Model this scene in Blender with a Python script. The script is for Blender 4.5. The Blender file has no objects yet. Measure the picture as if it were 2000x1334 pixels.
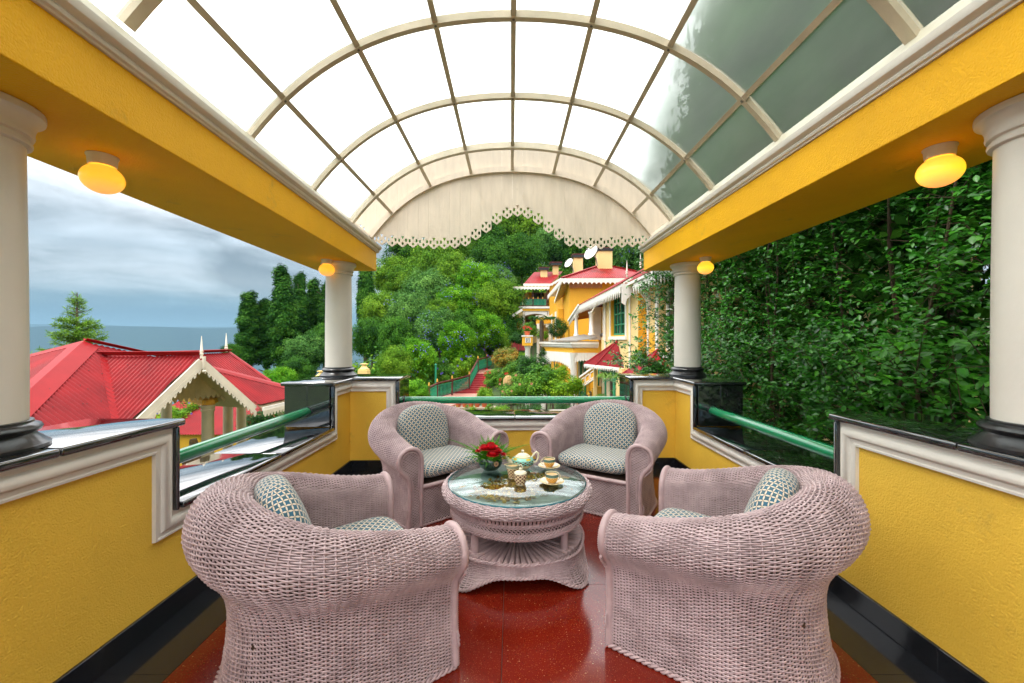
import bpy, bmesh, math, random
import numpy as np
from mathutils import Vector, Matrix
from mathutils.geometry import tessellate_polygon
PI = math.pi
C = bpy.context.scene.collection
SC = bpy.context.scene

# ------------------------------------------------------------------ camera
EYE = 1.3
cd = bpy.data.cameras.new('camera'); cam = bpy.data.objects.new('camera', cd); C.objects.link(cam)
cam.location = (0, 0, EYE); cam.rotation_euler = (PI/2, 0, 0)
cd.sensor_width = 36; cd.lens = 36*800/2000
cd.shift_x = 0.001; cd.shift_y = -0.0015
cd.clip_start = 0.05; cd.clip_end = 30000
SC.camera = cam
SC.render.engine = 'CYCLES'
SC.view_settings.view_transform = 'Standard'; SC.view_settings.look = 'None'
SC.view_settings.exposure = 0.60; SC.view_settings.gamma = 1.0
SC.view_settings.use_curve_mapping = False
SC.cycles.use_denoising = True
SC.cycles.max_bounces = 10; SC.cycles.diffuse_bounces = 5; SC.cycles.glossy_bounces = 4
SC.cycles.transmission_bounces = 6; SC.cycles.transparent_max_bounces = 12
SC.cycles.blur_glossy = 0.6; SC.cycles.sample_clamp_indirect = 6.0
SC.cycles.use_adaptive_sampling = True; SC.cycles.adaptive_threshold = 0.02

# ------------------------------------------------------------------ sky and sun
W = bpy.data.worlds.new('World'); SC.world = W; W.use_nodes = True
def setup_world():
    nt = W.node_tree; N = nt.nodes; L = nt.links; N.clear()
    out = N.new('ShaderNodeOutputWorld'); bg = N.new('ShaderNodeBackground')
    sky = N.new('ShaderNodeTexSky'); sky.sky_type = 'NISHITA'; sky.sun_disc = False
    sky.sun_elevation = math.radians(52); sky.sun_rotation = math.radians(-35)
    tc = N.new('ShaderNodeTexCoord'); sep = N.new('ShaderNodeSeparateXYZ')
    L.new(tc.outputs['Generated'], sep.inputs[0])
    def mth(op, a, b=None, clamp=False):
        n = N.new('ShaderNodeMath'); n.operation = op; n.use_clamp = clamp
        for i, v in enumerate((a, b)):
            if v is None: continue
            if isinstance(v, (int, float)): n.inputs[i].default_value = v
            else: L.new(v, n.inputs[i])
        return n.outputs[0]
    z = sep.outputs[2]
    zz = mth('ADD', mth('MAXIMUM', z, 0.0), 0.10)
    cx = mth('DIVIDE', sep.outputs[0], zz); cy = mth('DIVIDE', sep.outputs[1], zz)
    cb = N.new('ShaderNodeCombineXYZ'); L.new(cx, cb.inputs[0]); L.new(cy, cb.inputs[1]); L.new(mth('MULTIPLY', z, 3.0), cb.inputs[2])
    n1 = N.new('ShaderNodeTexNoise'); n1.inputs['Scale'].default_value = 0.62; n1.inputs['Detail'].default_value = 7
    n1.inputs['Roughness'].default_value = 0.52; n1.inputs['Distortion'].default_value = 0.35
    L.new(cb.outputs[0], n1.inputs['Vector'])
    # height in the sky, ruffled by the clouds
    h = mth('ADD', z, mth('MULTIPLY', mth('SUBTRACT', n1.outputs[0], 0.5), mth('ADD', mth('MULTIPLY', mth('MAXIMUM', z, 0.0), 0.9), 0.012)))
    ramp = N.new('ShaderNodeValToRGB'); L.new(h, ramp.inputs[0])
    e = ramp.color_ramp.elements
    e[0].position = 0.0; e[0].color = (.065, .155, .25, 1)
    e[1].position = 0.052; e[1].color = (.075, .16, .245, 1)
    for p, c in ((.072, (.20, .30, .37, 1)), (.092, (.42, .475, .51, 1)), (.118, (.52, .56, .59, 1)), (.155, (.34, .39, .43, 1)), (.205, (.52, .58, .63, 1)), (.25, (.80, .84, .87, 1)), (.29, (1.0, 1.0, 1.0, 1)), (.6, (1.0, 1.0, 1.0, 1))):
        q = e.new(p); q.color = c
    # wispy light and dark inside the layer
    n2 = N.new('ShaderNodeTexNoise'); n2.inputs['Scale'].default_value = 4.2; n2.inputs['Detail'].default_value = 8; n2.inputs['Roughness'].default_value = .52; n2.inputs['Distortion'].default_value = .5
    cb2 = N.new('ShaderNodeCombineXYZ'); L.new(sep.outputs[0], cb2.inputs[0]); L.new(sep.outputs[1], cb2.inputs[1]); L.new(mth('MULTIPLY', z, 3.2), cb2.inputs[2])
    L.new(cb2.outputs[0], n2.inputs['Vector'])
    wis = N.new('ShaderNodeMapRange'); L.new(n2.outputs[0], wis.inputs[0])
    wis.inputs[1].default_value = .35; wis.inputs[2].default_value = .65; wis.inputs[3].default_value = .55; wis.inputs[4].default_value = 1.42
    fac = N.new('ShaderNodeMapRange'); L.new(z, fac.inputs[0]); fac.inputs[1].default_value = .04; fac.inputs[2].default_value = .09
    fac.inputs[3].default_value = 0; fac.inputs[4].default_value = 1
    wm = mth('ADD', mth('MULTIPLY', mth('SUBTRACT', wis.outputs[0], 1.0), fac.outputs[0]), 1.0)
    # an overcast sky is brightest high up
    gain = N.new('ShaderNodeMapRange'); L.new(z, gain.inputs[0]); gain.interpolation_type = 'SMOOTHSTEP'
    gain.inputs[1].default_value = .20; gain.inputs[2].default_value = .42; gain.inputs[3].default_value = 1.0; gain.inputs[4].default_value = SKY_TOP
    mul = N.new('ShaderNodeMix'); mul.data_type = 'RGBA'; mul.blend_type = 'MULTIPLY'; mul.inputs[0].default_value = 1.0
    L.new(ramp.outputs[0], mul.inputs[6])
    cg = N.new('ShaderNodeCombineColor'); g = mth('MULTIPLY', wm, gain.outputs[0])
    for i in range(3): L.new(g, cg.inputs[i])
    L.new(cg.outputs[0], mul.inputs[7])
    bg.inputs['Strength'].default_value = 1.0
    L.new(mul.outputs[2], bg.inputs[0])
    bg2 = N.new('ShaderNodeBackground'); bg2.inputs[1].default_value = 0.05; L.new(sky.outputs[0], bg2.inputs[0])
    add = N.new('ShaderNodeMixShader'); add.inputs[0].default_value = 0.15
    L.new(bg.outputs[0], add.inputs[1]); L.new(bg2.outputs[0], add.inputs[2]); L.new(add.outputs[0], out.inputs[0])
SKY_TOP = 3.0
setup_world()
sd = bpy.data.lights.new('sun', 'SUN'); sun = bpy.data.objects.new('sun', sd); C.objects.link(sun)
sd.energy = 1.4; sd.angle = math.radians(12); sd.color = (1.0, .96, .88)
# sun high on the left, in front of the terrace
_dir = Vector((-math.sin(math.radians(35))*math.cos(math.radians(52)), math.cos(math.radians(35))*math.cos(math.radians(52))*-0.4, math.sin(math.radians(52))))
sun.rotation_euler = _dir.to_track_quat('Z', 'Y').to_euler()

# ------------------------------------------------------------------ helpers
def at(px, py, Y):
    """a measured picture point of the survey turned into metres, Y metres ahead"""
    return Vector(((px-998)*Y/800, Y, EYE+(664-py)*Y/800))

_W = {}                                     # world offset of unrotated parents
def woff(o): return _W.get(o.name, Vector((0, 0, 0)))

def tag(o, label=None, cat=None, group=None, kind=None):
    if label: o['label'] = label
    if cat: o['category'] = cat
    if group: o['group'] = group
    if kind: o['kind'] = kind
    return o

def thing(name, loc=(0, 0, 0), rz=0.0, label=None, cat=None, group=None):
    o = bpy.data.objects.new(name, None); C.objects.link(o)
    o.empty_display_size = .1; o.location = loc; o.rotation_euler = (0, 0, rz)
    _W[o.name] = Vector(loc)
    return tag(o, label, cat, group)

def copy_tree(o, parent=None):
    c = o.copy(); C.objects.link(c)
    if parent is not None: c.parent = parent
    _W[c.name] = Vector(_W.get(o.name, (0, 0, 0)))
    for ch in list(o.children): copy_tree(ch, c)
    return c

def mesh_obj(name, me, parent=None, local=False, loc=None, rot=None):
    o = bpy.data.objects.new(name, me); C.objects.link(o)
    if loc is not None: o.location = loc
    if rot is not None: o.rotation_euler = rot
    if parent is not None:
        o.parent = parent
        if not local: o.location = Vector(o.location) - woff(parent)
    return o

class MB:
    def __init__(s): s.v = []; s.f = []; s.m = []; s.mats = []; s.cur = 0; s.uv = None
    def mat(s, m):
        if m not in s.mats: s.mats.append(m)
        s.cur = s.mats.index(m); return s
    def add(s, vs, fs):
        b = len(s.v); s.v.extend([tuple(v) for v in vs]); s.f.extend([tuple(i+b for i in f) for f in fs]); s.m.extend([s.cur]*len(fs))
        return s
    def box(s, lo, hi, rz=0, piv=None):
        x0, y0, z0 = lo; x1, y1, z1 = hi
        vs = [(x0,y0,z0),(x1,y0,z0),(x1,y1,z0),(x0,y1,z0),(x0,y0,z1),(x1,y0,z1),(x1,y1,z1),(x0,y1,z1)]
        if rz:
            px, py = piv if piv else ((x0+x1)/2, (y0+y1)/2); c, n = math.cos(rz), math.sin(rz)
            vs = [(px+(x-px)*c-(y-py)*n, py+(x-px)*n+(y-py)*c, z) for x, y, z in vs]
        return s.add(vs, [(0,3,2,1),(4,5,6,7),(0,1,5,4),(1,2,6,5),(2,3,7,6),(3,0,4,7)])
    def bar(s, a, b, w, h, up=(0, 0, 1)):
        """box of width w and height h from a to b"""
        a = Vector(a); b = Vector(b); d = (b-a).normalized(); up = Vector(up)
        if abs(d.dot(up)) > .98: up = Vector((0, 1, 0))
        r = d.cross(up).normalized(); u = r.cross(d)
        vs = []
        for p in (a, b):
            for sx, sz in ((-1,-1),(1,-1),(1,1),(-1,1)): vs.append(p + r*sx*w/2 + u*sz*h/2)
        return s.add(vs, [(0,1,2,3),(7,6,5,4),(0,4,5,1),(1,5,6,2),(2,6,7,3),(3,7,4,0)])
    def tube(s, pts, r, n=8, cap=True, closed=False, wob=None):
        pts = [Vector(p) for p in pts]; k = len(pts)
        rs = r if hasattr(r, '__len__') else [r]*k
        vs = []; prevn = None
        for i, p in enumerate(pts):
            if closed: t = pts[(i+1) % k]-pts[i-1]
            else: t = pts[min(i+1, k-1)]-pts[max(i-1, 0)]
            t.normalize()
            if prevn is None:
                a = Vector((0, 0, 1)) if abs(t.z) < .9 else Vector((1, 0, 0))
                nn = t.cross(a).normalized()
            else: nn = (prevn - t*prevn.dot(t)).normalized()
            prevn = nn; bb = t.cross(nn)
            for j in range(n):
                a = 2*PI*j/n; vs.append(p+(nn*math.cos(a)+bb*math.sin(a))*rs[i])
        fs = []
        for i in range(k if closed else k-1):
            i2 = (i+1) % k
            for j in range(n):
                j2 = (j+1) % n; fs.append((i*n+j, i*n+j2, i2*n+j2, i2*n+j))
        if cap and not closed:
            fs.append(tuple(range(n-1, -1, -1))); fs.append(tuple((k-1)*n+j for j in range(n)))
        return s.add(vs, fs)
    def lathe(s, prof, n=24, c=(0, 0, 0), a0=0, a1=2*PI, cap=True):
        full = abs(a1-a0-2*PI) < 1e-6; m = n if full else n+1; vs = []
        for r, z in prof:
            for j in range(m):
                a = a0+(a1-a0)*j/n; vs.append((c[0]+r*math.cos(a), c[1]+r*math.sin(a), c[2]+z))
        fs = []
        for i in range(len(prof)-1):
            for j in range(n):
                j2 = (j+1) % m; fs.append((i*m+j, i*m+j2, (i+1)*m+j2, (i+1)*m+j))
        if cap and full:
            if prof[0][0] > 1e-5: fs.append(tuple(range(m-1, -1, -1)))
            if prof[-1][0] > 1e-5: fs.append(tuple((len(prof)-1)*m+j for j in range(m)))
        return s.add(vs, fs)
    def poly(s, pts): return s.add(pts, [tuple(range(len(pts)))])
    def slab(s, pts, d):
        """polygon pushed by vector d into a solid"""
        d = Vector(d); pts = [Vector(p) for p in pts]; n = len(pts)
        fs = [tuple(range(n)), tuple(range(2*n-1, n-1, -1))]+[(i, i+n, (i+1) % n+n, (i+1) % n) for i in range(n)]
        return s.add(pts+[p+d for p in pts], fs)
    def plate(s, loops, th, X, Y, O):
        """2-D outline with holes, th thick; X, Y, O place it"""
        X = Vector(X); Y = Vector(Y); O = Vector(O); Nn = X.cross(Y).normalized()*th
        tri = tessellate_polygon([[Vector((p[0], p[1], 0)) for p in lp] for lp in loops])
        flat = [p for lp in loops for p in lp]; n = len(flat)
        vs = [O+X*p[0]+Y*p[1] for p in flat]; vs += [v+Nn for v in vs]
        fs = [tuple(t) for t in tri]+[tuple(i+n for i in reversed(t)) for t in tri]
        b = 0
        for lp in loops:
            k = len(lp)
            for i in range(k): fs.append((b+i, b+(i+1) % k, b+(i+1) % k+n, b+i+n))
            b += k
        return s.add(vs, fs)
    def build(s, name, m=None, parent=None, smooth=False, sharp=35, bevel=0, local=False, kind=None, down=False):
        me = bpy.data.meshes.new(name); me.from_pydata(s.v, [], s.f)
        ms = s.mats if s.mats else [m]
        for q in ms: me.materials.append(q)
        if s.mats and len(s.mats) > 1: me.polygons.foreach_set('material_index', s.m)
        bm = bmesh.new(); bm.from_mesh(me); bmesh.ops.recalc_face_normals(bm, faces=bm.faces); bm.to_mesh(me); bm.free()
        if down and me.polygons[0].normal.z > 0: me.flip_normals()
        if smooth:
            me.polygons.foreach_set('use_smooth', [True]*len(me.polygons)); me.set_sharp_from_angle(angle=math.radians(sharp))
        o = mesh_obj(name, me, parent, local)
        if bevel:
            b = o.modifiers.new('bevel', 'BEVEL'); b.width = bevel; b.segments = 2; b.limit_method = 'ANGLE'; b.angle_limit = math.radians(40)
            me.polygons.foreach_set('use_smooth', [True]*len(me.polygons)); me.set_sharp_from_angle(angle=math.radians(30)) if not smooth else None
        if kind: o['kind'] = kind
        return o

def np_mesh(name, v, f, mats, smooth=False, midx=None, attr=None):
    """fast mesh from arrays: v (n,3), f (m,k)"""
    me = bpy.data.meshes.new(name); v = np.ascontiguousarray(v, dtype=np.float32); f = np.ascontiguousarray(f, dtype=np.int32)
    me.vertices.add(len(v)); me.vertices.foreach_set('co', v.ravel())
    m, k = f.shape; me.loops.add(m*k); me.loops.foreach_set('vertex_index', f.ravel())
    me.polygons.add(m); me.polygons.foreach_set('loop_start', np.arange(0, m*k, k, dtype=np.int32))
    if smooth: me.polygons.foreach_set('use_smooth', np.ones(m, dtype=bool))
    for q in (mats if isinstance(mats, (list, tuple)) else [mats]): me.materials.append(q)
    if midx is not None: me.polygons.foreach_set('material_index', np.asarray(midx, dtype=np.int32))
    me.update(calc_edges=True)
    if attr is not None:
        a = me.attributes.new('tone', 'FLOAT', 'FACE'); a.data.foreach_set('value', np.asarray(attr, dtype=np.float32))
    me.validate(); return me

# ------------------------------------------------------------------ materials
def nodes(name):
    m = bpy.data.materials.new(name); m.use_nodes = True; nt = m.node_tree; nt.nodes.clear()
    out = nt.nodes.new('ShaderNodeOutputMaterial'); b = nt.nodes.new('ShaderNodeBsdfPrincipled'); nt.links.new(b.outputs[0], out.inputs[0])
    return m, nt, b, out
def c4(c): return (c[0], c[1], c[2], 1)
def Mt(name, col, rough=.6, var=.12, vs=3.0, bump=0, bs=80, bs2=None, spec=.5, col2=None, coat=0, metal=0, stretch=None, bdist=.01, dirt=None, rvar=0, sss=0):
    m, nt, b, out = nodes(name); N = nt.nodes; L = nt.links
    tc = N.new('ShaderNodeTexCoord'); vec = tc.outputs['Object']
    if stretch:
        mp = N.new('ShaderNodeMapping'); mp.inputs['Scale'].default_value = stretch; L.new(vec, mp.inputs[0]); vec = mp.outputs[0]
    n = N.new('ShaderNodeTexNoise'); n.inputs['Scale'].default_value = vs; n.inputs['Detail'].default_value = 6; n.inputs['Roughness'].default_value = .6
    L.new(vec, n.inputs['Vector'])
    r = N.new('ShaderNodeValToRGB'); L.new(n.outputs[0], r.inputs[0])
    a = tuple(max(0, c*(1-var)) for c in col); c2 = col2 if col2 else tuple(min(1, c*(1+var)) for c in col)
    r.color_ramp.elements[0].position = .32; r.color_ramp.elements[0].color = c4(a)
    r.color_ramp.elements[1].position = .68; r.color_ramp.elements[1].color = c4(c2)
    col_out = r.outputs[0]
    if dirt:
        dn = N.new('ShaderNodeTexNoise'); dn.inputs['Scale'].default_value = dirt[1]; dn.inputs['Detail'].default_value = 8; dn.inputs['Roughness'].default_value = .7
        L.new(tc.outputs['Object'], dn.inputs['Vector'])
        dr = N.new('ShaderNodeMapRange'); L.new(dn.outputs[0], dr.inputs[0]); dr.inputs[1].default_value = dirt[2]; dr.inputs[2].default_value = dirt[2]+.12
        dr.inputs[3].default_value = 0; dr.inputs[4].default_value = dirt[3]
        mx = N.new('ShaderNodeMix'); mx.data_type = 'RGBA'; L.new(dr.outputs[0], mx.inputs[0]); L.new(col_out, mx.inputs[6]); mx.inputs[7].default_value = c4(dirt[0]); col_out = mx.outputs[2]
    L.new(col_out, b.inputs['Base Color'])
    b.inputs['Roughness'].default_value = rough; b.inputs['Metallic'].default_value = metal
    b.inputs['Specular IOR Level'].default_value = spec; b.inputs['Coat Weight'].default_value = coat; b.inputs['Coat Roughness'].default_value = .05
    if rvar:
        rm = N.new('ShaderNodeMapRange'); L.new(n.outputs[0], rm.inputs[0]); rm.inputs[1].default_value = .3; rm.inputs[2].default_value = .7
        rm.inputs[3].default_value = max(.02, rough-rvar); rm.inputs[4].default_value = rough+rvar; L.new(rm.outputs[0], b.inputs['Roughness'])
    if bump:
        bn = N.new('ShaderNodeTexNoise'); bn.inputs['Scale'].default_value = bs; bn.inputs['Detail'].default_value = 2; bn.inputs['Roughness'].default_value = .4; L.new(vec, bn.inputs['Vector'])
        bp = N.new('ShaderNodeBump'); bp.inputs['Strength'].default_value = bump; bp.inputs['Distance'].default_value = bdist
        L.new(bn.outputs[0], bp.inputs['Height'])
        if bs2:
            b2 = N.new('ShaderNodeTexNoise'); b2.inputs['Scale'].default_value = bs2; b2.inputs['Detail'].default_value = 4; L.new(vec, b2.inputs['Vector'])
            bp2 = N.new('ShaderNodeBump'); bp2.inputs['Strength'].default_value = bump*.4; bp2.inputs['Distance'].default_value = bdist*1.6
            L.new(b2.outputs[0], bp2.inputs['Height']); L.new(bp.outputs[0], bp2.inputs['Normal']); L.new(bp2.outputs[0], b.inputs['Normal'])
        else: L.new(bp.outputs[0], b.inputs['Normal'])
    if sss:
        b.inputs['Subsurface Weight'].default_value = sss; b.inputs['Subsurface Radius'].default_value = (.02, .01, .005)
    return m

def leaf_mat(name, c1, c2, c3, rough=.55, spec=.4, trans=.25, scale=.5):
    """leaves: shade by the random tone of each leaf and broad clumps of differing growth"""
    m, nt, b, out = nodes(name); N = nt.nodes; L = nt.links
    at_ = N.new('ShaderNodeAttribute'); at_.attribute_name = 'tone'
    tc = N.new('ShaderNodeTexCoord'); n = N.new('ShaderNodeTexNoise'); n.inputs['Scale'].default_value = scale; n.inputs['Detail'].default_value = 3
    L.new(tc.outputs['Object'], n.inputs['Vector'])
    oi = N.new('ShaderNodeObjectInfo')
    s1 = N.new('ShaderNodeMath'); s1.operation = 'MULTIPLY_ADD'; L.new(n.outputs[0], s1.inputs[0]); s1.inputs[1].default_value = .8; L.new(at_.outputs['Fac'], s1.inputs[2])
    s2 = N.new('ShaderNodeMath'); s2.operation = 'MULTIPLY_ADD'; L.new(oi.outputs['Random'], s2.inputs[0]); s2.inputs[1].default_value = .22; L.new(s1.outputs[0], s2.inputs[2])
    s3 = N.new('ShaderNodeMath'); s3.operation = 'MULTIPLY'; L.new(s2.outputs[0], s3.inputs[0]); s3.inputs[1].default_value = .52
    r = N.new('ShaderNodeValToRGB'); L.new(s3.outputs[0], r.inputs[0]); e = r.color_ramp.elements
    e[0].position = .2; e[0].color = c4(c1); e[1].position = .85; e[1].color = c4(c3); q = e.new(.5); q.color = c4(c2)
    L.new(r.outputs[0], b.inputs['Base Color']); b.inputs['Roughness'].default_value = rough; b.inputs['Specular IOR Level'].default_value = spec
    if trans:
        t = N.new('ShaderNodeBsdfTranslucent'); L.new(r.outputs[0], t.inputs[0]); mx = N.new('ShaderNodeMixShader'); mx.inputs[0].default_value = trans
        L.new(b.outputs[0], mx.inputs[1]); L.new(t.outputs[0], mx.inputs[2]); L.new(mx.outputs[0], out.inputs[0])
    return m

YELLOW = (.80, .43, .018)
def plaster(name, col):
    return Mt(name, col, rough=.62, var=.11, vs=.9, bump=.75, bs=150, bs2=60, bdist=.0045, spec=.3, dirt=((.30, .18, .05), 5.0, .60, .30))
m_yel = plaster('yellow_plaster', (.80, .485, .055))
m_beam = plaster('beam_plaster', (.93, .46, .002))
m_white = Mt('white_moulding_paint', (.70, .64, .57), rough=.45, var=.05, vs=2, bump=.15, bs=30, dirt=((.35, .28, .2), 6, .66, .35))
m_shaft = Mt('column_paint', (.72, .66, .58), rough=.4, var=.04, vs=2, bump=.22, bs=22, bs2=90, bdist=.004, dirt=((.45, .36, .26), 8, .72, .3))
m_black = Mt('black_granite', (.012, .012, .014), rough=.035, var=.4, vs=140, spec=1.0, coat=1.0, rvar=.015, dirt=((.06, .055, .05), 5, .68, .35))
m_blackp = Mt('black_paint', (.018, .018, .02), rough=.28, var=.3, vs=12, bump=.25, bs=30, spec=.6)
m_tileb = Mt('black_tile', (.013, .014, .017), rough=.10, var=.3, vs=60, spec=.6, dirt=((.09, .08, .07), 26, .74, .5))
m_grout = Mt('grout', (.14, .13, .11), rough=.8, var=.2, vs=20)
m_rail = Mt('green_rail_paint', (.006, .20, .075), rough=.16, var=.08, vs=5, spec=.6, coat=.4)
m_cream = Mt('cream_wood_paint', (.66, .56, .43), rough=.5, var=.07, vs=3, bump=.12, bs=40, stretch=(6, 6, 1), dirt=((.30, .22, .13), 7, .66, .4))
m_frame = Mt('roof_frame_paint', (.52, .43, .31), rough=.5, var=.10, vs=5, bump=.15, bs=50, dirt=((.25, .18, .1), 9, .62, .5))
m_curb = Mt('curb_paint', (.62, .56, .44), rough=.55, var=.10, vs=4, bump=.4, bs=28, bdist=.005, dirt=((.30, .27, .2), 10, .58, .5))
# ================================================================== terrace floor
# corner points of the plaster line inside the parapets
XL, XR = -1.60, 1.67
YB_L, YB_R = 4.07, 4.165
YN = -1.4                      # behind the camera
def yb(x): return YB_L+(YB_R-YB_L)*(x-XL)/(XR-XL)

def terrazzo():
    m, nt, b, out = nodes('red_terrazzo'); N = nt.nodes; L = nt.links
    tc = N.new('ShaderNodeTexCoord')
    n = N.new('ShaderNodeTexNoise'); n.inputs['Scale'].default_value = 2.2; n.inputs['Detail'].default_value = 8; L.new(tc.outputs['Object'], n.inputs['Vector'])
    r = N.new('ShaderNodeValToRGB'); L.new(n.outputs[0], r.inputs[0])
    r.color_ramp.elements[0].position = .3; r.color_ramp.elements[0].color = (.122, .007, .003, 1)
    r.color_ramp.elements[1].position = .7; r.color_ramp.elements[1].color = (.168, .011, .004, 1)
    last = r.outputs[0]
    for sc, th, col in ((85, .036, (.36, .17, .08, 1)), (260, .08, (.26, .06, .02, 1)), (150, .06, (.07, .008, .005, 1))):
        v = N.new('ShaderNodeTexVoronoi'); v.inputs['Scale'].default_value = sc; L.new(tc.outputs['Object'], v.inputs['Vector'])
        sep = N.new('ShaderNodeSeparateColor'); L.new(v.outputs['Color'], sep.inputs[0])
        g = N.new('ShaderNodeMath'); g.operation = 'LESS_THAN'; L.new(v.outputs['Distance'], g.inputs[0])
        k = N.new('ShaderNodeMath'); k.operation = 'MULTIPLY'; L.new(sep.outputs[0], k.inputs[0]); L.new(sep.outputs[1], k.inputs[1])
        k2 = N.new('ShaderNodeMath'); k2.operation = 'MULTIPLY'; L.new(k.outputs[0], k2.inputs[0]); k2.inputs[1].default_value = th*7; L.new(k2.outputs[0], g.inputs[1])
        mx = N.new('ShaderNodeMix'); mx.data_type = 'RGBA'; L.new(g.outputs[0], mx.inputs[0]); L.new(last, mx.inputs[6]); mx.inputs[7].default_value = col; last = mx.outputs[2]
    L.new(last, b.inputs['Base Color'])
    rn = N.new('ShaderNodeMapRange'); L.new(n.outputs[0], rn.inputs[0]); rn.inputs[1].default_value = .3; rn.inputs[2].default_value = .7; rn.inputs[3].default_value = .08; rn.inputs[4].default_value = .19
    L.new(rn.outputs[0], b.inputs['Roughness']); b.inputs['Specular IOR Level'].default_value = .55
    b2 = N.new('ShaderNodeTexNoise'); b2.inputs['Scale'].default_value = 6; L.new(tc.outputs['Object'], b2.inputs['Vector'])
    bp = N.new('ShaderNodeBump'); bp.inputs['Strength'].default_value = .04; bp.inputs['Distance'].default_value = .004; L.new(b2.outputs[0], bp.inputs['Height']); L.new(bp.outputs[0], b.inputs['Normal'])
    return m
m_red = terrazzo()
BW = .275                       # width of the black border
terr = MB().box((XL-.4, YN-.1, -.30), (XR+.4, 4.56, -.012)).build('terrace_floor', m_grout); tag(terr, kind='structure')
xs = [XL+BW, -.037, XR-BW]; ysj = [YN, -.22, .98, 2.18, 3.38, 3.80]
for i in range(2):
    for j in range(len(ysj)-1):
        g = .0012
        y1a, y1b = (ysj[j+1], ysj[j+1]) if j < len(ysj)-2 else (yb(xs[i])-BW, yb(xs[i+1])-BW)
        pts = [(xs[i]+g, ysj[j]+g, -.02), (xs[i+1]-g, ysj[j]+g, -.02), (xs[i+1]-g, y1b-g, -.02), (xs[i]+g, y1a-g, -.02)]
        MB().slab(pts, (0, 0, .02)).build('floor_slab', m_red, terr)
def border_y(sgn):
    js = [YN, -.21, .69, 1.59, 2.49, 3.39]
    for k in range(len(js)):
        a = js[k]; g = .001
        if sgn < 0: x0, x1 = XL, XL+BW
        else: x0, x1 = XR-BW, XR
        b0, b1 = (js[k+1], js[k+1]) if k+1 < len(js) else (yb(x0)-(BW if sgn > 0 else 0), yb(x1)-(BW if sgn < 0 else 0))
        pts = [(x0+g, a+g, -.02), (x1-g, a+g, -.02), (x1-g, b1-g, -.02), (x0+g, b0-g, -.02)]
        MB().slab(pts, (0, 0, .0205)).build('border_tile', m_tileb, terr)
border_y(-1); border_y(1)
jx = [XL, -.8, 0.1, 1.0, XR]
for k in range(4):
    x0, x1 = jx[k]+.001, jx[k+1]-.001
    a0 = BW; pts = [(x0+(BW if k == 0 else 0), yb(x0+(BW if k == 0 else 0))-BW, -.02), (x1-(BW if k == 3 else 0), yb(x1-(BW if k == 3 else 0))-BW, -.02), (x1, yb(x1)-.001, -.02), (x0, yb(x0)-.001, -.02)]
    MB().slab(pts, (0, 0, .0205)).build('border_tile', m_tileb, terr)

# ================================================================== parapets
HT, LT = .925, .53              # high and low coping
CT = .032                       # coping thickness
WT = .40                        # wall thickness
MW = .105                       # moulding width
MPROF = [(0, 0), (0, .014), (.022, .014), (.027, .020), (.034, .030), (.048, .036), (.062, .030), (.070, .018), (.074, .013), (.090, .013), (.094, .018), (.103, .016), (.105, 0)]
def sweep_moulding(path, O, U, Nrm):
    """path of (u, z) on the plane O + u*U, thickness towards Nrm, body on the right of travel"""
    O = Vector(O); U = Vector(U).normalized(); Nrm = Vector(Nrm).normalized(); Z = Vector((0, 0, 1)); n = len(path); offs = []
    for i in range(n):
        def rgt(a, b):
            d = Vector((b[0]-a[0], b[1]-a[1])).normalized(); return Vector((d.y, -d.x))
        if i == 0: o = rgt(path[0], path[1])
        elif i == n-1: o = rgt(path[-2], path[-1])
        else:
            a = rgt(path[i-1], path[i]); b = rgt(path[i], path[i+1]); o = (a+b)/(1+a.dot(b))
        offs.append(o)
    vs = []; k = len(MPROF)
    for i in range(n):
        for d, h in MPROF:
            q = Vector(path[i])+offs[i]*d; vs.append(O+U*q.x+Z*q.y+Nrm*h)
    fs = []
    for i in range(n-1):
        for j in range(k-1): fs.append((i*k+j, (i+1)*k+j, (i+1)*k+j+1, i*k+j+1))
    return vs, fs

def coping_slab(parent, p0, p1, inner, outer, top, name='coping_stone', m=None, split=None):
    """slab between p0 and p1 (along-axis values are built into corner points)"""
    pass

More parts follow.
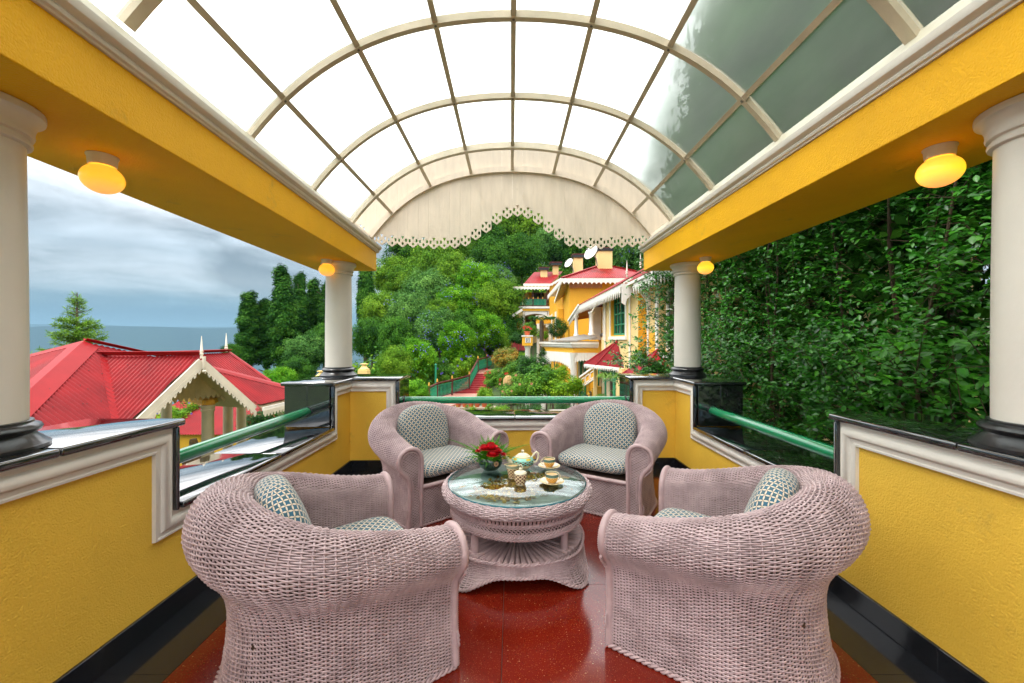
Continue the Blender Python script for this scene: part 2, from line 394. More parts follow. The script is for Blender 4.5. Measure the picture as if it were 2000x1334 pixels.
def side_wall(sgn, ye, yp, yend, lab):
    X0 = XL if sgn < 0 else XR; out = sgn; x_in = X0; x_out = X0+sgn*WT
    w = thing('parapet_wall', (X0, 2.5, 0), 0, lab, 'wall', 'parapets round the terrace')
    lo, hi = sorted((x_in, x_out)); e = .0
    body = MB().mat(m_yel)
    for (a, b, z) in ((YN, ye-.03, HT-CT), (ye-.03, yp+.03, LT-CT), (yp+.03, yend, HT-CT)): body.box((lo, a, 0), (hi, b, z))
    body.build('plaster_body', m_yel, w)
    v, f = sweep_moulding([(YN, HT-CT), (ye-.02, HT-CT), (ye-.02, LT-CT), (yp+.02, LT-CT), (yp+.02, HT-CT), (yb(X0)-.001, HT-CT)], (X0, 0, 0), (0, 1, 0), (-sgn, 0, 0))
    MB().add(v, f).build('moulding', m_white, w, smooth=True, sharp=50)
    def cap(a, b, z):
        xi = X0-sgn*.045; xo = x_out+sgn*.03; l2, h2 = sorted((xi, xo))
        q = MB().box((l2, a, z-CT), (h2, b, z)); o = q.build('coping_stone', m_black, w); bb = o.modifiers.new('bevel', 'BEVEL'); bb.width = .011; bb.segments = 3; bb.limit_method = 'ANGLE'
        o.data.polygons.foreach_set('use_smooth', [True]*6)
    js = [YN, -.45, .55, 1.42, ye+.015] if sgn < 0 else [YN, -.4, .6, 1.5, ye+.015]
    for a, b in zip(js, js[1:]): cap(a+.0006, b-.0006, HT)
    for a, b in ((ye, (ye+yp)/2), ((ye+yp)/2, yp)): cap(a+.0006, b-.0006, LT)
    cap(yp-.015, yend+.03, HT)
    # black facing tiles on the two jambs, with a rounded edging strip
    for (yy, dy) in ((ye, -1), (yp, 1)):
        a, b = sorted((yy, yy+dy*.028)); mid = (x_in+x_out)/2
        for (p, q) in ((x_in+sgn*.002, mid-sgn*.0008), (mid+sgn*.0008, x_out)):
            l3, h3 = sorted((p, q)); zz = LT+.0005
            MB().box((l3, a, zz), (h3, b, HT-CT-.0005)).build('facing_tile', m_black, w, bevel=.002)
        l3, h3 = sorted((x_in-sgn*.038, x_in+sgn*.001)); o = MB().box((l3, min(yy-.012*dy*-1, yy+dy*.03), LT-CT), (h3, max(yy-.012*dy*-1, yy+dy*.03), HT-CT-.0005)).build('edging_strip', m_black, w)
        bb = o.modifiers.new('bevel', 'BEVEL'); bb.width = .009; bb.segments = 3; o.data.polygons.foreach_set('use_smooth', [True]*6)
    # skirting tiles
    js = [YN, -.21, .69, 1.59, 2.49, 3.39, yb(X0)-.001]
    for a, b in zip(js, js[1:]):
        l4, h4 = sorted((X0-sgn*.014, X0+sgn*.002)); MB().box((l4, a+.0008, .0008), (h4, b-.0008, .105)).build('skirting_tile', m_tileb, w, bevel=.003)
    return w
YE_L, YP_L, YE_R, YP_R = 1.95, 3.615, 2.09, 3.655
side_wall(-1, YE_L, YP_L, 4.50, 'yellow plaster parapet with black coping on the left, facing the red-roofed pavilion')
side_wall(1, YE_R, YP_R, 4.57, 'yellow plaster parapet with black coping on the right, in front of the camellia hedge')
# rear parapet: slightly out of square, as measured
XA, XB = -1.115, 1.205          # the gap
def rear_wall():
    w = thing('parapet_wall', (0, 4.1, 0), 0, 'low rear parapet behind the two far armchairs, between the two columns', 'wall', 'parapets round the terrace')
    body = MB()
    def blk(x0, x1, z, name=None, m=None, dy0=0, dy1=WT, z0=0):
        return [(x0, yb(x0)+dy0, z0), (x1, yb(x1)+dy0, z0), (x1, yb(x1)+dy1, z0), (x0, yb(x0)+dy1, z0)], (0, 0, z-z0)
    for x0, x1, z in ((XL+.001, XA-.03, HT-CT-.002), (XA-.03, XB+.03, LT-CT-.002), (XB+.03, XR-.001, HT-CT-.002)):
        p, d = blk(x0, x1, z); body.slab(p, d)
    body.build('plaster_body', m_yel, w)
    U = Vector((XR-XL, YB_R-YB_L, 0)); O = Vector((XL, YB_L, 0)); Ln = U.length; Un = U.normalized(); Nn = Vector((Un.y, -Un.x, 0))
    def uu(x): return (x-XL)*Ln/(XR-XL)
    v, f = sweep_moulding([(0.001, HT-CT), (uu(XA)-.02, HT-CT), (uu(XA)-.02, LT-CT), (uu(XB)+.02, LT-CT), (uu(XB)+.02, HT-CT), (Ln-.001, HT-CT)], O, Un, Nn)
    MB().add(v, f).build('moulding', m_white, w, smooth=True, sharp=50)
    def cap(x0, x1, z, dz=0):
        p, d = blk(x0, x1, z-dz, dy0=-.045, dy1=WT+.03, z0=z-CT); o = MB().slab(p, d).build('coping_stone', m_black, w)
        bb = o.modifiers.new('bevel', 'BEVEL'); bb.width = .011; bb.segments = 3; bb.limit_method = 'ANGLE'; o.data.polygons.foreach_set('use_smooth', [True]*6)
    cap(XL-.37, XA+.015, HT+.0012); cap(XB-.015, XR+.37, HT+.0012)
    cap(XA+.001, .04, LT); cap(.041, XB-.001, LT)
    for xx, dx in ((XA, -1), (XB, 1)):
        for (a, b) in ((.002, .199), (.2006, .40)):
            x0, x1 = sorted((xx, xx+dx*.028)); p = [(x0, yb(x0)+a, LT+.0005), (x1, yb(x1)+a, LT+.0005), (x1, yb(x1)+b, LT+.0005), (x0, yb(x0)+b, LT+.0005)]
            MB().slab(p, (0, 0, HT-CT-.001-LT)).build('facing_tile', m_black, w, bevel=.002)
        x0, x1 = sorted((xx-dx*.012, xx+dx*.03)); o = MB().slab([(x0, yb(x0)-.038, LT-CT), (x1, yb(x1)-.038, LT-CT), (x1, yb(x1), LT-CT), (x0, yb(x0), LT-CT)], (0, 0, HT-LT-.0005)).build('edging_strip', m_black, w)
        bb = o.modifiers.new('bevel', 'BEVEL'); bb.width = .009; bb.segments = 3; o.data.polygons.foreach_set('use_smooth', [True]*6)
    for k in range(4):
        x0, x1 = jx[k]+.001, jx[k+1]-.001
        if k == 0: x0 += .015
        if k == 3: x1 -= .015
        p, d = blk(x0, x1, .105, dy0=-.014, dy1=.002, z0=.0008); MB().slab(p, d).build('skirting_tile', m_tileb, w, bevel=.003)
rear_wall()
# storey below the terrace, so the parapets stand on something
m_under = plaster('lower_wall_plaster', (.72, .40, .03))
sub = MB().box((XL-.38, YN, -3.6), (XR+.38, 4.5, -.305)).build('lower_storey', m_under); tag(sub, 'yellow storey below the terrace floor', 'building')

# ================================================================== hand rails
RR = .038; RZ = .668
def rail(a, b, lab):
    a = Vector(a); b = Vector(b); t = thing('hand_rail', tuple((a+b)/2), 0, lab, 'railing', 'green tubular rails between the parapet piers')
    d = (b-a).normalized(); MB().tube([a+d*.002, b-d*.002], RR, 32).build('rail_tube', m_rail, t, smooth=True)
    for p, s in ((a, 1), (b, -1)):
        MB().tube([p+d*s*.0005, p+d*s*.006, p+d*s*.007], [RR+.008, RR+.008, RR], 32).build('end_flange', m_blackp, t, smooth=True)
rail((-1.80, YE_L, RZ), (-1.80, YP_L, RZ), 'thick glossy green rail across the gap in the left parapet')
rail((1.80, YE_R, RZ), (1.80, YP_R, RZ), 'thick glossy green rail in front of the dark camellia hedge')
rail((XA, 4.30, RZ), (XB, 4.33, RZ), 'thick glossy green rail behind the two far armchairs')

# ================================================================== columns
ZB = 2.10                       # underside of the roof beams
def column(x, y, lab, z0=HT):
    t = thing('column', (x, y, z0), 0, lab, 'column', 'white round columns carrying the roof beams')
    base = [(.0, 0), (.185, 0), (.185, .012), (.176, .018), (.165, .030), (.152, .042), (.148, .050), (.150, .054), (.160, .058), (.165, .068), (.160, .078), (.148, .083), (.143, .086), (.143, .093), (.134, .095)]
    MB().lathe(base, 48, (x, y, z0+.0015)).build('column_base', m_blackp, t, smooth=True, sharp=50)
    h = ZB-z0
    sh = [(.1315, .095), (.1315, .3), (.130, .6), (.127, .85), (.125, h-.126)]
    MB().lathe(sh, 48, (x, y, z0)).build('shaft', m_shaft, t, smooth=True)
    cp = [(.126, -.126), (.139, -.122), (.141, -.114), (.139, -.107), (.131, -.104), (.131, -.096), (.143, -.092), (.146, -.084), (.144, -.078), (.146, -.060), (.153, -.042), (.163, -.030), (.171, -.026), (.173, -.014), (.172, -.003), (0, -.0015)]
    MB().lathe([(r, z+ZB) for r, z in cp], 48, (x, y, 0)).build('capital', m_white, t, smooth=True, sharp=40)
column(-1.80, 1.36, 'white column with black base on the near left parapet')
column(-1.80, 4.28, 'white column beside the far left lamp, cypress trees behind it')
column(1.815, 1.38, 'white column with black base on the near right parapet')
column(1.865, 4.33, 'white column between the yellow hotel and the camellia hedge')

# ================================================================== roof beams
ZT = 2.315; ZC = 2.39; ZK = 2.497    # yellow face top, cornice top, curb top
def xin(sgn, y): return (-1.385-.0375*y) if sgn < 0 else 1.535
def xout(sgn, y): return (-2.03-.044*y) if sgn < 0 else 2.135
def beam(sgn, yend, lab):
    t = thing('roof_beam', (xin(sgn, 2), 2, ZB), 0, lab, 'beam', 'long yellow beams under the glass vault')
    y0, y1 = YN, yend
    def sec(zs, dxs, name, m, ye, sm=False, bevel=0):
        # closed section: list of (offset towards the room, z), swept along y
        vs = []
        for y in (y0, ye):
            xi = xin(sgn, y); xo = xout(sgn, y)
            for d, z in zs: vs.append((xi-sgn*d, y, z))
            for d, z in dxs: vs.append((xo+sgn*d, y, z))
        k = len(zs)+len(dxs); fs = [(i, (i+1) % k, (i+1) % k+k, i+k) for i in range(k)]+[tuple(range(k)), tuple(range(2*k-1, k-1, -1))]
        return MB().add(vs, fs).build(name, m, t, smooth=sm, sharp=25, bevel=bevel)
    sec([(0, ZB), (0, ZT)], [(0, ZT), (0, ZB)], 'plaster_body', m_beam, y1, bevel=.004)
    pr = [(0, ZT+.0005), (.010, ZT+.0005), (.012, ZT+.008), (.022, ZT+.012), (.026, ZT+.022), (.022, ZT+.032), (.034, ZT+.036), (.046, ZT+.044), (.050, ZT+.056), (.050, ZC)]
    sec(pr, [(.05, ZC), (.05, ZT+.056), (.012, ZT+.008), (0, ZT+.0005)], 'cornice', m_white, y1+.045, sm=True)
    sec([(.012, ZC+.0005), (-.048, ZK)], [(-.1, ZK), (-.1, ZC+.0005)], 'curb', m_curb, 4.60)
beam(-1, 4.76, 'yellow roof beam on the left with two lamps below it')
beam(1, 4.74, 'yellow roof beam on the right in front of the camellia hedge')

# ================================================================== lamps
def globe_mat(name, col, e):
    m, nt, b, out = nodes(name); N = nt.nodes; L = nt.links
    b.inputs['Base Color'].default_value = (.85, .6, .25, 1); b.inputs['Roughness'].default_value = .25
    tc = N.new('ShaderNodeTexCoord'); sp = N.new('ShaderNodeSeparateXYZ'); L.new(tc.outputs['Generated'], sp.inputs[0])
    r = N.new('ShaderNodeValToRGB'); L.new(sp.outputs[2], r.inputs[0])
    r.color_ramp.elements[0].color = (1.0, .30, .07, 1); r.color_ramp.elements[1].color = (1.0, .40, .03, 1); q = r.color_ramp.elements.new(.45); q.color = col
    L.new(r.outputs[0], b.inputs['Emission Color']); b.inputs['Emission Strength'].default_value = e
    return m
m_globe = globe_mat('lamp_glass_amber', (1.0, .42, .004, 1), .74)
m_globe2 = globe_mat('lamp_glass_yellow', (1.0, .64, .008, 1), .84)
def lamp(x, y, lab, m, far):
    t = thing('ceiling_lamp', (x, y, ZB), 0, lab, 'lamp', 'lit globe lamps under the roof beams')
    MB().lathe([(0, -.001), (.054, -.001), (.054, -.006), (.050, -.012), (.048, -.040), (.046, -.046), (0, -.046)], 32, (x, y, ZB)).build('lamp_cap', m_white, t, smooth=True, sharp=50)
    prof = []
    for i in range(17):
        a = PI*.10+(PI*.90)*i/16; prof.append((.074*math.sin(a), -.046-.055+.062*math.cos(a)))
    prof[0] = (.040, -.046); prof[-1] = (0, prof[-1][1])
    MB().lathe(prof, 32, (x, y, ZB)).build('lamp_globe', m, t, smooth=True, sharp=80)
lamp(-1.775, 1.78, 'lit amber globe lamp against the grey sky, nearest on the left', m_globe, 0)
lamp(-1.835, 4.08, 'small lit amber globe lamp beside the far left column', m_globe, 1)
lamp(1.78, 1.70, 'lit yellow globe lamp in front of the dark hedge, nearest on the right', m_globe2, 0)
lamp(1.885, 3.97, 'small lit yellow globe lamp beside the far right column', m_globe2, 1)

# ================================================================== glass vault
XC0 = .015
def vz(x):
    a = abs(x-XC0); return 3.193-(.1726*a*a+.0512*a**4)
def glass_mat():
    m, nt, b, out = nodes('frosted_roof_glass'); N = nt.nodes; L = nt.links; nt.nodes.remove(b)
    tc = N.new('ShaderNodeTexCoord'); n = N.new('ShaderNodeTexNoise'); n.inputs['Scale'].default_value = 2.4; n.inputs['Detail'].default_value = 8; n.inputs['Distortion'].default_value = .15
    mp = N.new('ShaderNodeMapping'); mp.inputs['Scale'].default_value = (2.2, .8, 2.2); L.new(tc.outputs['Object'], mp.inputs[0]); L.new(mp.outputs[0], n.inputs['Vector'])
    r = N.new('ShaderNodeValToRGB'); L.new(n.outputs[0], r.inputs[0]); r.color_ramp.elements[0].position = .35; r.color_ramp.elements[0].color = (.78, .84, .80, 1)
    r.color_ramp.elements[1].position = .65; r.color_ramp.elements[1].color = (.92, .96, .93, 1)
    rr = N.new('ShaderNodeMapRange'); L.new(n.outputs[0], rr.inputs[0]); rr.inputs[1].default_value = .3; rr.inputs[2].default_value = .7; rr.inputs[3].default_value = .42; rr.inputs[4].default_value = .56
    rf = N.new('ShaderNodeBsdfRefraction'); rf.inputs['IOR'].default_value = 1.12; L.new(rr.outputs[0], rf.inputs['Roughness']); L.new(r.outputs[0], rf.inputs[0])
    tl = N.new('ShaderNodeBsdfTranslucent'); L.new(r.outputs[0], tl.inputs[0])
    tp = N.new('ShaderNodeBsdfTransparent'); L.new(r.outputs[0], tp.inputs[0])
    gl = N.new('ShaderNodeBsdfGlossy'); gl.inputs['Roughness'].default_value = .15; gl.inputs[0].default_value = (.8, .85, .8, 1)
    m1 = N.new('ShaderNodeMixShader'); m1.inputs[0].default_value = .13; L.new(rf.outputs[0], m1.inputs[1]); L.new(tl.outputs[0], m1.inputs[2])
    m2 = N.new('ShaderNodeMixShader'); m2.inputs[0].default_value = .10; L.new(m1.outputs[0], m2.inputs[1]); L.new(tp.outputs[0], m2.inputs[2])
    m3 = N.new('ShaderNodeMixShader'); m3.inputs[0].default_value = .05; L.new(m2.outputs[0], m3.inputs[1]); L.new(gl.outputs[0], m3.inputs[2])
    L.new(m3.outputs[0], out.inputs[0]); return m
m_glass = glass_mat()
vault = thing('glass_vault', (0, 2, 2.46), 0, 'arched roof of frosted glass panes in a cream frame over the terrace', 'roof')
RY = [-.81, 0.0, .81, 1.61, 2.42, 3.22, 4.03, 4.60]
PX = [-1.333, -.90, -.445, .015, .475, .93, 1.363]
XE0, XE1 = -1.555, 1.585
def arch_rib(y, w, d, dz=0.0):
    """curved bar, w along y and d deep, following the vault"""
    n = 44; vs = []; fs = []
    xa = max(XE0, xin(-1, y)-.055); xb = XE1+.005
    for i in range(n+1):
        x = xa+(xb-xa)*i/n; s = (vz(x+.001)-vz(x-.001))/.002; nn = Vector((-s, 0, 1)).normalized(); p = Vector((x, y, vz(x)+dz))
        for a, b in ((-w/2, 0), (w/2, 0), (w/2, d), (-w/2, d)): vs.append(p+nn*b+Vector((0, a, 0)))
    for i in range(n):
        for j in range(4): fs.append((i*4+j, i*4+(j+1) % 4, i*4+4+(j+1) % 4, i*4+4+j))
    fs += [(0, 1, 2, 3), (n*4+3, n*4+2, n*4+1, n*4)]
    return MB().add(vs, fs)
for k, y in enumerate(RY):
    w = .050 if k == 2 else .036
    if k == 3: w = .05
    arch_rib(y, w if k < 6 else .05, .045 if k < 6 else .062, 0 if k < 6 else -.012).build('arched_rib', m_frame if k < 6 else m_cream, vault, smooth=True, sharp=30)
for x in PX:
    y0 = -.9; s = (vz(x+.001)-vz(x-.001))/.002; nn = Vector((-s, 0, 1)).normalized(); tt = Vector((nn.z, 0, -nn.x))
    for a, b in zip(RY, RY[1:]):
        p = Vector((x, a+.02, vz(x)+.006)); q = Vector((x, b-.02, vz(x)+.006)); vs = []
        for e in (p, q):
            for i, j in ((-.016, 0), (.016, 0), (.016, .035), (-.016, .035)): vs.append(e+tt*i+nn*j)
        MB().add(vs, [(0, 1, 2, 3), (7, 6, 5, 4), (0, 4, 5, 1), (1, 5, 6, 2), (2, 6, 7, 3), (3, 7, 4, 0)]).build('glazing_bar', m_frame if a < 4 else m_cream, vault)
    for b in RY[:-1]:
        e = Vector((x, b, vz(x)-.001)); MB().tube([e-nn*.002, e+nn*.003], .008, 8).build('bolt_head', m_grout, vault)
xe = [XE0-.01]+PX+[XE1]
for k in range(len(RY)-2):
    for a, b in zip(xe, xe[1:]):
        vs = []; n = 6
        for i in range(n+1):
            x = a+(b-a)*i/n; z = vz(x)+.043; vs += [(x, RY[k]+.003, z), (x, RY[k+1]-.003, z)]
        MB().add(vs, [(2*i, 2*i+2, 2*i+3, 2*i+1) for i in range(n)]).build('roof_pane', m_glass, vault, smooth=True, down=True)
# ================================================================== gable boarding with fretwork
gab = thing('gable_boarding', (0, 4.63, 2.4), 0, 'cream boarded gable with fretwork pendants closing the far end of the vault', 'boarding')
YG = 4.63; PWD = .1178
tipz = [2.368, 2.350, 2.345, 2.338, 2.330, 2.322, 2.322, 2.328, 2.352, 2.425, 2.505, 2.60, 2.665, 2.69]
def tip(x):
    i = abs(x-.03)/PWD; k = 13.0-i
    if k < 0: k = 0
    return tipz[int(round(max(0, min(13, k))))]
def topz(x): q = .015+(x-.015)/1.149; return 1.3+(vz(q)-1.3)*1.149+.035
def circ(cx, cy, r, a0, a1, n): return [(cx+r*math.cos(a0+(a1-a0)*i/n), cy+r*math.sin(a0+(a1-a0)*i/n)) for i in range(n+1)]
for k in range(-15, 15):
    xc = .015+(k+.5)*PWD; w = PWD/2-.0003; zt = tip(xc) if -14 <= k < 14 else 2.475; x0, x1 = xc-w, xc+w
    outer = [(x0, topz(x0)), (x0, zt+.052), (xc-w+.002, zt+.044), (xc-.045, zt+.036), (xc-.040, zt+.026), (xc-.024, zt+.022), (xc-.018, zt+.010), (xc-.006, zt+.007), (xc, zt), (xc+.006, zt+.007), (xc+.018, zt+.010), (xc+.024, zt+.022), (xc+.040, zt+.026), (xc+.045, zt+.036), (xc+w-.002, zt+.044), (x1, zt+.052), (x1, topz(x1))]
    loops = [outer]
    cz = zt+.080
    for s in (-1, 1):
        a = circ(xc+s*.010, cz, .041, PI/2*.35, -PI/2*.35, 8) if s > 0 else circ(xc+s*.010, cz, .041, PI-PI/2*.35, PI+PI/2*.35, 8)
        b = circ(xc+s*.002, cz, .026, -PI/2*.35, PI/2*.35, 8) if s > 0 else circ(xc+s*.002, cz, .026, PI+PI/2*.35, PI-PI/2*.35, 8)
        loops.append(a+b)
    loops.append([(xc, zt+.064), (xc+.016, zt+.042), (xc, zt+.020), (xc-.016, zt+.042)])
    loops.append([(xc-.019, zt+.128), (xc, zt+.086), (xc+.019, zt+.128)])
    MB().plate(loops, .016, (1, 0, 0), (0, 0, 1), (0, YG+random.uniform(0, .0015), 0)).build('board', m_cream, gab)
MB().box((-1.2, YG+.02, 2.80), (1.2, YG+.05, 2.86)).build('back_rail', m_cream, gab)
# ================================================================== wicker
m_wick = Mt('lilac_wicker_paint', (.44, .305, .305), rough=.42, var=.2, vs=9, spec=.45, col2=(.58, .43, .435), dirt=((.24, .15, .09), 30, .60, .5), rvar=.06)
m_wpole = Mt('lilac_wrapped_cane', (.47, .325, .325), rough=.42, var=.12, vs=14, spec=.45)
m_wshade = Mt('shaded_rattan_inside', (.055, .028, .015), rough=.9, var=.25, vs=30)  # brown rattan darkened: the shade in the weave gaps is put into the colour
def normal_grid(S, U, V, du=1e-3):
    a = S(U+du, V)-S(U-du, V); b = S(U, V+du)-S(U, V-du); n = np.cross(a, b); n /= (np.linalg.norm(n, axis=-1, keepdims=True)+1e-12); return n, a
def weave(S, nu, vs, amp, rad, sub=3, closed=False, stakes=True, flip=1, srad=.004, jit=.0, seed=0, rings=4, flat=.8, v0=0, v1=1):
    """weavers along u at each v of vs, passing alternately over and under nu stakes; returns verts, quads"""
    rng = np.random.default_rng(seed)
    ni = nu*sub+(0 if closed else 1); I = np.arange(ni); J = np.arange(len(vs))
    u = I/(nu*sub); U, Vv = np.meshgrid(u, np.asarray(vs)); JJ = np.meshgrid(I, J)[1]; II = np.meshgrid(I, J)[0]
    Vj = Vv+jit*rng.standard_normal((len(vs), 1))*.3+jit*rng.standard_normal(Vv.shape)*.3
    P = S(U, Vj); n, t = normal_grid(S, U, Vv); n = n*flip
    ph = np.cos(PI*II/sub+PI*JJ)
    P = P+n*(amp*ph)[..., None]*(1+.12*rng.standard_normal(P.shape[:2]))[..., None]
    T = np.empty_like(P)
    if closed: T = np.roll(P, -1, 1)-np.roll(P, 1, 1)
    else: T[:, 1:-1] = P[:, 2:]-P[:, :-2]; T[:, 0] = P[:, 1]-P[:, 0]; T[:, -1] = P[:, -1]-P[:, -2]
    T /= (np.linalg.norm(T, axis=-1, keepdims=True)+1e-12); B = np.cross(n, T); B /= (np.linalg.norm(B, axis=-1, keepdims=True)+1e-12)
    rr = rad*(1+.08*rng.standard_normal((len(vs), 1)))
    ring = [P+(n*math.cos(2*PI*k/rings+PI/rings)*flat+B*math.sin(2*PI*k/rings+PI/rings))*rr[..., None]*1.15 for k in range(rings)]
    Vt = np.stack(ring, axis=2); nj, nn_, r, _ = Vt.shape; verts = Vt.reshape(-1, 3)
    idx = np.arange(nj*nn_*r).reshape(nj, nn_, r)
    a = idx if closed else idx[:, :-1]; b = np.roll(idx, -1, 1) if closed else idx[:, 1:]
    F = np.stack([a, np.roll(a, -1, 2), np.roll(b, -1, 2), b], axis=-1).reshape(-1, 4)
    if stakes:
        m = 26; vv = np.linspace(v0, v1, m); us = np.arange(nu+(0 if closed else 1))/nu
        UU, VV = np.meshgrid(us, vv, indexing='ij'); Q = S(UU, VV); n2, t2 = normal_grid(S, UU, VV); tt = t2/(np.linalg.norm(t2, axis=-1, keepdims=True)+1e-12)
        ring = [Q+(n2*math.cos(PI/2*k)+tt*math.sin(PI/2*k))*srad for k in range(4)]
        V2 = np.stack(ring, axis=2); b0 = len(verts); verts = np.concatenate([verts, V2.reshape(-1, 3)])
        idx = b0+np.arange(V2.shape[0]*m*4).reshape(V2.shape[0], m, 4); a = idx[:, :-1]; b = idx[:, 1:]
        F = np.concatenate([F, np.stack([a, np.roll(a, -1, 2), np.roll(b, -1, 2), b], axis=-1).reshape(-1, 4)])
    return verts, F
def surf_mesh(S, nu, nv, off, closed=False):
    U, V = np.meshgrid(np.linspace(0, 1, nu), np.linspace(0, 1, nv)); n, _ = normal_grid(S, U, V); P = S(U, V)+n*off
    idx = np.arange(nu*nv).reshape(nv, nu); F = np.stack([idx[:-1, :-1], idx[:-1, 1:], idx[1:, 1:], idx[1:, :-1]], axis=-1).reshape(-1, 4)
    return P.reshape(-1, 3), F
def wrapped_pole(pts, r, pitch=.0085, n=9, ridge=.0019, closed=False):
    """a pole bound with cane: fine ridges along its length"""
    pts = [Vector(p) for p in pts]; L = [0]
    for a, b in zip(pts, pts[1:]): L.append(L[-1]+(b-a).length)
    tot = L[-1]; m = max(4, int(tot/(pitch/2))); res = []; rs = []; j = 0
    for i in range(m+1):
        d = tot*i/m
        while j < len(L)-2 and L[j+1] < d: j += 1
        f = (d-L[j])/max(1e-9, L[j+1]-L[j]); res.append(pts[j].lerp(pts[j+1], f)); rs.append(r+(ridge if i % 2 else 0))
    return res, rs
def braid(mb, pts, r, strand, turn=.03, n=5, k=2):
    pts = [Vector(p) for p in pts]; L = [0]
    for a, b in zip(pts, pts[1:]): L.append(L[-1]+(b-a).length)
    tot = L[-1]; m = int(tot/.006)
    for q in range(k):
        out = []; j = 0
        for i in range(m+1):
            d = tot*i/m
            while j < len(L)-2 and L[j+1] < d: j += 1
            f = (d-L[j])/max(1e-9, L[j+1]-L[j]); p = pts[j].lerp(pts[j+1], f); t = (pts[j+1]-pts[j]).normalized()
            a = Vector((0, 0, 1)) if abs(t.z) < .8 else Vector((0, 1, 0)); s1 = t.cross(a).normalized(); s2 = s1.cross(t); ang = 2*PI*(d/turn+q/k)
            out.append(p+s1*math.cos(ang)*r+s2*math.sin(ang)*r)
        mb.tube(out, strand, n)

# ---- armchair: tub with a fat rolled rim; local front is -y
CA, CYF, CY0, CRY = .372, -.365, .02, .338
_La = CY0-CYF; _Lb = PI*(CA+CRY)/2; _Lt = 2*_La+_Lb
def path_np(s):
    d = s*_Lt; x = np.empty_like(d); y = np.empty_like(d); nx = np.empty_like(d); ny = np.empty_like(d)
    l = d < _La; r = d > _La+_Lb; c = ~(l | r)
    x[l] = -CA; y[l] = CYF+d[l]; nx[l] = -1; ny[l] = 0
    x[r] = CA; y[r] = CY0-(d[r]-_La-_Lb); nx[r] = 1; ny[r] = 0
    th = PI-(d[c]-_La)/_Lb*PI; x[c] = CA*np.cos(th); y[c] = CY0+CRY*np.sin(th); a = np.cos(th)/CA; b = np.sin(th)/CRY; h = np.hypot(a, b); nx[c] = a/h; ny[c] = b/h
    return x, y, nx, ny
def backness(s):
    d = s*_Lt; t = np.clip((np.minimum(d, _Lt-d)-.0)/(_Lt/2), 0, 1); return .15*(1-(1-t)**1.8)+.85*t*t*(3-2*t)
PR_ARM = np.array([(.030, .012), (.026, .08), (.020, .16), (.018, .24), (.022, .31), (.040, .365), (.074, .405), (.098, .445), (.100, .485), (.082, .528), (.045, .552), (.004, .556), (-.036, .540), (-.062, .505), (-.070, .46), (-.070, .40), (-.068, .34), (-.066, .285)])
PR_BACK = np.array([(.030, .012), (.014, .10), (.002, .20), (.000, .31), (.016, .39), (.052, .46), (.097, .52), (.124, .58), (.127, .635), (.108, .695), (.068, .738), (.010, .752), (-.044, .735), (-.078, .690), (-.088, .62), (-.086, .52), (-.082, .40), (-.078, .285)])
def prof_np(v, b):
    k = len(PR_ARM)-1; f = np.clip(v, 0, 1)*k; i = np.clip(f.astype(int), 0, k-1); t = f-i
    def cr(PR):
        p0 = PR[np.clip(i-1, 0, k)]; p1 = PR[i]; p2 = PR[i+1]; p3 = PR[np.clip(i+2, 0, k)]; tt = t[..., None]
        return .5*((2*p1)+(-p0+p2)*tt+(2*p0-5*p1+4*p2-p3)*tt**2+(-p0+3*p1-3*p2+p3)*tt**3)
    return cr(PR_ARM)*(1-b)[..., None]+cr(PR_BACK)*b[..., None]
def chair_S(u, v):
    u2 = np.clip(u, 0, 1); x, y, nx, ny = path_np(u2); b = backness(u2); pr = prof_np(np.asarray(v, float), b)
    ext = (u-u2)*_Lt
    return np.stack([x+nx*pr[..., 0], y+ny*pr[..., 0]+np.where(u < 0, ext, -ext)*1.0, pr[..., 1]], axis=-1)
def arc_even(S, u, n):
    """v values evenly spaced by length along the profile"""
    vv = np.linspace(0, 1, 400); P = S(np.full(400, u), vv); d = np.r_[0, np.cumsum(np.linalg.norm(np.diff(P, axis=0), axis=1))]; return np.interp(np.linspace(0, d[-1], n), d, vv), d[-1]
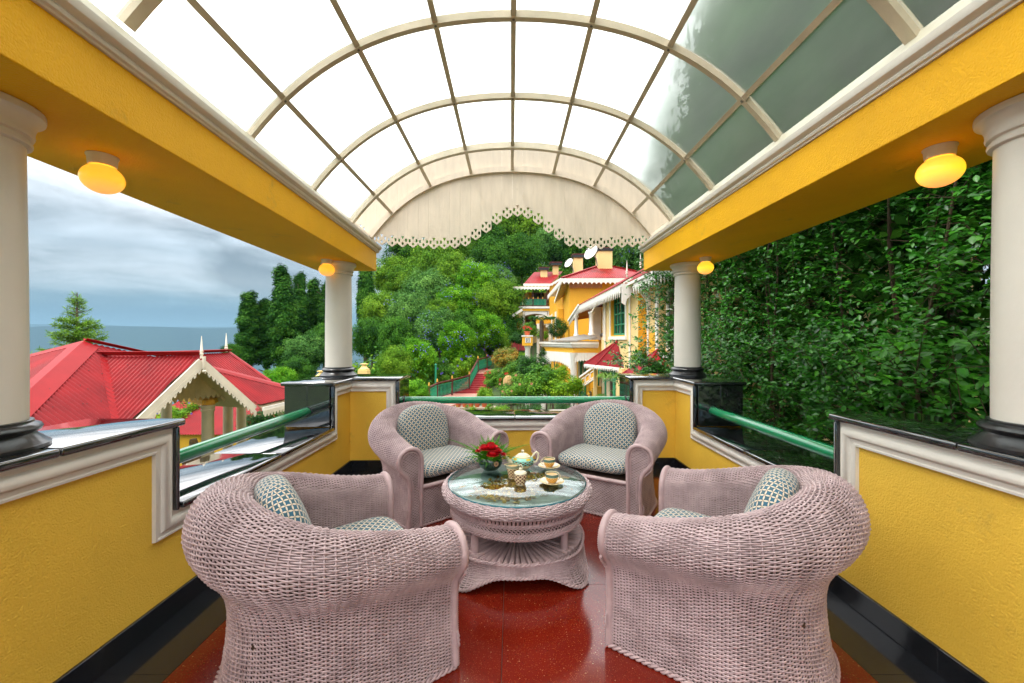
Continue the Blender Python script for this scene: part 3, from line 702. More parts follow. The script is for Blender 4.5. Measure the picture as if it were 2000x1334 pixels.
def make_chair():
    t = thing('armchair', (0, 0, 0))
    vs_b, Lb = arc_even(chair_S, .5, 10); n = int(Lb/.0081); vs, _ = arc_even(chair_S, .3, n)
    v, f = weave(chair_S, 72, vs, .0048, .00275, sub=3, flip=-1, seed=3, srad=.0042, jit=.0005, rings=5)
    o = mesh_obj('woven_shell', np_mesh('woven_shell', v, f, m_wick, smooth=True), t, True); o['kind'] = 'stuff'
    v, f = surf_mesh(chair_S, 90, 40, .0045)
    mesh_obj('shell_shade_backing', np_mesh('shell_shade_backing', v, f, m_wshade, smooth=True), t, True)  # added dark sheet behind the strands, painted as the shade of the hollow shell
    # arm fronts
    for s in (0.0, 1.0):
        vv = np.linspace(0, 1, 60); E = chair_S(np.full(60, s), vv); E = [Vector(p) for p in E]
        inner_bot = Vector((E[-1].x, E[-1].y, .012)); outl = E+[inner_bot]; yf = CYF
        side = -1 if s == 0 else 1
        pts, rs = wrapped_pole([p+Vector((0, -.006, 0)) for p in outl], .0145)
        MB().tube(pts, rs, 9).build('wrapped_border', m_wpole, t, smooth=True, local=True, sharp=60)
        # inner braid following the border
        cx = sum(p.x for p in outl)/len(outl); ins = []
        for i, p in enumerate(outl):
            a = outl[max(0, i-1)]; b = outl[min(len(outl)-1, i+1)]; d = (b-a).normalized(); nn = Vector((-d.z, 0, d.x)); nn = nn if nn.dot(Vector((cx, yf, .3))-p) > 0 else -nn
            ins.append(p+nn*.022+Vector((0, -.010, 0)))
        mb = MB(); braid(mb, [p for p in ins if p.z > .02], .0035, .003); mb.build('inner_braid', m_wpole, t, smooth=True, local=True, sharp=60)
        # woven face between
        zs = np.arange(.02, .55, .0092)
        xo = np.interp(zs, [p.z for p in E[:36]], [p.x for p in E[:36]]); top = max(p.z for p in E)
        def xr(z):
            cr = [];
            for a, b in zip(outl, outl[1:]):
                if (a.z-z)*(b.z-z) <= 0 and abs(a.z-b.z) > 1e-6: cr.append(a.x+(b.x-a.x)*(z-a.z)/(b.z-a.z))
            return (min(cr), max(cr)) if len(cr) >= 2 else None
        mb = MB(); mb2 = MB()
        for j, z in enumerate(zs):
            q = xr(z)
            if q is None or q[1]-q[0] < .03: continue
            a, b = q[0]+.008, q[1]-.008; m = max(2, int((b-a)/.007)); x0 = math.floor(a/.014)*.014
            P = [(x, yf-.004-.0028*math.cos(PI*x/.014+PI*j), z) for x in np.linspace(a, b, m+1)]; mb.tube(P, .0037, 5, cap=False)
        o = mb.build('woven_arm_front', m_wick, t, smooth=True, local=True, sharp=80); o['kind'] = 'stuff'
        mb2.slab([Vector((p.x, yf+.003, p.z)) for p in outl], (0, .004, 0)).build('arm_front_shade_backing', m_wshade, t, local=True)
    # seat front between the arms
    xa, xb = -CA+.066, CA-.066; yf = CYF+.012; mb = MB()
    for j, z in enumerate(np.arange(.018, .255, .0092)):
        m = int((xb-xa)/.007); mb.tube([(x, yf-.0028*math.cos(PI*x/.014+PI*j), z) for x in np.linspace(xa, xb, m)], .0037, 5, cap=False)
    o = mb.build('woven_seat_front', m_wick, t, smooth=True, local=True, sharp=80); o['kind'] = 'stuff'
    MB().box((xa-.02, yf+.004, .01), (xb+.02, yf+.012, .27)).build('seat_front_shade_backing', m_wshade, t, local=True)
    pts, rs = wrapped_pole([(xa, yf-.006, .272), (xb, yf-.006, .272)], .015); MB().tube(pts, rs, 9).build('seat_rail', m_wpole, t, smooth=True, local=True, sharp=60)
    MB().slab([(xa-.01, CYF+.02, .262), (xb+.01, CYF+.02, .262), (CA-.05, .05, .262), (CA*.6, .30, .262), (0, .36, .262), (-CA*.6, .30, .262), (-CA+.05, .05, .262)], (0, 0, .016)).build('seat_deck', m_wshade, t, local=True)
    # plaited foot
    vv = np.linspace(0, 1, 90); x, y, nx, ny = path_np(vv); b = backness(vv); r0 = .036*(1-b)+.038*b
    ft = [Vector((x[i]+nx[i]*r0[i], y[i]+ny[i]*r0[i], .0105)) for i in range(90)]
    ft = [Vector((-CA+.066, CYF-.006, .0105))]+ft+[Vector((CA-.066, CYF-.006, .0105))]; ft.append(Vector((-CA+.066, CYF-.004, .0105)))
    mb = MB(); braid(mb, ft, .006, .0052, turn=.05, n=6); 
    mb.build('plaited_foot', m_wpole, t, smooth=True, local=True, sharp=60)
    return t

def fabric(name='petal_lattice_fabric'):
    m, nt, b, out = nodes(name); N = nt.nodes; L = nt.links
    uv = N.new('ShaderNodeUVMap'); sp = N.new('ShaderNodeSeparateXYZ'); L.new(uv.outputs[0], sp.inputs[0])
    def mth(op, a, b=None, c=None):
        n = N.new('ShaderNodeMath'); n.operation = op
        for i, v in enumerate((a, b, c)):
            if v is None: continue
            if isinstance(v, (int, float)): n.inputs[i].default_value = v
            else: L.new(v, n.inputs[i])
        return n.outputs[0]
    K = 1/.041
    p = mth('MULTIPLY', mth('ADD', sp.outputs[0], sp.outputs[1]), K); q = mth('MULTIPLY', mth('SUBTRACT', sp.outputs[0], sp.outputs[1]), K)
    def petal(a, c):
        d = mth('ABSOLUTE', mth('SUBTRACT', a, mth('ROUND', a))); w = mth('MULTIPLY', mth('ABSOLUTE', mth('SINE', mth('MULTIPLY', c, PI))), .15)
        return mth('LESS_THAN', d, w)
    pet = mth('MAXIMUM', petal(p, q), petal(q, p))
    ck = mth('MODULO', mth('ABSOLUTE', mth('ADD', mth('FLOOR', p), mth('FLOOR', q))), 2.0)
    pe = mth('ABSOLUTE', mth('SUBTRACT', p, mth('ROUND', p))); qe = mth('ABSOLUTE', mth('SUBTRACT', q, mth('ROUND', q)))
    inn = mth('GREATER_THAN', mth('MINIMUM', pe, qe), .10)
    n = N.new('ShaderNodeTexNoise'); n.inputs['Scale'].default_value = 90; tc = N.new('ShaderNodeTexCoord'); L.new(tc.outputs['Object'], n.inputs['Vector'])
    def mix(f, a, b_):
        x = N.new('ShaderNodeMix'); x.data_type = 'RGBA'
        if isinstance(f, float): x.inputs[0].default_value = f
        else: L.new(f, x.inputs[0])
        for i, v in ((6, a), (7, b_)):
            if isinstance(v, tuple): x.inputs[i].default_value = v
            else: L.new(v, x.inputs[i])
        return x.outputs[2]
    teal = mix(n.outputs[0], (.028, .095, .155, 1), (.045, .14, .20, 1)); taupe = (.15, .11, .07, 1)
    base = mix(mth('MULTIPLY', ck, inn), taupe, teal)
    base2 = mix(mth('MULTIPLY', mth('SUBTRACT', 1.0, ck), inn), base, (.05, .11, .145, 1))
    colr = mix(pet, base2, (.66, .55, .42, 1)); L.new(colr, b.inputs['Base Color']); b.inputs['Roughness'].default_value = .85; b.inputs['Specular IOR Level'].default_value = .15
    b.inputs['Sheen Weight'].default_value = .2
    w = N.new('ShaderNodeTexNoise'); w.inputs['Scale'].default_value = 700; L.new(tc.outputs['Object'], w.inputs['Vector'])
    w2 = N.new('ShaderNodeTexNoise'); w2.inputs['Scale'].default_value = 14; L.new(tc.outputs['Object'], w2.inputs['Vector'])
    bp0 = N.new('ShaderNodeBump'); bp0.inputs['Strength'].default_value = .35; bp0.inputs['Distance'].default_value = .012; L.new(w2.outputs[0], bp0.inputs['Height'])
    bp = N.new('ShaderNodeBump'); bp.inputs['Strength'].default_value = .3; bp.inputs['Distance'].default_value = .001; L.new(w.outputs[0], bp.inputs['Height']); L.new(bp0.outputs[0], bp.inputs['Normal']); L.new(bp.outputs[0], b.inputs['Normal'])
    return m
m_fab = fabric()
m_pipe = Mt('cushion_piping', (.42, .38, .30), rough=.8, var=.25, vs=60)
def cushion(name, outline, th, crown, dome=.0, uvoff=(0, 0)):
    """closed outline (x, y) around the origin; flat pad th thick with soft edges, UV in metres"""
    n = len(outline); rings = [(0.0, 0), (.35, 0), (.65, 0), (.85, 0), (.945, 0), (.985, 0), (1.0, 0)]
    vs = []; uvs = []
    def zt(t): return th/2*(1-max(0, (t-.80)/.20)**2.4)**.55 + crown*(1-t**2)
    top = []
    for t, _ in rings[1:]:
        z = zt(t) if t < 1 else 0.0
        for x, y in outline: top.append((x*t, y*t, z, t))
    V = [(0, 0, zt(0))]+[(a, b, c) for a, b, c, _ in top]; m = len(rings)-1; UVv = [(0, 0)]+[(a*(1+(.06 if tt == 1 else 0)), b*(1+(.06 if tt == 1 else 0))) for a, b, c, tt in top]
    F = [(0, 1+j, 1+(j+1) % n) for j in range(n)]
    for i in range(m-1):
        for j in range(n): F.append((1+i*n+j, 1+(i+1)*n+j, 1+(i+1)*n+(j+1) % n, 1+i*n+(j+1) % n))
    # underside shares the rim ring
    base = len(V); rim = 1+(m-1)*n
    for i in range(m-1):
        for j in range(n): a, b_, c, tt = top[i*n+j]; V.append((a, b_, -c)); UVv.append((a, b_))
    V.append((0, 0, -zt(0))); UVv.append((0, 0)); last = len(V)-1
    for i in range(m-2):
        for j in range(n): F.append((base+i*n+j, base+i*n+(j+1) % n, base+(i+1)*n+(j+1) % n, base+(i+1)*n+j))
    for j in range(n): F.append((base+(m-2)*n+j, base+(m-2)*n+(j+1) % n, rim+(j+1) % n, rim+j)); F.append((last, base+(j+1) % n, base+j))
    me = bpy.data.meshes.new(name); me.from_pydata(V, [], F); me.materials.append(m_fab)
    uvl = me.uv_layers.new(name='UVMap')
    # side faces: use height for the texture so the pattern runs down the boxing
    for p in me.polygons:
        for li in p.loop_indices:
            vi = me.loops[li].vertex_index; x, y, z = V[vi]; r = UVv[vi]; k = 1.0
            d = math.hypot(x, y)+1e-6; ex = (zt(0)-abs(z)) if math.hypot(*r) > 0 else 0
            uvl.data[li].uv = (r[0]+x/d*ex*.9+uvoff[0], r[1]+y/d*ex*.9+uvoff[1])
    me.polygons.foreach_set('use_smooth', [True]*len(me.polygons))
    o = mesh_obj(name, me); sb = o.modifiers.new('soft', 'SUBSURF'); sb.levels = 1; sb.render_levels = 2
    return o
def sup(a, b, e, n, y1=None):
    r = []
    for i in range(n):
        t = 2*PI*i/n; c, s = math.cos(t), math.sin(t); r.append((a*abs(c)**(2/e)*(1 if c > 0 else -1), b*abs(s)**(2/e)*(1 if s > 0 else -1)))
    return r
# seat pad: straight front, round back
def seat_outline():
    pts = []
    for i in range(56):
        t = 2*PI*i/56; c, s = math.cos(t), math.sin(t)
        e = 7 if s < 0 else 2.5
        pts.append((.288*abs(c)**(2/e)*(1 if c > 0 else -1), .312*abs(s)**(2/e)*(1 if s > 0 else -1)))
    return pts
def back_outline():
    pts = []
    for i in range(56):
        t = 2*PI*i/56; c, s = math.cos(t), math.sin(t); e = 2.4 if s > 0 else 4.5
        pts.append((.235*abs(c)**(2/e)*(1 if c > 0 else -1), .205*abs(s)**(2/e)*(1 if s > 0 else -1)))
    return pts
chair0 = make_chair()
seat0 = cushion('seat_cushion', seat_outline(), .105, .003); back0 = cushion('back_cushion', back_outline(), .105, .030)
def place(o, first, loc, rot, lab, cat, grp):
    c = o if first else copy_tree(o)
    c.location = loc; c.rotation_euler = rot; tag(c, lab, cat, grp); return c
# centre, facing angle of the front (local -y), labels
def chair_at(k, fm, fdir, labs):
    """fm: middle of the seat front on the floor; fdir: where it faces"""
    f = Vector((fdir[0], fdir[1], 0)).normalized(); rz = math.atan2(f.x, -f.y); c = Vector((fm[0], fm[1], 0))-f*(-CYF)
    place(chair0, k == 0, (c.x, c.y, 0), (0, 0, rz), labs[0], 'armchair', 'wicker armchairs round the tea table')
    R = Matrix.Rotation(rz, 3, 'Z')
    sc = c+R @ Vector((0, -.045, .348)); place(seat0, k == 0, sc, (math.radians(-1.5), 0, rz), labs[1], 'cushion', 'seat cushions of the armchairs')
    tilt = labs[3]; bc = c+R @ Vector((labs[4], .165, .555)); place(back0, k == 0, bc, (math.radians(90-14+tilt), 0, rz), labs[2], 'cushion', 'back cushions of the armchairs')
chair_at(0, (-.465, 1.945), (.80, .60), ['lilac wicker tub armchair, nearest on the left, seen from its side', 'teal and cream seat cushion, mostly hidden in the near left armchair', 'teal and cream back cushion leaning in the near left armchair', -4, .02])
chair_at(1, (.665, 2.055), (-.79, .61), ['lilac wicker tub armchair, nearest on the right, seen from its side', 'teal and cream seat cushion, mostly hidden in the near right armchair', 'teal and cream back cushion leaning in the near right armchair', -4, .0])
chair_at(2, (-.395, 3.045), (.652, -.758), ['lilac wicker tub armchair at the far left, facing the flower bowl', 'teal and cream seat cushion of the far left armchair', 'plump teal and cream back cushion of the far left armchair', 2, 0])
chair_at(3, (.575, 3.08), (-.521, -.853), ['lilac wicker tub armchair at the far right, behind the two teacups', 'teal and cream seat cushion of the far right armchair', 'plump teal and cream back cushion of the far right armchair', 2, 0])

# ================================================================== tea table
TX, TY = .035, 2.47; TZ = .466
tab = thing('tea_table', (TX, TY, 0), 0, 'round lilac wicker table with a glass top and flared skirt between the armchairs', 'table')
m_tglass = None
def tglass():
    m, nt, b, out = nodes('table_glass'); N = nt.nodes; L = nt.links; nt.nodes.remove(b)
    fr = N.new('ShaderNodeFresnel'); fr.inputs['IOR'].default_value = 2.0
    gl = N.new('ShaderNodeBsdfGlossy'); gl.inputs['Roughness'].default_value = .015; gl.inputs[0].default_value = (.95, 1, .98, 1)
    tp = N.new('ShaderNodeBsdfTransparent'); tp.inputs[0].default_value = (.80, .92, .90, 1)
    mx = N.new('ShaderNodeMixShader'); L.new(fr.outputs[0], mx.inputs[0]); L.new(tp.outputs[0], mx.inputs[1]); L.new(gl.outputs[0], mx.inputs[2]); L.new(mx.outputs[0], out.inputs[0]); return m
m_tglass = tglass()
m_gedge = Mt('glass_edge', (.05, .22, .27), rough=.1, var=.3, vs=8, spec=.8, coat=.5)
MB().lathe([(0, TZ), (.405, TZ), (.4125, TZ-.004)], 96, (TX, TY, 0), cap=False).build('glass_top', m_tglass, tab, smooth=True, sharp=80)
MB().lathe([(.4127, TZ-.004), (.4135, TZ-.008), (.4127, TZ-.0125), (.405, TZ-.013)], 96, (TX, TY, 0), cap=False).build('glass_edge', m_gedge, tab, smooth=True, sharp=80)
def lathe_S(prof):
    A = np.array(prof); k = len(A)-1
    def S(u, v):
        v = np.asarray(v, float); f = np.clip(v, 0, 1)*k; i = np.clip(f.astype(int), 0, k-1); t = (f-i)[..., None]
        p0 = A[np.clip(i-1, 0, k)]; p1 = A[i]; p2 = A[i+1]; p3 = A[np.clip(i+2, 0, k)]
        q = .5*((2*p1)+(-p0+p2)*t+(2*p0-5*p1+4*p2-p3)*t**2+(-p0+3*p1-3*p2+p3)*t**3); a = 2*PI*np.asarray(u)
        return np.stack([TX+q[..., 0]*np.cos(a), TY+q[..., 0]*np.sin(a), q[..., 1]], axis=-1)
    return S
def woven(name, S, nu, sp, amp, rad, closed=True, backing=True, seed=1, flip=1, m=m_wick, sub=3, stuff=True, srad=.004):
    vs, Ln = arc_even(S, .1, 5); vs, _ = arc_even(S, .1, max(3, int(Ln/sp))); v, f = weave(S, nu, vs, amp, rad, sub=sub, closed=closed, seed=seed, flip=flip, rings=5, srad=srad)
    o = mesh_obj(name, np_mesh(name, v, f, m, smooth=True), tab)
    if stuff: o['kind'] = 'stuff'
    if backing: v, f = surf_mesh(S, 97, 12, .005); mesh_obj(name+'_shade_backing', np_mesh(name+'_shade_backing', v, f, m_wshade, smooth=True), tab)  # added backing, its dark colour stands in for shade between the strands
rimS = lathe_S([(.395, .432), (.412, .450), (.428, .449), (.440, .436), (.443, .420), (.436, .404), (.424, .394)])
woven('woven_rim', rimS, 84, .0082, .003, .0037, flip=1)
# ribbed neck
mb = MB()
for i in range(120):
    a = 2*PI*i/120; c, s = math.cos(a), math.sin(a); mb.tube([(TX+r*c, TY+r*s, z) for r, z in ((.424, .396), (.410, .384), (.402, .370), (.398, .356))], [.0085, .008, .0075, .007], 5)
o = mb.build('ribbed_neck', m_wpole, tab, smooth=True, sharp=70); o['kind'] = 'stuff'
MB().lathe([(.415, .398), (.400, .384), (.392, .370), (.388, .352)], 96, (TX, TY, 0), cap=False).build('neck_shade_backing', m_wshade, tab, smooth=True)
def ringb(r, z, rr, st, name):
    mb = MB(); braid(mb, [(TX+r*math.cos(2*PI*i/96), TY+r*math.sin(2*PI*i/96), z) for i in range(97)], rr, st, turn=.04, n=5); mb.build(name, m_wpole, tab, smooth=True, sharp=60)
ringb(.398, .353, .0045, .004, 'braided_ring'); ringb(.396, .345, .0045, .004, 'braided_ring')
mb = MB()
for i in range(110):
    a = 2*PI*i/110
    for da, ro in ((.11, 0), (-.075, -.008)):
        P = [(TX+(r+ro)*math.cos(a+da*t), TY+(r+ro)*math.sin(a+da*t), z) for r, z, t in ((.395, .342, 0), (.390, .325, .5), (.386, .306, 1))]; mb.tube(P, .0033, 5)
o = mb.build('open_lattice', m_wpole, tab, smooth=True, sharp=70); o['kind'] = 'stuff'
for r, z in ((.388, .304), (.390, .294), (.389, .284), (.384, .276)): ringb(r, z, .0045, .0042, 'braided_ring')
MB().lathe([(.0, .290), (.375, .290), (.375, .284), (.0, .284)], 64, (TX, TY, 0)).build('lower_deck', m_wshade, tab)
for a in (-129, -39, 51, 141):
    a = math.radians(a-3); c, s = math.cos(a), math.sin(a)
    MB().tube([(TX+.345*c, TY+.345*s, .146), (TX+.345*c, TY+.345*s, .286)], .0215, 20).build('leg', m_wpole, tab, smooth=True)
# shelf with radiating bands
mb = MB()
for i in range(72):
    a = 2*PI*i/72; P = [(TX+r*math.cos(a), TY+r*math.sin(a), .146+.004*(1 if i % 2 else 0)-.006*(1-r/.39)) for r in np.linspace(.04, .385, 12)]; mb.tube(P, [.0025+.0135*(r/.385) for r in np.linspace(.04, .385, 12)], 6)
o = mb.build('shelf_spokes', m_wpole, tab, smooth=True, sharp=70); o['kind'] = 'stuff'
MB().lathe([(0, .137), (.39, .140), (.39, .134), (0, .130)], 64, (TX, TY, 0)).build('shelf_board', m_wshade, tab)
def skirt_S(u, v):
    a = 2*PI*np.asarray(u); v = np.asarray(v, float); fa = math.radians(-42); k = np.cos(2*(a-fa))**2; k = k**3.2
    # k = 1 at the four feet
    k = np.maximum(0, np.cos(4*(a-fa))*.5+.5)**2.6
    rt = .392+.02*k; rb = .392+.078*k; zb = .078*(1-k)+.006; zt = .152
    r = rt+(rb-rt)*np.abs(v)**1.8-(.016*np.sin(PI*v))*(.4+.6*k); z = zt+(zb-zt)*v
    return np.stack([TX+r*np.cos(a), TY+r*np.sin(a), z], axis=-1)
v, f = weave(skirt_S, 96, np.linspace(0, 1, 19), .0028, .0037, sub=3, closed=True, seed=5, rings=5, flip=-1)
o = mesh_obj('woven_skirt', np_mesh('woven_skirt', v, f, m_wick, smooth=True), tab); o['kind'] = 'stuff'
v, f = surf_mesh(skirt_S, 97, 10, .005); mesh_obj('skirt_shade_backing', np_mesh('skirt_shade_backing', v, f, m_wshade, smooth=True), tab)
for vv_, nm in ((0, 'top_braid'), (1.0, 'hem_braid')):
    P = skirt_S(np.linspace(0, 1, 121), np.full(121, vv_)); mb = MB(); braid(mb, [Vector(p)+Vector((0, 0, .003 if vv_ else .002)) for p in P], .0055, .0048, turn=.045, n=5); mb.build(nm, m_wpole, tab, smooth=True, sharp=60)
# dried flowers and cones spread under the glass
rng = random.Random(4)
m_pot1 = Mt('dried_cone', (.30, .14, .02), rough=.7, var=.5, vs=60); m_pot2 = Mt('dried_leaf', (.20, .19, .05), rough=.7, var=.5, vs=50); m_pot3 = Mt('dried_petal', (.62, .34, .04), rough=.7, var=.4, vs=60)
MB().lathe([(0, .4305), (.397, .4305)], 64, (TX, TY, 0), cap=False).build('display_bed', Mt('display_bed', (.36, .42, .40), rough=.8, var=.3, vs=12), tab)
mb = MB()
for i in range(1500):
    cx, cy = rng.choice([(-.12, -.10), (-.08, -.16), (.02, -.05), (.12, .02), (.06, .08), (-.02, .02), (.14, -.06), (.0, -.14)])
    x = TX+cx+rng.gauss(0, .06); y = TY+cy+rng.gauss(0, .05); k = rng.random()
    if math.hypot(x-TX, y-TY) > .35: continue
    if k < .45:
        r = rng.uniform(.006, .017); mb.mat(m_pot1 if rng.random() < .6 else m_pot3).lathe([(0, 0), (r*.8, r*.3), (r, r*.8), (r*.5, r*1.4), (0, r*1.5)], 6, (x, y, .431))
    elif k < .85:
        a = rng.uniform(0, 6.28); l = rng.uniform(.015, .045); w = l*.32; c, s = math.cos(a), math.sin(a); z = .432+rng.uniform(0, .012)
        mb.mat(m_pot2 if rng.random() < .6 else m_pot3).add([(x-c*l, y-s*l, z), (x+s*w, y-c*w, z+.003), (x+c*l, y+s*l, z+.001), (x-s*w, y+c*w, z+.002)], [(0, 1, 2, 3)])
    else:
        a = rng.uniform(0, 6.28); l = rng.uniform(.03, .06); mb.mat(m_pot2).tube([(x, y, .434), (x+l*math.cos(a), y+l*math.sin(a), .440)], .0015, 4)
o = mb.build('potpourri'); tag(o, 'dried cones, leaves and petals spread under the glass of the tea table', 'dried flowers', kind='stuff')

# ================================================================== tea things
def tab_at(px, py): # where a picture point meets the glass
    Y = (EYE-TZ)*800/(py-664); return ((px-998)*Y/800, Y)
def ceramic(name, bands, rough=.18):
    """glazed pottery with printed bands by height (object z in metres)"""
    m, nt, b, out = nodes(name); N = nt.nodes; L = nt.links
    tc = N.new('ShaderNodeTexCoord'); sp = N.new('ShaderNodeSeparateXYZ'); L.new(tc.outputs['Object'], sp.inputs[0])
    def mth(op, a, b=None):
        n = N.new('ShaderNodeMath'); n.operation = op
        for i, v in enumerate((a, b)):
            if v is None: continue
            if isinstance(v, (int, float)): n.inputs[i].default_value = v
            else: L.new(v, n.inputs[i])
        return n.outputs[0]
    ang = mth('ARCTAN2', sp.outputs[1], sp.outputs[0]); last = None
    def rgb(c): n = N.new('ShaderNodeRGB'); n.outputs[0].default_value = c4(c); return n.outputs[0]
    last = rgb(bands['base'])
    for z0, z1, ca, cb, nu, hz, kind in bands['list']:
        s1 = mth('SINE', mth('MULTIPLY', ang, nu)); s2 = mth('SINE', mth('MULTIPLY', mth('SUBTRACT', sp.outputs[2], z0), 2*PI/hz))
        if kind == 'diamond': f = mth('GREATER_THAN', mth('ABSOLUTE', mth('ADD', s1, s2)), .75)
        elif kind == 'dots': f = mth('GREATER_THAN', mth('MULTIPLY', s1, s2), .35)
        elif kind == 'check': f = mth('GREATER_THAN', mth('MULTIPLY', s1, s2), 0)
        else: f = mth('GREATER_THAN', s1, -2)
        mx = N.new('ShaderNodeMix'); mx.data_type = 'RGBA'; L.new(f, mx.inputs[0]); mx.inputs[6].default_value = c4(ca); mx.inputs[7].default_value = c4(cb)
        inb = mth('MULTIPLY', mth('GREATER_THAN', sp.outputs[2], z0), mth('LESS_THAN', sp.outputs[2], z1))
        m2 = N.new('ShaderNodeMix'); m2.data_type = 'RGBA'; L.new(inb, m2.inputs[0]); L.new(last, m2.inputs[6]); L.new(mx.outputs[2], m2.inputs[7]); last = m2.outputs[2]
    L.new(last, b.inputs['Base Color']); b.inputs['Roughness'].default_value = rough; b.inputs['Coat Weight'].default_value = .4; return m
CRM = (.72, .58, .36); TEA = (.10, .26, .22); GOLD = (.55, .30, .06); AQ = (.16, .50, .40)
m_cup = ceramic('cup_glaze', dict(base=CRM, list=[(.004, .034, (.62, .27, .025), (.78, .54, .22), 16, .012, 'dots'), (.036, .052, (.17, .28, .22), (.05, .14, .12), 34, .03, 'check')]))
m_sau = Mt('saucer_glaze', (.66, .44, .16), rough=.15, var=.25, vs=40, coat=.4, col2=(.74, .60, .34))
m_pot = ceramic('teapot_glaze', dict(base=(.74, .64, .42), list=[(.030, .078, AQ, (.20, .56, .46), 9, .03, 'dots'), (.034, .062, AQ, (.16, .06, .03), 15, .016, 'diamond'), (.0625, .076, (.26, .58, .46), (.62, .44, .06), 4, .03, 'dots'), (.030, .033, GOLD, GOLD, 1, 1, 's'), (.078, .081, GOLD, GOLD, 1, 1, 's')]))
m_jug = ceramic('jug_glaze', dict(base=CRM, list=[(.004, .060, (.62, .44, .22), (.14, .05, .03), 10, .018, 'diamond'), (.062, .078, (.12, .22, .17), (.42, .36, .2), 30, .02, 'check')]))
m_sug = ceramic('sugar_bowl_glaze', dict(base=(.74, .64, .46), list=[(.006, .062, (.66, .50, .28), (.14, .04, .03), 9, .020, 'diamond')]))
m_cream2 = Mt('cream_glaze', (.76, .66, .46), rough=.16, var=.06, vs=10, coat=.4)
m_tea = Mt('milky_tea', (.62, .38, .16), rough=.12, var=.04, vs=8)
def pot_part(name, prof, m, parent, n=40, c=(0, 0, 0)):
    return MB().lathe(prof, n, c, cap=False).build(name, m, parent, smooth=True, sharp=45, local=True)
def cup(px, py, rz, lab, slab):
    x, y = tab_at(px, py); s = thing('saucer', (x, y, TZ+.001), rz, slab, 'saucer', 'saucers on the glass table')
    pot_part('dish', [(0, 0), (.026, 0), (.028, .003), (.045, .007), (.070, .016), (.0715, .018), (.069, .0185), (.045, .0105), (.026, .006), (0, .0055)], m_sau, s)
    t = thing('teacup', (x, y, TZ+.0078), rz, lab, 'teacup', 'teacups on the glass table')
    pot_part('cup_body', [(0, 0), (.021, 0), (.023, .004), (.031, .014), (.0365, .030), (.0385, .052), (.0395, .055), (.0375, .055), (.0365, .050), (.034, .030), (.028, .016), (.018, .008), (0, .007)], m_cup, t)
    pot_part('tea', [(0, .047), (.0362, .047)], m_tea, t)
    P = [(.034+.022*math.sin(a)*1.0-.0, 0, .028-.018*math.cos(a)) for a in np.linspace(.1, PI-.1, 12)]; MB().tube(P, .0036, 8).build('handle', m_cream2, t, smooth=True, local=True, sharp=80)
    return x, y
cup(1078, 945, math.radians(25), 'teacup of milky tea nearest the front edge of the table, handle to the right', 'gilt cream saucer under the front teacup, nearest the table edge')
cup(1072.5, 914, math.radians(160), 'teacup of milky tea standing behind the front one', 'gilt cream saucer under the rear teacup')
def teapot(px, py):
    x, y = tab_at(px, py); t = thing('teapot', (x, y, TZ+.001), 0, 'aqua and cream patterned teapot beside the flower bowl', 'teapot')
    pot_part('teapot_body', [(0, 0), (.034, 0), (.036, .004), (.052, .014), (.068, .032), (.0735, .050), (.068, .066), (.052, .079), (.038, .085), (.034, .086)], m_pot, t)
    ld = pot_part('lid', [(.040, .0835), (.040, .087), (.030, .094), (.014, .0995), (.006, .101), (.006, .105), (.0095, .110), (.010, .115), (.006, .120), (0, .121)], m_cream2, t)
    MB().tube([(-.055, 0, .030), (-.078, 0, .040), (-.095, 0, .060), (-.104, 0, .078), (-.112, 0, .083)], [.020, .0165, .012, .009, .008], 12).build('spout', m_cream2, t, smooth=True, local=True, sharp=60)
    MB().tube([(.060, 0, .066), (.075, 0, .090), (.092, 0, .102), (.104, 0, .092), (.104, 0, .065), (.092, 0, .040), (.068, 0, .030)], [.006, .006, .0065, .007, .0065, .006, .006], 10).build('handle', m_cream2, t, smooth=True, local=True, sharp=80)
    t.rotation_euler = (0, 0, math.radians(12)); t.scale = (1.0, 1.0, 1.0)
teapot(1021, 915)
def jug(px, py):
    x, y = tab_at(px, py); t = thing('milk_jug', (x, y, TZ+.001), math.radians(8), 'patterned milk jug with a pointed lip between teapot and sugar bowl', 'jug')
    n = 32; prof = [(.024, 0), (.026, .004), (.032, .03), (.037, .06), (.038, .078)]; vs = []; fs = []
    for side in (0, 1):
        for r, z in (prof if side == 0 else prof[::-1]):
            for j in range(n):
                a = 2*PI*j/n; lip = max(0, -math.cos(a))**8*(z/.078)**6*.016; rr = r-(.002 if side else 0)+lip; vs.append((rr*math.cos(a), rr*math.sin(a), z+(.004 if side and z < .001 else 0)+max(0, -math.cos(a))**8*(z/.078)**6*.004))
    k = 2*len(prof)
    for i in range(k-1):
        for j in range(n): fs.append((i*n+j, i*n+(j+1) % n, (i+1)*n+(j+1) % n, (i+1)*n+j))
    fs += [tuple(range(n)), tuple((k-1)*n+j for j in range(n))]
    MB().add(vs, fs).build('jug_body', m_jug, t, smooth=True, local=True, sharp=60)
    pot_part('milk', [(0, .066), (.0355, .066)], m_tea, t)
    MB().tube([(.036, 0, .070), (.050, 0, .076), (.060, 0, .064), (.056, 0, .044), (.040, 0, .030)], .0035, 8).build('handle', m_cream2, t, smooth=True, local=True, sharp=80)
jug(1001.5, 933)
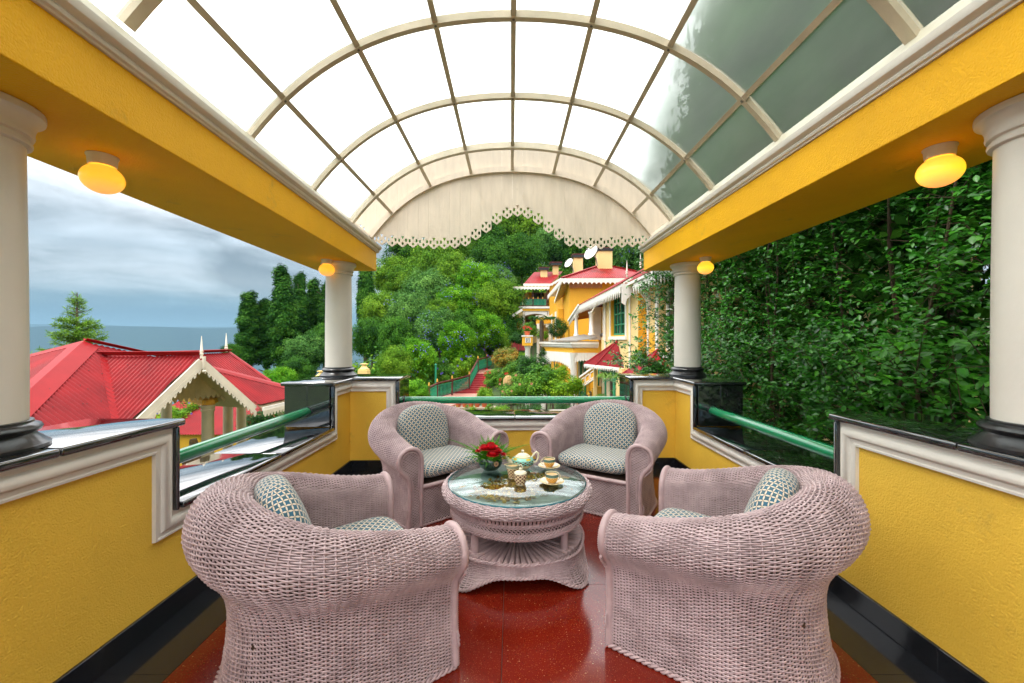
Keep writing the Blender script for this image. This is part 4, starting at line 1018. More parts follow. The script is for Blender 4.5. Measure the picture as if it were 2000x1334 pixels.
def sugar(px, py):
    x, y = tab_at(px, py); t = thing('sugar_bowl', (x, y, TZ+.001), .3, 'small lidded sugar bowl in the middle of the table, in front of the milk jug', 'sugar bowl')
    pot_part('bowl_body', [(0, 0), (.024, 0), (.027, .004), (.034, .022), (.037, .042), (.0365, .058), (.0355, .0635), (.034, .064)], m_sug, t)
    pot_part('lid', [(.0365, .0645), (.0372, .066), (.034, .072), (.020, .077), (.006, .079), (.0055, .083), (.0085, .087), (.0085, .091), (.004, .095), (0, .0955)], m_cream2, t)
sugar(1016.5, 946)
# flower bowl
def frond(mb, p, az, el, ln, w, n=12, droop=.9):
    p = Vector(p); d = Vector((math.cos(az)*math.cos(el), math.sin(az)*math.cos(el), math.sin(el))); pts = [p.copy()]; step = ln/n; cur = p.copy()
    for i in range(n):
        d = (d+Vector((0, 0, -droop*step*2))).normalized(); cur = cur+d*step; pts.append(cur.copy())
    mb.tube(pts, [.0014*(1-i/(n+3)) for i in range(n+1)], 4)
    for i in range(1, n+1):
        t = i/n; d = (pts[i]-pts[i-1]).normalized(); s = d.cross(Vector((0, 0, 1))).normalized(); l = w*math.sin(PI*min(1, t*.85+.12))**.7*(1.15-t*.6)
        for sg in (-1, 1):
            for off in (0,):
                q = pts[i-1].lerp(pts[i], off); tipp = q+s*sg*l+d*l*.55+Vector((0, 0, -.15*l+random.uniform(-.1, .15)*l)); e = d*.0017+Vector((0, 0, .0004))
                mid = q.lerp(tipp, .55); mb.add([q-e, mid-e*1.5, tipp, mid+e*1.5, q+e], [(0, 1, 2, 3, 4)])
def flowers():
    x, y = tab_at(958, 916); z = TZ+.001; t = thing('flower_bowl', (x, y, z), 0, 'dark green bowl of bright fern fronds and red blooms on the glass table', 'flower bowl')
    mg = Mt('dark_green_glaze', (.012, .035, .02), rough=.15, var=.4, vs=40, coat=.5); mf = leaf_mat('fern', (.05, .20, .006), (.13, .40, .010), (.30, .62, .03), rough=.6, spec=.15, trans=.3, scale=12); mr = Mt('red_petal', (.50, .005, .012), rough=.45, var=.35, vs=60, spec=.3, sss=.1)
    MB().lathe([(0, 0), (.036, 0), (.038, .003), (.052, .014), (.060, .032), (.058, .050), (.052, .060), (.049, .058), (.054, .048), (.052, .02), (0, .012)], 40, (x, y, z), cap=False).build('glazed_bowl', mg, t, smooth=True, sharp=50)
    MB().lathe([(0, .050), (.053, .050)], 24, (x, y, z), cap=False).build('moss', mf, t)
    c = Vector((x+.030, y-.052, z+.040)); d = Vector((.5, -.86, .0)); MB().tube([c, c+d*.0035], .0125, 14).build('round_emblem', Mt('emblem', (.50, .26, .14), rough=.5, var=.3, vs=150), t)
    c2 = c+d*.004
    mbs = MB()
    for q in range(6):
        aa = PI*q/3; uu = Vector((.86, .5, 0)); mbs.tube([c2, c2+uu*math.cos(aa)*.008+Vector((0, 0, 1))*math.sin(aa)*.008], .0009, 4)
    mbs.build('emblem_figure', mg, t)
    rr = random.Random(7); random.seed(7)
    spec = [(2.95, .72, .185, .024), (.42, .55, .165, .022), (2.6, .9, .14, .026), (.7, .95, .13, .024), (-1.75, .15, .09, .018), (3.5, .55, .13, .022), (-.2, .5, .12, .022), (1.5, 1.1, .14, .025), (2.1, 1.15, .15, .022), (1.1, 1.2, .15, .02), (-2.4, .4, .08, .02), (-.9, .5, .08, .02), (2.9, .4, .11, .022), (2.75, 0.60, 0.150, .022), (2.40, 1.20, 0.120, .022), (3.10, 0.85, 0.150, .022), (1.80, 1.30, 0.130, .022), (0.55, 0.75, 0.150, .022), (0.30, 0.95, 0.120, .022), (1.30, 0.90, 0.120, .022), (2.20, 0.70, 0.120, .022), (3.70, 0.90, 0.090, .022), (-0.50, 0.95, 0.090, .022), (4.10, 0.80, 0.080, .022), (-1.50, 0.50, 0.070, .022), (.2, .8, .13, .02), (-1.2, .75, .07, .02), (-2.0, .8, .08, .02), (3.3, .95, .12, .022), (0, 1.0, .11, .022)]
    for az, el, ln, w in [(q[0], q[1], q[2]*(1.28 if i_ < 2 else .92), q[3]*(.9 if i_ < 2 else .75)) for i_, q in enumerate(spec)]:
        mb = MB(); frond(mb, (x+.03*math.cos(az), y+.03*math.sin(az), z+.05), az, el, ln, w, n=int(ln/.0085), droop=1.5 if ln > .16 else 3.5); mb.build('fern_frond', mf, t)
    tuft = MB()
    for i in range(1100):
        a = rr.uniform(0, 6.28); e = rr.uniform(.05, 1.45); q = rr.uniform(.045, .095); d = Vector((math.cos(a)*math.cos(e), math.sin(a)*math.cos(e), math.sin(e)*.95)); p = Vector((x, y, z+.045))+d*q
        v_ = (d+Vector((rr.uniform(-.8, .8), rr.uniform(-.8, .8), rr.uniform(-.3, .8)))).normalized(); s_ = v_.cross(Vector((rr.uniform(-1, 1), rr.uniform(-1, 1), rr.uniform(-1, 1)))).normalized()*.0016; l_ = rr.uniform(.010, .022)
        tuft.add([p, p+v_*l_*.5+s_, p+v_*l_, p+v_*l_*.5-s_], [(0, 1, 2, 3)])
    tuft.build('fern_tuft', mf, t)['kind'] = 'stuff'
    def bloom(cx, cy, cz, r):
        mb = MB()
        for ring, (k, rr_, tl) in enumerate(((5, .35, 1.2), (7, .62, .85), (9, .9, .45), (9, 1.0, .05))):
            for i in range(k):
                a = 2*PI*i/k+ring*.4+rr.uniform(-.1, .1); d = Vector((math.cos(a), math.sin(a), 0)); s = Vector((-d.y, d.x, 0)); w = r*.42; h = r*math.sin(tl)*.9; o = Vector((cx, cy, cz)); b = o+d*r*rr_*.3; m_ = o+d*r*rr_*.85+Vector((0, 0, h*.6)); e = o+d*r*rr_*(1 if tl < .8 else .7)+Vector((0, 0, h))
                mb.add([b-s*w*.4, b+s*w*.4, m_+s*w, e+s*w*.7, e-s*w*.7+d*.001, m_-s*w], [(0, 1, 2, 5), (5, 2, 3, 4)])
        mb.lathe([(0, 0), (r*.35, r*.1), (r*.2, r*.6), (0, r*.75)], 8, (cx, cy, cz)); mb.build('red_bloom', mr, t, smooth=True, sharp=60)
    bloom(x+.004, y-.050, z+.112, .040); bloom(x+.036, y-.055, z+.098, .028); bloom(x-.030, y-.050, z+.112, .028); bloom(x+.014, y-.072, z+.088, .030); bloom(x-.058, y-.045, z+.100, .015); bloom(x+.066, y-.055, z+.086, .015)
flowers()
bpy.data.objects['flower_bowl'].scale = (1.28, 1.28, 1.28)
# ================================================================== foliage kit
def leaf_cloud(pos, nrm, dirv, size, tmpl_v, tmpl_f):
    """copies of a leaf template (x along the leaf, y across, z normal) placed by arrays"""
    n = len(pos); d = dirv-nrm*np.sum(dirv*nrm, 1, keepdims=True); d /= (np.linalg.norm(d, axis=1, keepdims=True)+1e-9); c = np.cross(nrm, d)
    tv = np.asarray(tmpl_v, float); k = len(tv)
    V = pos[:, None, :]+size[:, None, None]*(tv[None, :, 0:1]*d[:, None]+tv[None, :, 1:2]*c[:, None]+tv[None, :, 2:3]*nrm[:, None])
    F = (np.arange(n)*k)[:, None, None]+np.asarray(tmpl_f)[None]
    return V.reshape(-1, 3), F.reshape(-1, len(tmpl_f[0]))
RHOMB = ([(0, 0, 0), (.5, .26, .04), (1, 0, -.06), (.5, -.26, .04)], [(0, 1, 2, 3)])
OVAL = ([(0, 0, 0), (.30, .24, .07), (.72, .22, .03), (1, 0, -.10), (.72, -.22, .03), (.30, -.24, .07), (.30, 0, 0), (.72, 0, -.03)], [(0, 6, 1, 1), ])
OVAL_V = [(0, 0, 0), (.28, .21, .06), (.66, .23, .05), (1, 0, -.10), (.66, -.23, .05), (.28, -.21, .06), (.45, 0, -.01)]
OVAL_F = [(0, 6, 2, 1), (6, 3, 2, 2)]
CAM_V = [(0, 0, 0), (.25, .20, .07), (.60, .25, .08), (.88, .12, .0), (1.02, 0, -.07), (.88, -.12, .0), (.60, -.25, .08), (.25, -.20, .07), (.25, 0, .0), (.60, 0, .02)]
CAM_F = [(0, 8, 1, 0), (8, 9, 2, 1), (9, 4, 3, 2), (0, 7, 8, 0), (7, 6, 9, 8), (6, 5, 4, 9)]
def tri_fix(F):
    return F
def unit(a): return a/(np.linalg.norm(a, axis=-1, keepdims=True)+1e-9)
def crown_mesh(name, mat, seed, R=(1, 1, 1), blobs=60, br=(.20, .36), n=16000, leaf=.10, up=.35, bias=.55, bottom=-.6, jitter=.6, shape=None, droop=0, zf=None, taper=0):
    """clumped crown: leaf-sized faces over many small domes, per-clump tone"""
    rg = np.random.default_rng(seed); bc = []; brs = []
    while len(bc) < blobs:
        d = unit(rg.standard_normal(3)); r = rg.random()**bias
        p = d*r
        if p[2] < bottom: continue
        if shape is not None and not shape(p, rg): continue
        bc.append(p*(1-.2)); brs.append(rg.uniform(*br))
    bc = np.array(bc); bc[:, :2] *= (1-taper*np.clip(bc[:, 2:3]*.5+.5, 0, 1)**1.5); brs = np.array(brs); w = brs**2; w /= w.sum(); bi = rg.choice(blobs, n, p=w)
    d = unit(rg.standard_normal((n, 3))+np.array([0, 0, up])); rr = brs[bi]*(.66+.62*rg.random(n)**2.2)
    P = (bc[bi]+d*rr[:, None])*np.array(R) if zf is None else bc[bi]*np.array(R)+d*rr[:, None]*np.array([1, 1, zf])
    # drop what lies deep inside other clumps
    Nn = unit(d+.5*bc[bi]+jitter*rg.standard_normal((n, 3))*.6+np.array([0, 0, .35])); D = unit(rg.standard_normal((n, 3))+np.array([0, 0, -.4-droop]))
    size = leaf*(.45+1.1*rg.random(n)); V, F = leaf_cloud(P, Nn, D, size, *RHOMB)
    tone = np.clip(.5+.30*rg.standard_normal(blobs)[bi]*.8+.22*rg.standard_normal(n)+.12*d[:, 2]*0, 0, 1.4)
    me = np_mesh(name, V, F, mat, smooth=False, attr=tone); return me
def trunk_mb(base, top, r0, r1, rg, limbs=5, ll=1.0):
    mb = MB(); base = Vector(base); top = Vector(top); n = 6; P = []
    for i in range(n+1):
        t = i/n; P.append(base.lerp(top, t)+Vector((rg.uniform(-1, 1), rg.uniform(-1, 1), 0))*r0*.6*(1 if 0 < i < n else 0))
    mb.tube(P, [r0*(1-t/n)+r1*t/n for t in range(n+1)], 8)
    for k in range(limbs):
        t = rg.uniform(.45, .95); p = base.lerp(top, t); a = rg.uniform(0, 6.28); e = p+Vector((math.cos(a), math.sin(a), rg.uniform(.4, 1.0)))*ll*rg.uniform(.6, 1.1); m_ = p.lerp(e, .5)+Vector((0, 0, -.06*ll))
        mb.tube([p, m_, e], [r1*1.1, r1*.7, r1*.3], 6)
    return mb
m_bark = Mt('bark', (.10, .075, .05), rough=.9, var=.4, vs=8, bump=.6, bs=20, stretch=(3, 3, .6))
LM = [leaf_mat('leaves_bright', (.025, .12, .004), (.08, .27, .008), (.22, .46, .018), scale=.35, trans=.3, spec=.12, rough=.7),
      leaf_mat('leaves_olive', (.035, .11, .007), (.10, .24, .012), (.23, .39, .025), scale=.3, trans=.25, spec=.12, rough=.7),
      leaf_mat('leaves_dark', (.009, .05, .006), (.034, .13, .010), (.095, .25, .018), scale=.3, trans=.2, spec=.12, rough=.7),
      leaf_mat('leaves_bluish', (.022, .09, .014), (.06, .18, .030), (.16, .33, .06), scale=.4, trans=.2, spec=.15, rough=.7)]

# ================================================================== land
def sstep(a, b, x): t = np.clip((x-a)/(b-a), 0, 1); return t*t*(3-2*t)
def ground_z(x, y):
    x = np.asarray(x, float); y = np.asarray(y, float)
    z = -3.7+0*x
    z = z+1.1*sstep(12, 24, y)*sstep(-6, -3, x)
    z = z+(np.clip(y-27, 0, 45)*.26)*sstep(-13, -2, x)                      # forest hill behind the garden
    z = z+np.clip(x-2, 0, 12)*.20*sstep(20, 34, y)
    z = z-np.clip(-x-10, 0, 400)*.42*sstep(6, 18, y+np.clip(-x-10, 0, 20)*.3)    # falls away to the valley on the left
    z = z-np.clip(-x-410, 0, 3000)*.10
    z = z-np.clip(y-90, 0, 1500)*.22
    z = z+7*sstep(9, 30, x)*sstep(40, 5, y)*sstep(-60, 0, y)                # bank on the right
    return z
def terrain():
    t = np.linspace(-1, 1, 170); ax = np.sign(t)*(np.abs(t)*40+np.abs(t)**6*9000); ay = ax+30
    X, Y = np.meshgrid(ax, ay); Z = ground_z(X, Y)
    rg = np.random.default_rng(2); Z = Z+np.sin(X*.21)*np.cos(Y*.17)*.3*(np.hypot(X, Y) > 12)
    far = np.hypot(X, Y); Z = Z+np.where(far > 1200, 60*np.sin(X/700.)*np.cos(Y/900.), 0)
    idx = np.arange(170*170).reshape(170, 170); F = np.stack([idx[:-1, :-1], idx[:-1, 1:], idx[1:, 1:], idx[1:, :-1]], -1).reshape(-1, 4)
    me = np_mesh('ground', np.stack([X, Y, Z], -1).reshape(-1, 3), F, Mt('ground_cover', (.025, .055, .012), rough=.95, var=.5, vs=.8, col2=(.05, .10, .02), bump=.6, bs=6, bdist=.1), smooth=True)
    o = mesh_obj('ground', me); tag(o, kind='structure')
terrain()
def mountains():
    n = 220; vs = []; fs = []; rg = np.random.default_rng(9)
    m = Mt('far_slopes', (.03, .06, .05), rough=1, var=.4, vs=.001, col2=(.05, .09, .06))
    for R, h0, amp, s in ((7000, 330, 110, 1), (11000, 560, 160, 2)):
        b = len(vs); ph = rg.random(8)*6.28
        for i in range(n):
            a = math.radians(70+170*i/(n-1)); x, y = math.cos(a)*R, math.sin(a)*R
            h = h0+amp*(.5*math.sin(a*5+ph[0])+.3*math.sin(a*11+ph[1])+.2*math.sin(a*23+ph[2])+.08*math.sin(a*51+ph[3]))
            vs += [(x, y, -1500), (x*1.0, y*1.0, EYE+h*.55), (x*1.25, y*1.25, -900)]
        for i in range(n-1):
            q = b+i*3; fs += [(q, q+3, q+4, q+1), (q+1, q+4, q+5, q+2)]
    o = MB().add(vs, fs).build('mountains', m, smooth=True, sharp=80); tag(o, kind='structure')
mountains()

# ================================================================== left: trees beyond the pavilion
rgt = random.Random(12)
def col_shape(p, rg):
    return abs(p[0])+abs(p[1]) < 1.25
m_cedar = leaf_mat('cedar_leaves', (.006, .036, .005), (.024, .10, .010), (.08, .21, .02), scale=.5, trans=.15, spec=.1, rough=.8)
crypt = [crown_mesh('crown', m_cedar, 100+i, R=(1, 1, 5.0), blobs=150, br=(.20, .40), n=60000, leaf=.15, up=.6, bias=.35, bottom=-1, jitter=.5, zf=1.3, taper=.72) for i in range(2)]
def cedar(px, ptop, pbot, hw, Y, lab, k):
    top = at(px, ptop, Y); bot = at(px, pbot, Y); R = hw*1.1*Y/800; H = (top.z-bot.z)/2; gz = float(ground_z(top.x, Y))
    t = thing('cedar_tree', (top.x, Y, gz), 0, lab, 'tree', 'dark columnar cedars beyond the pavilion')
    o = mesh_obj('crown', crypt[k % 2], t); o.location = Vector((0, 0, (top.z+bot.z)/2-gz)); o.scale = (R, R, H/5.0); o.rotation_euler = (0, 0, rgt.uniform(0, 6))
    trunk_mb((top.x, Y, gz), (top.x, Y, top.z-H*.3), .28, .08, rgt, 6, R*.7).build('trunk', m_bark, t, smooth=True)
cedar(487, 548, 730, 25, 38, 'dark cedar at the left end of the row, above the red pavilion ridge', 0)
cedar(517, 566, 735, 24, 39, 'dark cedar between the left end cedar and the tallest one', 1)
cedar(551, 490, 740, 27, 37, 'tallest dark cedar, rising up to the yellow beam', 0)
cedar(585, 508, 740, 21, 41, 'narrow dark cedar to the right of the tallest one', 1)
cedar(613, 520, 735, 21, 43, 'narrow dark cedar left of the far lamp', 0)
cedar(640, 530, 735, 24, 42, 'dark cedar half hidden by the far left column', 1)
cedar(716, 470, 720, 20, 40, 'tall dark cedar just right of the far left column', 0)
broad = []
for i in range(4):
    for mi in range(4): pass
crowns = {}
def get_crown(mi, v):
    if (mi, v) not in crowns:
        crowns[(mi, v)] = crown_mesh('crown', LM[mi], 200+mi*10+v, R=(4, 4, 3.4), blobs=150, br=(.10, .30), n=34000, leaf=.21, up=.5, bias=.42, bottom=-.85, jitter=.9)
    return crowns[(mi, v)]
m_blos = Mt('violet_blossom', (.12, .09, .50), rough=.6, var=.4, vs=3)
def blossoms(t, c, R):
    """sprays of violet creeper flowers over the side of the crown"""
    rg = np.random.default_rng(abs(int(c.x*97+500))); k = 7; ctr = unit(rg.standard_normal((k, 3))+np.array([0, -1.2, 0])); n = 90; i = rg.integers(0, k, n)
    d = unit(ctr[i]+rg.standard_normal((n, 3))*.16); P = np.array(c)+d*R*1.14; V, F = leaf_cloud(P, unit(d+rg.standard_normal((n, 3))*.4), unit(rg.standard_normal((n, 3))), rg.uniform(.06, .12, n), *RHOMB)
    mesh_obj('violet_blossoms', np_mesh('violet_blossoms', V, F, m_blos), t)['kind'] = 'stuff'
def tree(px, py, rp, Y, kind, lab, asp=1.0, name='tree', grp=None):
    c = at(px, py, Y); R = rp*Y/800; gz = min(float(ground_z(c.x, Y)), c.z-R*.9)
    t = thing(name, (c.x, Y, gz), 0, lab, 'tree', grp)
    o = mesh_obj('crown', get_crown(kind, rgt.randrange(2)), t); o.location = Vector((0, 0, c.z-gz)); s = R/4*1.12; o.scale = (s, s, s*asp*1.12); o.scale = (s*rgt.uniform(.9, 1.2), s*rgt.uniform(.9, 1.2), s*asp*1.12); o.rotation_euler = (rgt.uniform(-.3, .3), rgt.uniform(-.3, .3), rgt.uniform(0, 6.28))
    if kind in (0, 3) and grp and px > 700: blossoms(t, c, R)
    trunk_mb((c.x, Y, gz), (c.x+rgt.uniform(-.3, .3), Y, c.z+R*.3), .05*R+.06, .03*R, rgt, 5, R*.6).build('trunk', m_bark, t, smooth=True)
G1 = 'trees on the slope beyond the terrace'
tree(453, 690, 20, 34, 2, 'small dark tree behind the far roof finial', grp=G1)
tree(545, 748, 32, 20, 0, 'bright green bush-like tree right of the red roof', grp=G1)
tree(602, 690, 42, 33, 3, 'grey-green broadleaf tree below the cedars, left of the far column', grp=G1)
tree(580, 730, 35, 30, 2, 'dark rounded tree low behind the corner pier', grp=G1)
tree(635, 665, 34, 36, 2, 'dark broadleaf tree behind the far left column', grp=G1)
for px, py, rp, Y, k, lab in [
    (768, 545, 42, 46, 1, 'olive green tree under the left end of the fretwork'),
    (748, 610, 42, 38, 1, 'olive green tree right of the far left column'),
    (722, 660, 36, 33, 2, 'dark tree low beside the far left column'),
    (775, 665, 42, 31, 2, 'dark olive tree above the yellow finial'),
    (800, 505, 44, 52, 2, 'dark tree on the skyline under the left fretwork'),
    (845, 520, 46, 48, 1, 'mid green tree high on the slope, left of centre'),
    (880, 488, 46, 55, 1, 'mid green tree on the skyline below the rising fretwork'),
    (938, 470, 50, 60, 2, 'dark tree on the skyline left of the fretwork peak'),
    (990, 448, 46, 64, 1, 'topmost tree under the peak of the fretwork'),
    (1042, 452, 48, 62, 1, 'mid green tree on the skyline right of the fretwork peak'),
    (1085, 480, 44, 58, 3, 'grey-green tree above the two small chimneys'),
    (1130, 492, 42, 56, 2, 'dark tree behind the smaller satellite dish'),
    (1180, 490, 46, 52, 2, 'dark tree behind the large chimney'),
    (1232, 495, 44, 40, 3, 'grey-green tree right of the large chimney'),
    (1020, 505, 42, 52, 2, 'dark tree directly above the far balcony house'),
    (938, 550, 44, 40, 0, 'bright green creeper-covered tree in the middle of the slope'),
    (982, 588, 38, 38, 1, 'olive green tree left of the balcony house'),
    (890, 592, 40, 36, 0, 'bright green tree in the middle, below the largest'),
    (838, 575, 44, 40, 3, 'grey-green tree left of the bright green ones'),
    (800, 615, 46, 35, 3, 'grey-green tree half way down the slope'),
    (850, 645, 48, 32, 3, 'grey-green tree above the vine hedge'),
    (945, 645, 38, 34, 0, 'bright green tree behind the vine hedge'),
    (1000, 640, 28, 38, 2, 'dark tree beside the lean-to of the balcony house'),
    (892, 672, 38, 31, 0, 'bright green tree just above the vine hedge'),
    (815, 705, 42, 26, 0, 'bright green creeper-covered tree left of the vine hedge'),
    (772, 715, 34, 24, 1, 'olive tree low behind the corner pier'),
    (790, 560, 38, 44, 1, 'mid green tree with pale leaves on the left of the slope'),
    (960, 515, 44, 50, 2, 'dark tree above the largest bright green one'),
    (935, 598, 34, 37, 1, 'mid green tree between the bright green ones at the centre of the slope'),
    (905, 640, 30, 33, 2, 'small dark tree just above the middle of the vine hedge'),
    (972, 545, 30, 41, 3, 'small grey-green tree at the right shoulder of the slope'),
    (862, 610, 28, 34, 1, 'small olive tree left of the bright green centre tree'),
    (975, 672, 22, 36, 1, 'small olive tree above the right end of the vine hedge'),
    (890, 535, 40, 46, 1, 'mid green tree above the bright green ones')]:
    tree(px, py, rp, Y, k, lab, asp=rgt.uniform(.95, 1.25), grp=G1)
# light green ground creepers left of the railing
tree(800, 765, 36, 15, 0, 'low bright creeper-covered mound by the rear rail', asp=.7, name='shrub', grp=None)
dense_crown = crown_mesh('crown', LM[2], 333, R=(4, 4, 3.4), blobs=120, br=(.2, .34), n=60000, leaf=.30, up=.1, bias=.5, bottom=-1, jitter=.9)
# tall trees on the right, above the hedge: they darken the right-hand panes
for x, y, z, R, k, lab in [(7.0, 2.5, 6.6, 3.9, 2, 'tall dark tree rising over the hedge, seen through the right-hand panes'), (7.6, 7.0, 7.4, 4.2, 2, 'tall dark tree behind the hedge, further back'), (6.9, -2.0, 6.3, 3.9, 2, 'tall dark tree over the hedge, nearest the camera'), (8.8, 11.5, 7.6, 4.0, 2, 'tall dark tree beside the nearest hotel block')]:
    t = thing('tall_tree', (x, y, -3.0), 0, lab, 'tree', 'tall trees behind the hedge')
    o = mesh_obj('crown', dense_crown, t); o.location = Vector((0, 0, z+3.0)); o.scale = (R/4, R/4, R/3.2); o.rotation_euler = (0, 0, x)
    trunk_mb((x, y, -3), (x, y, z+1), .28, .12, rgt, 7, 2.2).build('trunk', m_bark, t, smooth=True)

# young deodar behind the main red roof
def young_conifer():
    top = at(150, 571, 15); R = 1.35; H = 3.6; gz = float(ground_z(top.x, 15)); t = thing('young_conifer', (top.x, 15, gz), 0, 'young feathery conifer with bare tip behind the red pavilion roof', 'tree')
    mg = leaf_mat('conifer_needles', (.05, .14, .006), (.12, .27, .012), (.26, .44, .03), scale=.8, trans=.3)
    MB().tube([(top.x, 15, gz), (top.x, 15, top.z-1), (top.x+.02, 15, top.z)], [.12, .04, .008], 8).build('trunk', m_bark, t, smooth=True)
    br = MB(); rg = np.random.default_rng(5); P = []; Dd = []; S = []
    for i in range(230):
        f = rg.random()**.75; z = top.z-.06-f*H; L = (.10+R*f*1.0)*rg.uniform(.6, 1.12); a = rg.uniform(0, 6.28); d = np.array([math.cos(a), math.sin(a), .30-.15*f])
        p0 = np.array([top.x, 15, z]); n = 8; pts = [p0+d*L*k/n+np.array([0, 0, .10*L*(k/n)**2]) for k in range(n+1)]; br.tube([Vector(q) for q in pts], [.012*(1-k/(n+1))+.002 for k in range(n+1)], 4)
        dens = int((26 if f > .28 else 7)*L/.8+3)
        for k in range(dens*4):
            u = rg.random()**.7; q = p0+d*L*u+np.array([0, 0, .10*L*u*u]); P.append(q); Dd.append(d+rg.standard_normal(3)*.8+np.array([0, 0, -.15])); S.append(rg.uniform(.05, .12))
    br.build('branches', m_bark, t, smooth=True)
    P = np.array(P); Dd = unit(np.array(Dd)); Nn = unit(rg.standard_normal(P.shape)+np.array([0, 0, .8])); tv = [(0, 0, 0), (.5, .07, 0), (1, 0, 0), (.5, -.07, 0)]
    V, F = leaf_cloud(P, Nn, Dd, np.array(S)*1.5, tv, [(0, 1, 2, 3)]); o = mesh_obj('needles', np_mesh('needles', V, F, mg, attr=rg.random(len(P))), t); o['kind'] = 'stuff'
young_conifer()

# ================================================================== camellia hedge on the right
def hedge():
    t = thing('camellia_hedge', (3.2, 4, -3.6), 0, 'tall glossy dark green camellia hedge along the right side of the terrace', 'hedge')
    rg = np.random.default_rng(21)
    ml = leaf_mat('camellia_leaf', (.006, .05, .004), (.024, .15, .007), (.085, .32, .018), rough=.36, spec=.35, trans=.22, scale=1.3)
    def face_x(y, z):
        return 2.95+.22*np.sin(y*1.7+z*.9)+.18*np.sin(z*2.3+y*.5)+.12*np.sin(y*4.1-z*3.1)+.02*y
    def twigs(n, ylo, yhi, zlo, zhi, dep0, dep1):
        y = rg.uniform(ylo, yhi, n); z = rg.uniform(zlo, zhi, n); x = face_x(y, z)+rg.uniform(dep0, dep1, n); return np.stack([x, y, z], 1)
    def leaves_from(tw, L, out, nl=9, size=.058):
        n = len(tw); d = unit(out+rg.standard_normal((n, 3))*.55); P = []; D = []; Nn = []; S = []; K = []
        for k in range(nl):
            f = (k+.5)/nl; p = tw+d*(L*f)[:, None]; side = unit(np.cross(d, rg.standard_normal((n, 3)))); dd = unit(side*(1 if k % 2 else -1)+d*.55)
            up = np.array([-.25, -.25, 1.0])+rg.standard_normal((n, 3))*.38; P.append(p); D.append(dd); Nn.append(unit(up)); S.append(size*rg.uniform(.7, 1.2, n)); K.append(np.clip(.5+.28*rg.standard_normal(n), 0, 1.3))
        return np.concatenate(P), np.concatenate(Nn), np.concatenate(D), np.concatenate(S), np.concatenate(K), d
    sets = []; tws = []
    for n, box, L0 in ((5600, (.6, 9.2, -1.4, 4.4, -.05, .35), .17), (3600, (.4, 9.5, -1.5, 4.7, .3, 1.0), .2), (500, (1.2, 6, .3, 1.3, -.45, -.02), .22)):
        tw = twigs(n, *box)
        # ragged holes where the dark inside shows
        hole = (np.sin(tw[:, 1]*2.6+1)*np.sin(tw[:, 2]*2.1+.4) > .60) & (rg.random(len(tw)) < .6); tw = tw[~hole]
        L = L0*rg.uniform(.7, 1.3, len(tw)); r = leaves_from(tw, L, np.array([-.75, -.25, .35])); sets.append(r); tws.append((tw, r[5], L))
    P, Nn, D, S, K = [np.concatenate([s[i] for s in sets]) for i in range(5)]
    # sparse sprigs reaching past the far column
    tw = np.stack([rg.uniform(2.55, 3.3, 150), rg.uniform(7.6, 8.8, 150), rg.uniform(-.4, 2.6, 150)], 1); a = leaves_from(tw, np.full(150, .2), np.array([-.9, -.2, .3]), size=.07)
    tw2 = np.stack([rg.uniform(1.95, 2.6, 80), rg.uniform(7.2, 8.2, 80), rg.uniform(.35, 1.25, 80)], 1); b = leaves_from(tw2, np.full(80, .2), np.array([-.9, -.2, .5]), size=.066)
    P, Nn, D, S, K = [np.concatenate([q, a[i], b[i]]) for i, q in enumerate((P, Nn, D, S, K))]
    tws += [(tw, a[5], np.full(150, .2)), (tw2, b[5], np.full(80, .2))]
    # the leaves that show largest are single parts
    dist = np.hypot(P[:, 0], P[:, 1]); vis = (P[:, 2] > .9) & (P[:, 2] < 2.4) & (P[:, 1] > 1.9) & (P[:, 0]/P[:, 1] < 1.16); order = np.argsort(np.where(vis, dist, 99))[:300]; pick = np.zeros(len(P), bool); pick[order] = True
    V, F = leaf_cloud(P[~pick], Nn[~pick], D[~pick], S[~pick], CAM_V, CAM_F)
    F2 = F.copy(); me = bpy.data.meshes.new('leaves')
    me = quads_mesh('leaves', V, F, ml, np.repeat(K[~pick], len(CAM_F))); o = mesh_obj('leaves', me, t); o['kind'] = 'stuff'
    base = quads_mesh('leaf', np.array(CAM_V, float), np.array(CAM_F), ml, np.full(len(CAM_F), .6))
    base2 = quads_mesh('leaf', np.array(CAM_V, float), np.array(CAM_F), ml, np.full(len(CAM_F), .95)); o2 = woff(t)
    for i in order:
        d = D[i]-Nn[i]*np.dot(D[i], Nn[i]); d /= np.linalg.norm(d); c = np.cross(Nn[i], d); M = Matrix(((d[0], c[0], Nn[i][0]), (d[1], c[1], Nn[i][1]), (d[2], c[2], Nn[i][2])))
        lf = mesh_obj('leaf', base if K[i] < .6 else base2, t); lf.rotation_mode = 'QUATERNION'; lf.rotation_quaternion = M.to_quaternion(); lf.location = Vector(P[i])-o2; lf.scale = (S[i],)*3
    st = MB(); mst = Mt('camellia_stem', (.055, .035, .015), rough=.85, var=.4, vs=20)
    for tw, d, L in tws:
        for i in range(0, len(tw), 2):
            a_ = Vector(tw[i]); e = a_+Vector(d[i])*float(L[i]); st.tube([a_-Vector(d[i])*.12, a_, e], [.004, .003, .0015], 3, cap=False)
    rr = random.Random(3)
    for k in range(34):
        y = rr.uniform(.8, 9); x = 3.45+rr.uniform(0, .8); P_ = [(x, y, -3.4)]
        for j in range(7): P_.append((P_[-1][0]+rr.uniform(-.15, .12), P_[-1][1]+rr.uniform(-.18, .18), P_[-1][2]+1.1))
        st.tube(P_, [.026-.003*j for j in range(8)], 6)
    o = st.build('stems', mst, t, smooth=True); o['kind'] = 'stuff'
